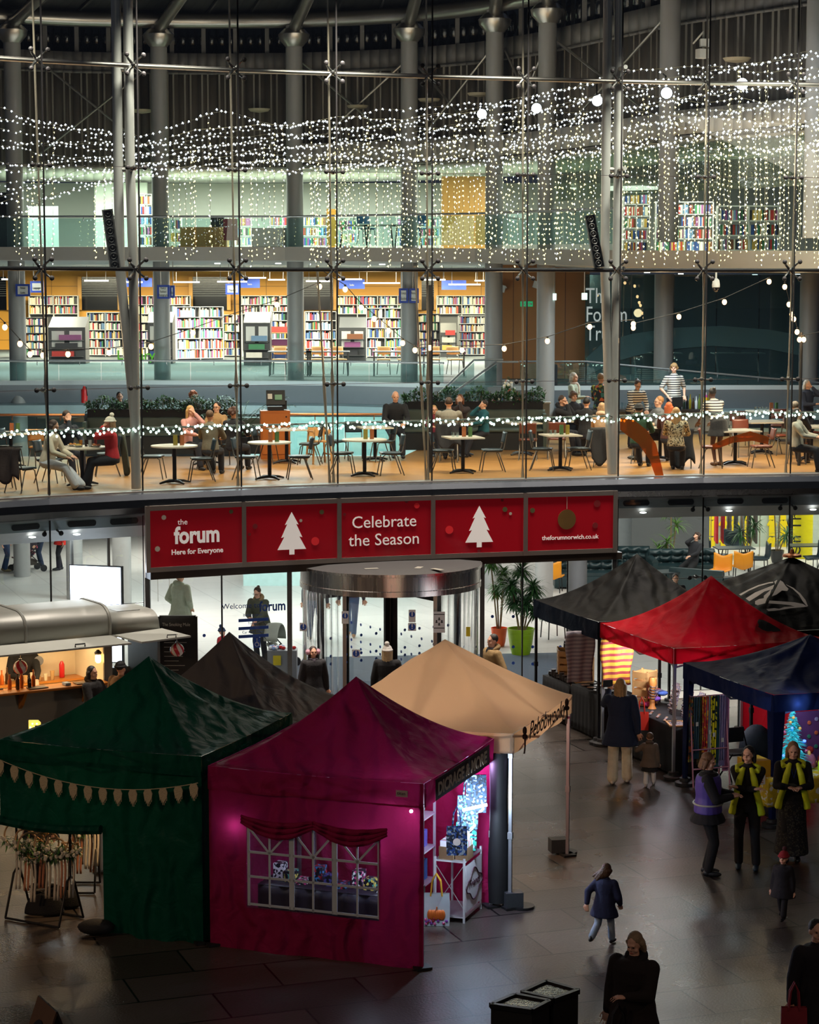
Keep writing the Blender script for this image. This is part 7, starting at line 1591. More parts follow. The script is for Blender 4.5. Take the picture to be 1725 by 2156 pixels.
def lowcase(px0, px1, yt, Y, label):
    x0, x1 = (px0 - XC) * Y / 4525, (px1 - XC) * Y / 4525; h = CH - (yt - HZ) * Y / 4500 - UZ; w_ = x1 - x0; t = thing('bookcase', label, 'bookcase', ((x0 + x1) / 2, Y, UZ)); n = max(2, round(h / .34))
    for x in (-w_ / 2, 0, w_ / 2): MB().box((x, .15, h / 2), (.03, .3, h)).build('upright', SHW, t, False)
    m = MB()
    for r in range(n + 1): MB().box((0, .15, h * r / n), (w_, .3, .025)).build('shelf', SHW, t, False)
    for r in range(n):
        x = -w_ / 2 + .04
        while x < w_ / 2 - .06: q = RB.choice((.03, .045, .06)); m.box((x + q / 2, .13, h * r / n + .14), (q * .9, .2, h / n * .72), 0, RB.randrange(10)); x += q
    o = m.build('books', BM, t, False); o['kind'] = 'stuff'
for a, b, y, Y, l in ((292, 322, 412, 68, 'tall white bookcase on the upper floor right of the left mast'), (358, 382, 458, 66, 'low bookcase left of the upper wooden counter'), (482, 530, 458, 68, 'low bookcase behind the red chair'), (570, 690, 456, 69, 'long low bookcase between the columns on the upper floor'), (712, 752, 460, 67, 'low bookcase right of the tall wooden cabinet'), (836, 925, 460, 68, 'low bookcase left of the orange panel'), (1312, 1366, 408, 60, 'tall bookcase of red spines right of the right mast'), (1380, 1500, 428, 59, 'long dim bookcase at the right of the upper floor'), (1510, 1640, 436, 57, 'dim bookcase at the far right of the upper floor')): lowcase(a, b, y, Y, l)
for i, px in enumerate((745, 800, 860)):
    t = thing('study_table', 'white study table on the upper floor, %s of three' % ORD[i], 'table', ck(px, 62, UZ)); MB().box((0, 0, .78), (.9, .7, .04)).build('table_top', WHITE, t, False)
    for x in (-.4, .4): MB().tube([(x, -.3, 0), (x * .8, 0, .78), (x, .3, 0)], .02, 6).build('trestle', BLACK, t)
t = cafe_chair('blue chair at the white study tables on the upper floor', ck(772, 62.5, UZ + .25), .4, mat('blue chair pad', '2c6a9a', .5)); cafe_chair('second blue chair among the white study tables on the upper floor', ck(880, 62.5, UZ + .25), -.4, mat('blue chair pad', '2c6a9a'))
FRG = glass('pale green frosted glass', (.75, .85, .76), .06, body=.30, bcol=(.45, .52, .44))
for i, (a, b) in enumerate(((1170, 1300), (1300, 1420), (1420, 1560), (1560, 1700))):
    p, q, r_, s_ = arc(a, 10.5, .6), arc(b, 10.5, .6), arc(b, 11.6, .6), arc(a, 11.6, .6); struct(MB().prism([p, q, r_, s_], (0, .02, 0)).build('window_%d' % (80 + i), FRG, smooth=False))
UZ = 3.1
struct(MB().bb((-4.6, 58.6, 0), (.2, 58.7, 4.7)).build('wall_children', mat('pale teal wall', 'b8d8d4', .6), smooth=False))
lowcase(596, 850, 965, 58.2, 'bright bookcase seen through the gap between the cafe and the landing'); lowcase(470, 560, 965, 58.2, 'bright bookcase seen through the gap left of the till')
# ------------------------------------------------------------------ hall fixtures and the curtain of lights
for i, (x, y) in enumerate(((299, 235), (546, 233), (753, 226), (904, 212), (1008, 200), (1245, 172), (1552, 127))):
    Y = interp(ARC, x) - .45; t = thing('uplight_saucer', 'pale saucer-shaped uplight on the gallery wall, %s' % ORD[i] + ' from the left', 'lamp', P(x, y, Y)); MB().lathe([(.01, -.06), (.26, -.02), (.32, .05), (.28, .05), (.01, 0)], (0, 0, 0), 18).build('saucer', mat('cream saucer', 'b8ac94', .5), t); MB().bar((0, 0, 0), (0, .4, .05), .04, .04).build('bracket', STEEL, t)
FL = mat('floodlight face', 'f4f6ff', .3, emit=30, var=0)
for i, (x, y) in enumerate(((1015, 240), (1130, 228), (1258, 212), (1404, 196), (1563, 177))):
    Y = interp(ARC, x) - 1.9; p = P(x, y, Y); t = thing('floodlight', 'bright white floodlight in the hall, %s from the left' % ORD[i], 'lamp', p); MB().lathe([(.06, .25), (.13, .1), (.15, 0)], (0, 0, 0), 14, 0, 'y').build('housing', DARKM, t); MB().lathe([(.001, -.004), (.13, -.006), (.13, .01)], (0, 0, 0), 14, 0, 'y').build('lens', FL, t); MB().tube([(0, .1, 0), (0, .2, .4), (0, .74 if i == 3 else 2.1, .5)], .02, 6).build('bracket', DARKM, t)
t = thing('speaker_cluster', 'white twin speaker boxes on the gallery wall at the upper right', 'speaker', P(1484, 100, 47.8)); MB().box((0, 0, .1), (.2, .2, .16)).box((-.06, -.04, -.14), (.22, .2, .2), .4).build('case', WHITE, t, False); MB().tube([(0, .1, .1), (-.02, .1, .35), (0, 1.9, .3)], .02, 6).build('bracket', WHITE, t)
LEDC = mat('cold curtain lamp', 'f0f2ff', .3, emit=16, var=0); LEDY = mat('warm curtain lamp', 'fff0c0', .3, emit=8, ecol='ffe6a0', var=0); WIRE = mat('clear wire', '8a8468', .5)
def octa(m, c, a, r, l, mi):
    a = V(a).normalized(); u = a.orthogonal().normalized(); w_ = a.cross(u); c = V(c); m.add([c - a * l * .25, c + a * l] + [c + u * r * math.cos(k * 2.094) + w_ * r * math.sin(k * 2.094) for k in range(3)], [(0, 3, 2), (0, 4, 3), (0, 2, 4), (1, 2, 3), (1, 3, 4), (1, 4, 2)], mi)
SX = [-60, 0, 150, 300, 460, 620, 860, 1080, 1300, 1520, 1725, 1800]
def strand_y(k, x):
    T_ = [(-60, 215 + k * 17), (0, 224 + k * 16), (150, 262 + k * 10), (300, 288 + k * 6.2), (460, 272 + k * 6.4), (620, 256 + k * 7.4), (860, 236 + k * 8.2), (1080, 205 + k * 9.5), (1300, 160 + k * 12), (1520, 132 + k * 13.5), (1725, 108 + k * 15), (1800, 98 + k * 15.5)]
    if k < 2: T_[4] = (460, 236 + k * 20); T_[3] = (300, 292 + k * 8)
    return interp(T_, x) + 8 * math.sin(x * .013 + k * 1.9) + 4 * math.sin(x * .037 + k * 2.7)
RL = random.Random(21); NS = 15
for k in range(NS):
    Yk = lambda x, k=k: (FY(max(0, min(1725, x))) + 1.3) + ((interp(ARC, x) - 1.6) - (FY(max(0, min(1725, x))) + 1.3)) * (.08 + .84 * ((k * 7) % NS) / NS) * (.9 - .2 * min(1, max(0, (x - 900) / 300)))
    t = thing('light_curtain', 'hanging curtain of tiny white lights across the hall, swag %s from the top' % (ORD[k] if k < 12 else 'lowest'), 'string lights', P(860, strand_y(k, 860), Yk(860)), 0, 'curtains of lights in the hall')
    m = MB(); pw = []; x = -50.0
    while x < 1790:
        y = strand_y(k, x); p = P(x, y, Yk(x)); pw.append(p); j = RL.random(); p.z += RL.uniform(-.05, .03); dn = V((RL.uniform(-.5, .5), RL.uniform(-.3, .3), -1))
        s_ = 1.0 if 200 < x else .85
        octa(m, p, dn, .015 * s_, .046 * s_, 0); octa(m, p, dn + V((.9, 0, .3)), .006, .042 * s_, 0); octa(m, p, dn + V((-.9, 0, .3)), .006, .042 * s_, 0)
        x += RL.uniform(8, 16)
    w_ = MB().tube(pw[::3], .005, 3, cap=False); m2 = MB(); m2.add(m.v, m.f, 1); w_.v += []; b = len(w_.v); w_.add(m.v, m.f, 1)
    w_.build('swag', [WIRE, LEDC], t, False, True)
    xs = [-45 + 150 * ((k * 7) % NS) / NS * 1.0 + j * 160 + RL.uniform(-6, 6) for j in range(5)] if k % 2 == 0 else []
    xs += [650 + 130 * ((k * 7) % NS) / NS + j * 130 + RL.uniform(-5, 5) for j in range(9)]
    for x in xs:
        if x > 1790: continue
        Y = Yk(x); y0 = strand_y(k, x); y1 = RL.uniform(515, 562); p0 = P(x, y0, Y); p1 = P(x + RL.uniform(-3, 3), y1, Y); m = MB().tube([p0, p1], .0035, 3, cap=False); n = int((y1 - y0) / 10.5)
        for q in range(1, n + 1):
            c = p0.lerp(p1, q / n) + V((RL.uniform(-.03, .03), RL.uniform(-.03, .03), 0)); big = RL.random() < .3
            octa(m, c, (RL.uniform(-.5, .5), RL.uniform(-.4, .4), -1), .017 if big else .011, .043 if big else .03, 1 if RL.random() < .4 - .2 * q / n else 2)
            if big: octa(m, c, (RL.choice((-1, 1)), 0, -.6), .009, .04, 2)
        m.build('light_drop', [WIRE, LEDC, LEDY], t, False, True)
for k in range(30): lamp('POINT', P(40 + k * 56, strand_y(5, 40 + k * 56) + 30, (FY(40 + k * 56) + interp(ARC, 40 + k * 56)) / 2), 4, (1, .9, .7), .5) if k % 3 == 0 else None
# ------------------------------------------------------------------ catering van
VX, VY = V((.848, .53, 0)), V((-.53, .848, 0)); VO = V((-5.36, 37.89, 0)); va = math.atan2(.53, .848)
VAN = mat('worn silver van paint', '74756f', .42, .2, var=.08, scale=3); VIN = mat('warm white lining', 'e8d8b8', .6, var=.05); CTR = mat('varnished counter wood', 'b8742c', .35, var=.15, scale=4); FLP = mat('pale flap lining', 'a8aaa2', .5, var=.04)
vn = thing('catering_van', 'silver vintage catering van with open hatches at the left edge', 'van', VO, va)
def ar(x0, x1, w0, w1, z0, z1, r=.42, n=10):     # rounded roof section between x0 and x1
    prof = [(w0, z0)] + [(w0 + r - r * math.cos(PI / 2 * k / n), z1 - r * .62 + r * .62 * math.sin(PI / 2 * k / n)) for k in range(n + 1)] + [(w1 - r + r * math.sin(PI / 2 * k / n), z1 - r * .62 + r * .62 * math.cos(PI / 2 * k / n)) for k in range(n + 1)] + [(w1, z0)]
    return [(x0, prof), (x1, prof)]
m = MB(); (xa, pr_), (xb, _) = ar(-5.2, 0, 0, 1.5, 1.98, 2.56); n = len(pr_)
m.add([(xa, y, z) for y, z in pr_] + [(xb, y, z) for y, z in pr_], [(i, i + 1, n + i + 1, n + i) for i in range(n - 1)] + [tuple(range(n, 2 * n))]); m.build('roof', VAN, vn, thick=.03)
m = MB(); (xa, pr_), (xb, _) = ar(.03, 1.0, .08, 1.35, 2.0, 2.40, .3)
m.add([(xa, y, z) for y, z in pr_] + [(xb - .12 * (z - 2), y, z) for y, z in pr_], [(i, i + 1, n + i + 1, n + i) for i in range(n - 1)] + [tuple(range(n, 2 * n))]); m.build('cab_roof', VAN, vn, thick=.03)
m = MB()
for x in (-3.3, -1.62, -.02): m.tube([(x, y - .012 if y < .7 else y, z + .012) for y, z in ar(0, 0, 0, 1.5, 1.98, 2.56)[0][1]], .03, 6)
m.tube([(-5.2, -.02, 2.0), (0, -.02, 2.0)], .03, 6).tube([(.03, .06, 2.02), (1.0, .06, 2.02)], .03, 6); m.box((.5, .5, 2.40), (.45, .35, .04)); m.build('roof_ribs', VAN, vn)
m = MB().box((-2.6, .02, .70), (5.2, .05, 1.0)).box((-.04, .75, 1.1), (.06, 1.5, 1.8)).box((-4.9, .02, 1.6), (.6, .05, .8)).box((-2.6, 1.48, 1.1), (5.2, .05, 1.8)).box((.5, .1, .70), (1.0, .05, 1.0)).box((.99, .75, 1.1), (.05, 1.3, 1.8)).box((.5, 1.35, .70), (1.0, .05, 1.0)).box((-.06, .02, 1.6), (.16, .05, .9)).box((-2.1, -.005, .75), (.08, .02, 1.1)); m.build('body', VAN, vn, False)
MB().box((-2.6, 1.44, 1.4), (5.1, .02, 1.2)).box((-.08, .75, 1.4), (.02, 1.4, 1.2)).box((-2.6, .75, .6), (5.1, 1.4, .02)).build('lining', VIN, vn, False); MB().box((-2.45, 1.2, 1.12), (4.8, .42, .04)).build('back_counter', CTR, vn, False)
m = MB().box((-2.5, -.16, 1.25), (4.6, .42, .045)).tube([(-4.8, -.37, 1.25), (-.2, -.37, 1.25)], .022, 6); ct = m.build('serving_counter', CTR, vn)
for x in (-1.75, -.55): MB().prism([(x - .03, -.01, 1.22), (x - .03, -.01, .9), (x - .03, -.12, .98), (x - .03, -.30, 1.22)], (.06, 0, 0)).build('bracket', CTR, vn, False)
fl = MB().prism([(-4.7, -.02, 2.03), (-.02, -.02, 2.03), (.05, -.78, 1.99), (-4.55, -.78, 1.99)], (0, 0, .03)).build('hatch_flap', FLP, vn, False); MB().tube([(-1.0, -.74, 2.03), (-1.0, -.74, 2.08), (-.82, -.74, 2.08), (-.82, -.74, 2.03)], .014, 6).build('handle', BLACK, fl)
fp = [G(x, y, 2.05) for x, y in ((242, 1340), (341, 1326), (402, 1342), (299, 1355))]; fl2 = MB().prism(fp, (0, 0, .03)).build('hatch_flap', FLP, vn, False, True); q = (fp[2] + fp[3]) / 2 + V((0, .1, .03)); MB().tube([q, q + V((0, 0, .05)), q + V((.15, .05, .05)), q + V((.15, .05, 0))], .012, 6).build('handle', BLACK, fl2, True, True)
m = MB()
for x in (-3.6, .5): m.lathe([(.2, -.1), (.3, -.08), (.3, .08), (.2, .1)], (x, .1, .3), 20, 0, 'y')
m.build('wheels', RUBBER, vn); 
vw = lambda x, y, z: VO + VX * x + VY * y + V((0, 0, z))
lamp('AREA', vw(-1.2, .5, 1.95), 38, (1, .72, .4), 1.6, (0, 0, va), .4); lamp('POINT', vw(-.22, .12, 1.62), 14, (1, .62, .28), .06); lamp('AREA', vw(-3, .5, 1.95), 25, (1, .72, .4), 1.4, (0, 0, va), .4)
t = thing('wall_lantern', 'warm caged lantern on the inside corner post of the van', 'lamp', vw(-.2, .12, 1.55), va); MB().lathe([(.03, 0), (.055, .03), (.055, .13), (.03, .17)], (0, 0, 0), 10).build('bulb', mat('warm lantern glow', 'ffc070', .3, emit=14, var=0), t); MB().lathe([(.06, .16), (.07, .19), (.02, .24)], (0, 0, 0), 10).build('cap', BLACK, t)
def bauble(p, r, label):
    t = thing('bauble', label, 'bauble', p)
    def sp(n, l, b):
        tc = n.new('ShaderNodeTexCoord'); sx = n.new('ShaderNodeSeparateXYZ'); l.new(tc.outputs['Object'], sx.inputs[0]); at_ = n.new('ShaderNodeMath'); at_.operation = 'ARCTAN2'; l.new(sx.outputs['Y'], at_.inputs[0]); l.new(sx.outputs['X'], at_.inputs[1])
        m1 = n.new('ShaderNodeMath'); m1.operation = 'MULTIPLY_ADD'; m1.inputs[1].default_value = 20; l.new(sx.outputs['Z'], m1.inputs[0]); m0 = n.new('ShaderNodeMath'); m0.operation = 'MULTIPLY'; m0.inputs[1].default_value = 5; l.new(at_.outputs[0], m0.inputs[0]); l.new(m0.outputs[0], m1.inputs[2])
        s_ = n.new('ShaderNodeMath'); s_.operation = 'SINE'; l.new(m1.outputs[0], s_.inputs[0]); g_ = n.new('ShaderNodeMath'); g_.operation = 'GREATER_THAN'; l.new(s_.outputs[0], g_.inputs[0]); g_.inputs[1].default_value = 0
        mx = n.new('ShaderNodeMix'); mx.data_type = 'RGBA'; mx.inputs['A'].default_value = (.5, .02, .04, 1); mx.inputs['B'].default_value = (.75, .72, .7, 1); l.new(g_.outputs[0], mx.inputs['Factor']); l.new(mx.outputs['Result'], b.inputs['Base Color']); b.inputs['Roughness'].default_value = .2
    MB().ball((0, 0, 0), r, 20, 14).build('ball', nodes_mat('candy stripe', sp), t); MB().tube([(0, 0, r), (0, 0, r + .16)], .008, 5).cyl((0, 0, r - .01), .025, .04, 8).build('hanger', CHROME, t)
bauble(P(43, 1405, 36.75), .125, 'red and white striped bauble hanging from the long van hatch'); bauble(P(373, 1368, 37.75), .125, 'red and white striped bauble hanging from the short van hatch')
for k in range(8): c, n_ = BOT[(k * 2 + 1) % 6] if k % 2 else ('b85a1c', 'amber'); bottle(vw(-1.95 + k * .11, -.05 - .09 * (k % 2), 1.275) if k < 5 else vw(-1.75 + (k - 5) * .1, 1.1, 1.145), .26 + .04 * (k % 3), c, '%s bottle on the van %s, %s along' % (n_, 'serving counter' if k < 5 else 'back counter', ORD[k if k < 5 else k - 5]), 'bottles in the van')
for k in range(6): tag(MB().lathe([(.03, 0), (.042, .09 + .04 * (k % 3))], vw(-1.35 + k * .13, 1.05, 1.145), 10).build('cup_stack', mat(('paper cup', 'kraft cup')[k % 2], ('d8c8a8', 'b08a58')[k % 2], .7)), 'short stack of %s cups on the van back counter, %s along' % (('pale', 'brown')[k % 2], ORD[k]), 'cups', 'cups in the van')
tag(MB().lathe([(.05, 0), (.05, .24), (.02, .30)], vw(-.45, 1.2, 1.145), 12).build('red_canister', mat('extinguisher red', 'b81c1c')), 'red canister on the van back counter', 'canister')
for k, x in enumerate((-1.5, -.62)): tag(MB().box(vw(x, -.2, 1.285), (.34, .2, .015), va).build('menu_tray', mat('dark menu', '4a3a2c', .4), smooth=False), 'flat menu tray on the van counter, %s of two' % ('left', 'right')[k], 'tray')
tag(MB().box(vw(-.95, -.2, 1.30), (.1, .16, .04), va).build('card_reader', mat('pale blue reader', '8098b0', .4), smooth=False), 'small pale card reader on the van counter', 'card reader')
t = thing('marquee_letter', 'small lit marquee letter glowing just above the green gazebo edge', 'lamp', P(72, 1530, 34.0)); MB().prism([(-.09, 0, -.05), (.0, 0, -.05), (0, 0, .02), (.06, 0, .02), (.06, 0, -.05), (.1, 0, -.05), (.1, 0, .06), (.06, 0, .1), (-.09, 0, .1)], (0, .05, 0)).build('letter', mat('lit yellow letter', 'f0d060', .4, emit=1.2), t, False)
for k in range(5): MB().ball((-.06 + .035 * k, -.01, .05 if k % 2 else -.01), .014, 6, 5).build('bulb', FB, t)
MB().tube([(0, .03, -.05), (0, .03, -t.location.z)], .02, 6).build('stand', BLACK, t)
# ------------------------------------------------------------------ wreath stall
RK = mat('black tube rack', '121214', .4, .4)
def rack(pa, pb, h, label):
    a, b = V(pa), V(pb); t = thing('display_rack', label, 'rack', (a + b) / 2); d = (b - a).normalized(); nn_ = V((-d.y, d.x, 0)); m = MB(); m.tube([a + V((0, 0, h)), b + V((0, 0, h))], .016, 8)
    for e in (a, b): m.tube([e + V((0, 0, h)), e + V((0, 0, .62))], .016, 8); m.tube([e - nn_ * .26 + V((0, 0, .02)), e - nn_ * .07 + V((0, 0, .58)), e + V((0, 0, .64)), e + nn_ * .07 + V((0, 0, .58)), e + nn_ * .26 + V((0, 0, .02))], .016, 8)
    for s in (-1, 1): m.tube([a + nn_ * .26 * s + V((0, 0, .02)), b + nn_ * .26 * s + V((0, 0, .02))], .016, 8)
    m.build('frame', RK, t, True, True); return a, b, h
wa, wb = G(38, 1925), G(150, 1945); rack(wa, wb, 1.42, 'black tubular rack of wreaths under the left half of the green gazebo'); wc, wd = G(150, 1872), G(205, 1872); rack(wc, wd, 1.35, 'second black tubular rack further under the green gazebo')
RIB = ['d8cfc0', 'c88a6a', 'e0d4c0', 'b8785c', 'c8b8a0']
def wreath(p, r, c, label, green=1, seed=1, star=0):
    rr = random.Random(seed); t = thing('wreath', label, 'wreath', p); m = MB()
    if star:
        for q in range(5): a0, a1 = PI / 2 + q * PI * .8, PI / 2 + (q + 1) * PI * .8; m.bar((r * math.cos(a0), .01 * (q % 2), r * math.sin(a0)), (r * math.cos(a1), .01 * (q % 2), r * math.sin(a1)), .016, .016)
        m.build('star', PINE, t, False)
    else: m.tube([(r * math.cos(q), .02 * math.sin(q * 3), r * math.sin(q)) for q in [j * PI / 14 for j in range(28)]], .013, 6, closed=True); m.build('ring', mat('cane ring', 'b09070', .7, var=.2), t)
    if green:
        m = MB(); fl_ = MB()
        for k in range(70 * green):
            a = rr.uniform(-PI * .95, -.05 * PI); q = V((r * math.cos(a) * rr.uniform(.85, 1.25), rr.uniform(-.06, .04), r * math.sin(a) * rr.uniform(.85, 1.2))); leafblade(m, q, V((rr.uniform(-1, 1), rr.uniform(-.7, .3), rr.uniform(-1, .6))), rr.uniform(.06, .12), .012, .5, k % 2, 3)
            if k % 3 == 0: fl_.ball(q + V((0, -.05, 0)), .010 if k % 9 else .028, 6, 4)
        m.build('greenery', [LEAF, LEAF2], t, smooth=False); fl_.build('blossom', mat('cream berries', 'd8d0c0', .6), t)
    m = MB()
    for s in (-.02, .025): m.grid(lambda u, v: V((s + .03 * u + .01 * math.sin(v * 5), -.03, -r - .02 - .55 * v)), 1, 8)
    m.build('ribbon', mat('ribbon ' + c, c, .6), t, thick=.003); MB().tube([(0, 0, r), (0, 0, r + .16)], .005, 4).build('cord', MAC, t)
for k in range(8):
    q = wa.lerp(wb, .02 + k * .14) + V((0, -.06 + .08 * (k % 2), 1.42 - .32 - .06 * (k % 3))); wreath(q, (.16, .13, .18, .12)[k % 4], RIB[k % 5], '%s hung on the near black rack, %s from the left' % (('leafy cane wreath', 'small leafy wreath', 'wide leafy wreath', 'wooden star')[k % 4], ORD[k]), 1 + (k % 2), k, k % 4 == 3)
for k in range(7):
    q = wc.lerp(wd, .0 + k * .16) + V((0, -.05 + .07 * (k % 2), 1.35 - .30 - .05 * (k % 3))); wreath(q, (.13, .12, .14)[k % 3], RIB[(k + 1) % 5], '%s hung on the far black rack, %s from the left' % (('macrame ring', 'wooden star', 'leafy ring')[k % 3], ORD[k]), 1 if k % 3 == 2 else 0, 20 + k, k % 3 == 1)
lamp('POINT', GC[1].lerp(GC[0], .42) + E2 * 1.2 + V((0, 0, 1.9)), 70, (1, .62, .3), .1)
tag(MB().ball(GC[1].lerp(GC[0], .42) + E2 * 1.2 + V((0, 0, 1.98)), .06, 8, 6).build('hanging_bulb', MATS['warm bulb']), 'warm bulb under the left half of the green gazebo roof', 'lamp')
for k, (x, y) in enumerate(((95, 1925), (128, 1910))):
    q = G(x, y); tag(MB().grid(lambda u, v: V((.24 * math.cos(2 * PI * u) * (1 - .45 * v * v) + .03 * math.sin(9 * u), .14 * math.sin(2 * PI * u) * (1 - .4 * v), .02 + .26 * v + .03 * math.sin(u * 20) * v)) + q, 20, 8).build('cloth_bag', mat('black canvas', '141416', .8, bump=.3), thick=.01), 'slumped black canvas bag under the wreath rack, %s of two' % ('left', 'right')[k], 'bag')
q = GC[0].lerp(GC[1], .52); tag(MB().ball(q + V((0, -.1, .10)), (.24, .16, .10), 12, 8).build('sandbag', mat('black canvas', '141416')), 'black sandbag at the foot of the green wall', 'sandbag')
# ------------------------------------------------------------------ right-hand stalls
BCL = mat('black table cloth', '0f0f12', .9, var=.1)
def stall_table(o, ex, ey, u0, u1, v0, v1, h, label, cm=BCL, low=.04):
    c = o + ex * (u0 + u1) / 2 + ey * (v0 + v1) / 2; a = math.atan2(ex.y, ex.x); t = thing('stall_table', label, 'table', c, a); w_, d_ = u1 - u0, v1 - v0
    MB().box((0, 0, h - .02), (w_, d_, .03)).build('table_top', PINE, t, False); m = MB()
    per = [(-w_ / 2, -d_ / 2), (w_ / 2, -d_ / 2), (w_ / 2, d_ / 2), (-w_ / 2, d_ / 2)]; L = 2 * (w_ + d_); n = 120; vs = []
    for j in range(7):
        for i in range(n):
            s = i / n * L; k = 0; e = [w_, d_, w_, d_]
            while s > e[k] and k < 3: s -= e[k]; k += 1
            (x0, y0), (x1, y1) = per[k], per[(k + 1) % 4]; x, y = x0 + (x1 - x0) * s / e[k], y0 + (y1 - y0) * s / e[k]; f = 1 + (.03 + .02 * math.sin(i * 1.3)) * j / 6 / max(.3, min(w_, d_)); vs.append((x * f, y * f, h + .002 - (h - low) * j / 6))
    m.add(vs, [(j * n + i, j * n + (i + 1) % n, (j + 1) * n + (i + 1) % n, (j + 1) * n + i) for j in range(6) for i in range(n)]); m.add([(x, y, h + .003) for x, y in per], [(0, 1, 2, 3)]); m.build('cloth', cm, t, thick=.006)
    for x in (-w_ * .42, w_ * .42):
        for y in (-d_ * .42, d_ * .42): MB().cyl((x, y, 0), .018, h - .03, 6).build('leg', TUBE, t)
    return t
kl = lambda u, v, z=0: KC[0] + Q1 * u + Q2 * v + V((0, 0, z)); rl_ = lambda u, v, z=0: RC[0] + Q1 * u + Q2 * v + V((0, 0, z)); nl = lambda u, v, z=0: NC[0] + Q1 * u + Q2 * v + V((0, 0, z)); qa = math.atan2(Q1.y, Q1.x)
stall_table(KC[0], Q1, Q2, .15, .85, .25, 1.5, .84, 'black clothed table by the black gazebo leg, nearer one'); stall_table(KC[0], Q1, Q2, .15, .85, 1.6, 2.85, .78, 'black clothed table farther under the black gazebo'); stall_table(RC[0], Q1, Q2, .12, .9, .15, 2.6, .84, 'long black clothed jewellery table under the red gazebo')
def crate(p, w_, d_, h, rz, label):
    t = thing('crate', label, 'crate', p, rz); m = MB()
    for k in range(4):
        for y in (-d_ / 2, d_ / 2): m.box((0, y, h * (k + .5) / 4), (w_, .012, h * .18))
        for x in (-w_ / 2, w_ / 2): m.box((x, 0, h * (k + .5) / 4), (.012, d_, h * .18))
    for x in (-w_ / 2, w_ / 2):
        for y in (-d_ / 2, d_ / 2): m.box((x * .97, y * .95, h / 2), (.03, .03, h))
    m.box((0, 0, .01), (w_, d_, .015)); m.build('slats', PINE, t, False)
crate(kl(.5, 2.5, .79), .5, .34, .55, qa + 1.2, 'open slatted crate of pottery on the far black table'); crate(kl(.55, 1.95, .79), .5, .34, .5, qa + 1.5, 'slatted crate beside the pottery crate'); crate(rl_(.55, 2.2, .85), .34, .3, .62, qa + .6, 'upright slatted crate at the back of the jewellery table')
POT = mat('dark glazed pot', '2a2422', .3)
for k in range(16):
    v = 1.75 + (k % 8) * .13; z = 1.34 if k < 8 else .795; u = .5 + .06 * (k % 3) if k < 8 else .24; h = .09 + .03 * (k % 3)
    tag(MB().lathe([(.03, 0), (.055, h * .4), (.045, h * .8), (.05, h)], kl(u, v, z), 12).build('pot', POT), 'dark glazed pot %s, %s along' % ('on top of the crates' if k < 8 else 'on the front edge of the far black table', ORD[k % 8]), 'pot', 'pottery under the black gazebo')
for k in range(8): tag(MB().lathe([(.02, 0), (.09, .03), (.085, .03)], kl(.3 + .2 * (k % 2), .35 + .14 * k, .846), 14).build('dish', mat(('brown dish', 'black dish')[k % 2], ('5a2c1c', '1c1c20')[k % 2], .25)), '%s pottery dish on the nearer black table, %s along' % (('brown', 'black')[k % 2], ORD[k]), 'dish', 'dishes under the black gazebo')
def hang(p, w_, h, m_, label, ax=Q2, cat='scarf', fringe=0, group=None, nm='scarf'):
    q = V(p); m = MB().grid(lambda u, v: q + ax * (w_ * (u - .5) * (1 + .1 * math.sin(v * 6))) + V((0, 0, -h * v)) + Q1.cross(V((0, 0, 1))) * (.02 * math.sin(u * 14 + v * 2)), 12, 10)
    if fringe:
        for k in range(8): a = q + ax * w_ * ((k + .5) / 8 - .5) + V((0, 0, -h)); m.tube([a, a - V((0, 0, .09))], .006, 4)
    return tag(m.build(nm, m_, thick=.012), label, cat, group)
hang(kl(-.02, .75, 1.98), .55, .95, striped('grey weave', '8a8490', 'b0a8b0', 14, 'Z', .5), 'grey lilac woven blanket hanging behind the black gazebo leg', Q1, 'blanket', nm='blanket'); hang(rl_(.2, 2.65, 1.98), .6, .85, striped('diagonal knit', '8a2a2c', 'c8962a', 9, 'Z', .45), 'striped red and mustard knitted blanket under the red gazebo', Q1, 'blanket', nm='blanket')
SPK = speckle('jewellery card', ('2a2a34', '6a6a78', '1c1c24', 'a8a0b0', '4a3a5a', 'b08a5a'), 90)
for k in range(6):
    p = rl_(.55 + .1 * (k % 2), .25 + k * .24, .85); t = thing('jewellery_stand', 'sloping dark board of earrings on the jewellery table, %s from the near leg' % ORD[k], 'jewellery stand', p, qa - PI / 2); m = MB().box((0, .1, .26), (.2, .02, .5), 0, 0, Matrix.Rotation(-.25, 3, 'X')); m.build('board', SPK, t, False); m = MB()
    for r in range(5): m.tube([(-.09, .03 + r * .022, .1 + r * .085), (.09, .03 + r * .022, .1 + r * .085)], .014, 6)
    m.build('earring_bar', mat('silver jewellery', 'a8a8b0', .25, .8, var=.5, scale=80), t)
t = thing('necklace_bust', 'orange wood necklace bust on the jewellery table', 'necklace stand', rl_(.5, 1.8, .85), qa); MB().lathe([(.08, 0), (.05, .05), (.045, .34), (.08, .46), (.05, .56)], (0, 0, 0), 12).build('bust', mat('orange wood', 'c07a3a', .5), t)
for k in range(5): MB().tube([(.06 * math.cos(q), .06 * math.sin(q) - .02, .42 - .05 * k + .03 * math.sin(q)) for q in [j * PI / 6 for j in range(12)]], .008, 5, closed=True).build('necklace', mat('silver jewellery', 'a8a8b0'), t)
fr_ = thing('picture_frame', 'flat wooden frame of jewellery lying at the front of the table', 'frame', rl_(.28, .42, .85), qa + 1.3); m = MB()
for s in (-1, 1): m.box((s * .2, 0, .012), (.03, .3, .024)).box((0, s * .14, .012), (.42, .03, .024))
m.build('frame_border', PINE, fr_, False); MB().box((0, 0, .006), (.38, .26, .01)).build('velvet', SPK, fr_, False)
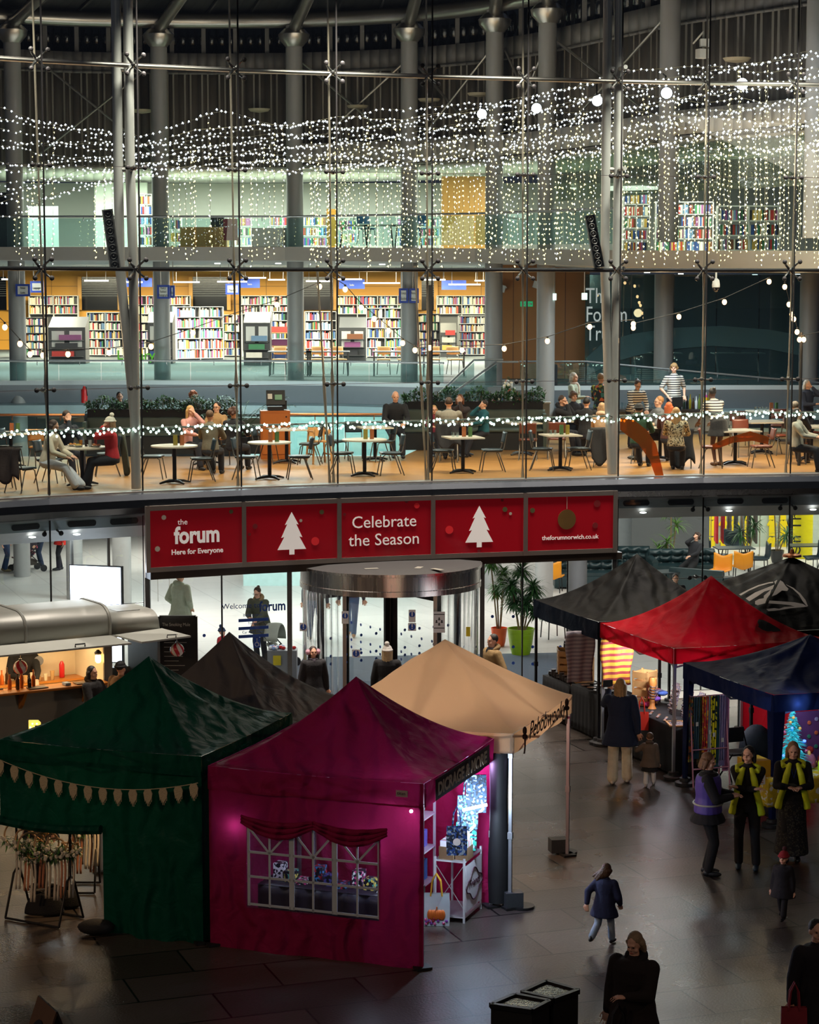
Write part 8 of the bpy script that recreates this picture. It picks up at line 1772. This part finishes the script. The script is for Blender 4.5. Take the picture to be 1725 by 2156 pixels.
for k in range(10):
    c = ('c84a8a', '7a4aa8', '4a6ab8', 'c8a0b8', 'b83a4a', '8a8aa8', 'd8c8d0', '5a3a6a', 'd87a8a', 'a8a8c0')[k]; tag(MB().ball(rl_(.5 + .14 * (k % 3), 1.95 + .12 * (k // 3), .90 + .09 * (k % 3)), (.1, .07, .05), 10, 6).build('yarn_bundle', mat('yarn ' + c, c, .9, var=.3, scale=40, bump=.4)), '%s yarn bundle piled at the back of the jewellery table' % ('pink', 'purple', 'blue', 'pale pink', 'crimson', 'lilac', 'white', 'plum', 'rose', 'silver')[k], 'yarn')
for k in range(12): tag(MB().ball(rl_(.22 + .05 * (k % 4), .75 + .07 * k, .86), (.03, .03, .014), 8, 5).build('trinket', mat('trinket %d' % (k % 3), ('b89a7a', '8a5a4a', 'a8a8b0')[k % 3], .3, .4)), '%s trinket on the front edge of the jewellery table' % ('tan', 'brown', 'silver')[k % 3], 'trinket', '%s trinkets on the jewellery table' % ('tan', 'brown', 'silver')[k % 3])
for k in range(3): led(rl_(.5, .5 + k * .9, 1.86), 'white stall lamp under the red gazebo, %s from the near leg' % ORD[k], (.9, .93, 1), 48, Q2 * .12, .8)
# scarf ladder
lp = G(1487, 1650); t = thing('clothes_rack', 'pink ladder rack hung with knitted scarves', 'rack', lp, qa); PKM = mat('pink painted metal', 'c88aa0', .5); m = MB()
for x in (-.34, .34):
    for y in (-.2, .2): m.tube([(x, y, 0), (x * .97, y * .1, 1.52)], .014, 6)
for z in (.3, .62, 1.5): m.tube([(-.33, -.2 * (1 - z / 1.7), z), (.33, -.2 * (1 - z / 1.7), z)], .012, 6)
m.build('frame', PKM, t)
SC_ = [('granny square', speckle('granny square', ('a85a2c', '2a4a5a', '8a8a3a', '3a3a44'), 24)), ('slate blue', cloth('2c4a5c')), ('olive brown', speckle('olive knit', ('5a4a2a', '6a5a30', '4a3c20'), 40)), ('red and yellow', speckle('flame knit', ('b82a2c', 'd89a2a', 'b83a4a'), 30)), ('white cable', cloth('c8ccd0')), ('yellow and black', speckle('bee knit', ('d8d020', '14140f', 'd8d020'), 22)), ('teal', striped('teal knit', '3a6a70', '2c545c', 40)), ('lilac', striped('lilac knit', '8a80b0', '7a78a8', 40)), ('pink mauve', striped('mauve knit', 'a870a0', 'b87aa8', 40))]
for k, (n_, m_) in enumerate(SC_): hang(lp + Q1 * (-.32 + .08 * k) + Q2 * (-.06 - .02 * (k % 2)) + V((0, 0, 1.50)), .10, (1.0, .95, 1.05, .85, .95, 1.05, 1.15, 1.1, 1.2)[k], m_, '%s knitted scarf on the pink ladder rack' % n_, Q1, fringe=1)
for k in (1, 4, 5, 7): tag(MB().box(lp + Q1 * (-.32 + .08 * k) - Q2 * .11 + V((0, 0, 1.1 - .05 * k)), (.05, .006, .07), qa + .2).build('price_tag', WHITE, smooth=False), 'small white tag on the %s scarf' % SC_[k][0], 'tag')
# knitwear stall
DAI = speckle('yellow daisy cloth', ('c8a81c', 'd0b020', 'c8a81c', 'd8d4c0', 'c0a018'), 22)
def at_z(px, py, z): return G(px, py, z)
o0 = at_z(1620, 1640, .78); o0.z = 0; stall_table(o0, Q1, Q2, 0, 2.2, 0, .85, .78, 'table under a yellow daisy cloth in the navy gazebo', DAI, .34)
tl = lambda u, v, z=.785: o0 + Q1 * u + Q2 * v + V((0, 0, z))
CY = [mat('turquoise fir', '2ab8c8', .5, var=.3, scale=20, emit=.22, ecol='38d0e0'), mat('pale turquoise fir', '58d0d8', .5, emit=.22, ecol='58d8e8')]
xmas(tl(.62, .40), .98, .34, 'turquoise christmas tree on the yellow daisy table', CY, [PNK, mat('pink bauble', 'd86a9a', .3), mat('blue lamp', '4060ff', emit=5), GOLD], 26, 5, .02); lamp('POINT', tl(.5, .1, 1.9), 26, (.75, .95, 1), .1)
tag(MB().tube([tl(.4, .1, 2.0), tl(.7, .1, 2.0)], .02, 8).build('led_tube', MATS['led tube 0.80.81.0'] if 'led tube 0.80.81.0' in MATS else LEDC), 'white lamp under the navy gazebo above the turquoise tree', 'lamp')
for k, (u, v, c, n_, pc) in enumerate(((1.08, .2, 'b8d420', 'lime', '1c1c1c'), (1.32, .25, '3a2440', 'dark plum', '8a9ab0'), (1.0, .5, 'd87aa0', 'pink', 'b82a2c'), (1.56, .2, '2a4a8a', 'blue', 'e8e0d0'), (1.25, .5, 'a02c34', 'crimson', 'd8d0c8'))):
    t = thing('knitted_hat', '%s knitted bobble hat on the yellow daisy table' % n_, 'hat', tl(u, v)); MB().lathe([(.10, 0), (.105, .05), (.1, .06), (.1, .12), (.06, .2), (.01, .23)], (0, 0, 0), 16).build('crown', mat('knit ' + c, c, .9, bump=.5, bscale=60), t); MB().ball((0, 0, .27), .06, 10, 8).build('pompom', mat('knit ' + pc, pc, .95, bump=.6), t)
crx = thing('display_box', 'yellow box of mittens at the left end of the daisy table', 'box', tl(-.1, .3), qa); MB().box((0, 0, .13), (.36, .4, .26)).build('body', mat('yellow crate', 'c8981c', .6), crx, False)
for k, ch in enumerate('JE'): cdn = tag(MB().box(tl(-.24 + .14 * k, .04, .86 - .1 * k), (.12, .01, .14), qa + .2).build('letter_card', WHITE, smooth=False), 'white card with the letter %s on the yellow box' % ch, 'card'); textobj(ch, .11, tl(-.27 + .14 * k, .025, .82 - .1 * k), rotz(V((1, 0, 0)), qa + .2), (0, 0, 1), mat('orange ink', 'c8641c', .6), cdn, .002)
pb_ = thing('pegboard', 'purple pegboard of small round charms behind the turquoise tree', 'display board', tl(1.35, .8), qa); MB().box((0, 0, .42), (1.0, .03, .8)).build('board', mat('purple board', '6a3a7a', .7), pb_, False)
for k in range(18): MB().lathe([(.001, 0), (.03, .004), (.034, .016), (.001, .02)], (-.4 + .16 * (k % 6) + .03 * (k % 2), -.04, .2 + .22 * (k // 6) + .05 * (k % 3 - 1)), 12, 0, 'y').build('charm', mat('charm %d' % (k % 5), ('c85a9a', '7a8ad0', '3a8a7a', 'd86a4a', 'b8a0d0')[k % 5], .6), pb_)
fc = thing('folding_chair', 'dark folding chair with a coat inside the red gazebo', 'chair', G(1552, 1640), .4); 
for s in (-.22, .22): MB().tube([(s, -.2, 0), (s, .22, .85)], .014, 6).build('leg', RK, fc); MB().tube([(s, .22, 0), (s, -.2, .48)], .014, 6).build('leg', RK, fc)
MB().box((0, 0, .46), (.46, .4, .03)).build('seat', BLACK, fc, False); MB().box((0, .19, .72), (.46, .03, .25)).build('backrest', BLACK, fc, False)
tag(MB().ball(G(1598, 1635) + V((0, .3, .42)), (.3, .25, .42), 14, 10).build('holdall', mat('dark blue canvas', '10202c', .8, bump=.3)), 'big dark blue bag standing left of the yellow box', 'bag'); tag(MB().ball(G(1618, 1722) + V((.1, -.05, .2)), (.24, .2, .2), 14, 10).build('sandbag', MATS['black canvas']), 'black sandbag at the near leg of the navy gazebo', 'sandbag')
# ------------------------------------------------------------------ pushchair, pram, foreground
def pram(p, rz, cm, label, h=1.05):
    t = thing('pushchair', label, 'pushchair', p, rz); s = h / 1.05; m = MB()
    for x in (-.24, .24): m.tube([(x * s, -.38 * s, .14 * s), (x * s, .05, .55 * s), (x * s, .45 * s, 1.0 * s)], .014, 6); m.tube([(x * s, .38 * s, .14 * s), (x * s, 0, .5 * s)], .014, 6)
    m.tube([(-.24 * s, .45 * s, 1.0 * s), (.24 * s, .45 * s, 1.0 * s)], .018, 6); m.build('frame', BLACK, t)
    MB().grid(lambda u, v: V((.25 * s * math.cos(PI * u), (.12 - .34 * math.sin(v * 1.7) + .1) * s, (.62 + .40 * math.sin(PI * u) * math.cos(v * .9 - .4)) * s)), 12, 10).build('hood', cm, t, thick=.01); MB().grid(lambda u, v: V(((u - .5) * .42 * s, (-.38 + .55 * v) * s, (.40 - .08 * math.sin(PI * v) + .32 * max(0, v - .5)) * s)), 6, 8).build('seat', cm, t, thick=.04)
    for x in (-.26, .26):
        for y in (-.38, .38): MB().lathe([(.07, -.02), (.1, -.015), (.1, .015), (.07, .02)], (x * s, y * s, .1), 14, 0, 'x').build('wheel', RUBBER, t)
    MB().box((0, .02, .26 * s), (.36 * s, .4 * s, .14 * s)).build('basket', mat('pram basket', '3a322c', .8), t)
pram(G(58, 1203, .02), D(-60), speckle('floral hood', ('241c24', '241c24', 'b84a5a', '241c24', 'c89a7a', '3a2a3a'), 14), 'flowered pushchair at the far left of the lobby', 1.1); pram(V(((578 - XC) * 46 / 4525, 46.0, .02)), D(70), mat('sage grey fabric', '9aa094', .8), 'grey pram in front of the woman in the parka', 1.0)
rc = thing('recycling_bin', 'low grey bin of bottles with a yellow label behind the grey gazebo', 'bin', V(((590 - XC) * 43.6 / 4525, 43.6, .02))); MB().box((0, 0, .4), (.6, .4, .8)).build('body', GREYS, rc, False); MB().box((-.1, -.21, .6), (.16, .01, .2)).build('yellow_label', MATS['yellow vinyl'], rc, False); m = MB()
for k in range(16): m.ball((R.uniform(-.25, .25), R.uniform(-.15, .15), .84), (.05, .05, .04), 6, 4, k % 3)
o = m.build('bottles', [WHITE, mat('pale blue', '8aa0c8'), mat('extinguisher red', 'b81c1c')], rc); o['kind'] = 'stuff'
WET = mat('wet dirty lid', '14130f', .12, var=.5, scale=8, bump=.3, bscale=18)
for i, ps in enumerate((((1034, 2117), (1085, 2096), (1157, 2110), (1120, 2129)), ((1100, 2091), (1150, 2068), (1218, 2087), (1166, 2106)))):
    c = [G(x, y, 1.05) for x, y in ps]; t = thing('litter_bin', 'square black litter bin with a wet lid at the bottom edge, %s of two' % ('left', 'right')[i], 'bin', (sum((v.x for v in c)) / 4, sum((v.y for v in c)) / 4, 0)); MB().prism([V((v.x, v.y, 0)) for v in c], (0, 0, 1.03)).build('body', BLACK, t, False, True); b_ = V((t.location.x, t.location.y, 0)); MB().prism([v.lerp(V((b_.x, b_.y, 1.05)), .1) - V((0, 0, .02)) for v in c], (0, 0, .025)).build('wet_lid', WET, t, False, True)
    m = MB(); [m.bar(c[k], c[(k + 1) % 4], .05, .05) for k in range(4)]; m.build('rim', DARKM, t, False, True)
ab = thing('sandwich_board', 'wooden sandwich board with a dark oval emblem at the bottom left corner', 'sign', G(95, 2225)); a_, b_ = G(80, 2096, .95), G(118, 2131, .95); ax = (b_ - a_).normalized(); nx = V((-ax.y, ax.x, 0)); WDB = mat('brown board', '4a3524', .6, var=.15)
m = MB(); f_ = [a_, b_, b_ - nx * .34 - V((0, 0, .93)), a_ - nx * .34 - V((0, 0, .93))]; 
if f_[2].x > b_.x: nx = -nx; f_ = [a_, b_, b_ - nx * .34 - V((0, 0, .93)), a_ - nx * .34 - V((0, 0, .93))]
fn_ = (f_[1] - f_[0]).cross(f_[3] - f_[0]).normalized(); MB().prism(f_, fn_ * .02).build('front_panel', WDB, ab, False, True); MB().prism([a_, b_, b_ + nx * .34 - V((0, 0, .93)), a_ + nx * .34 - V((0, 0, .93))], nx * .02).build('rear_panel', BLACK, ab, False, True)
cc = (a_ + b_) / 2 - nx * .15 - V((0, 0, .41)); sl = (f_[3] - f_[0]).normalized(); s_ = 1 if fn_.dot(V((0, -1, .3))) > 0 else -1
for r_, mm in ((.26, mat('navy emblem', '10131c', .5)), (.15, WDB), (.12, MATS['navy emblem'])): MB().prism([cc + ax * math.cos(q) * r_ * .75 + sl * math.sin(q) * r_ + (fn_ * (.021 if s_ > 0 else -.006)) for q in [j * PI / 14 for j in range(28)]], fn_ * s_ * (.006 + .002 * (r_ < .2) + .002 * (r_ < .13))).build('emblem', mm, ab, False, True)
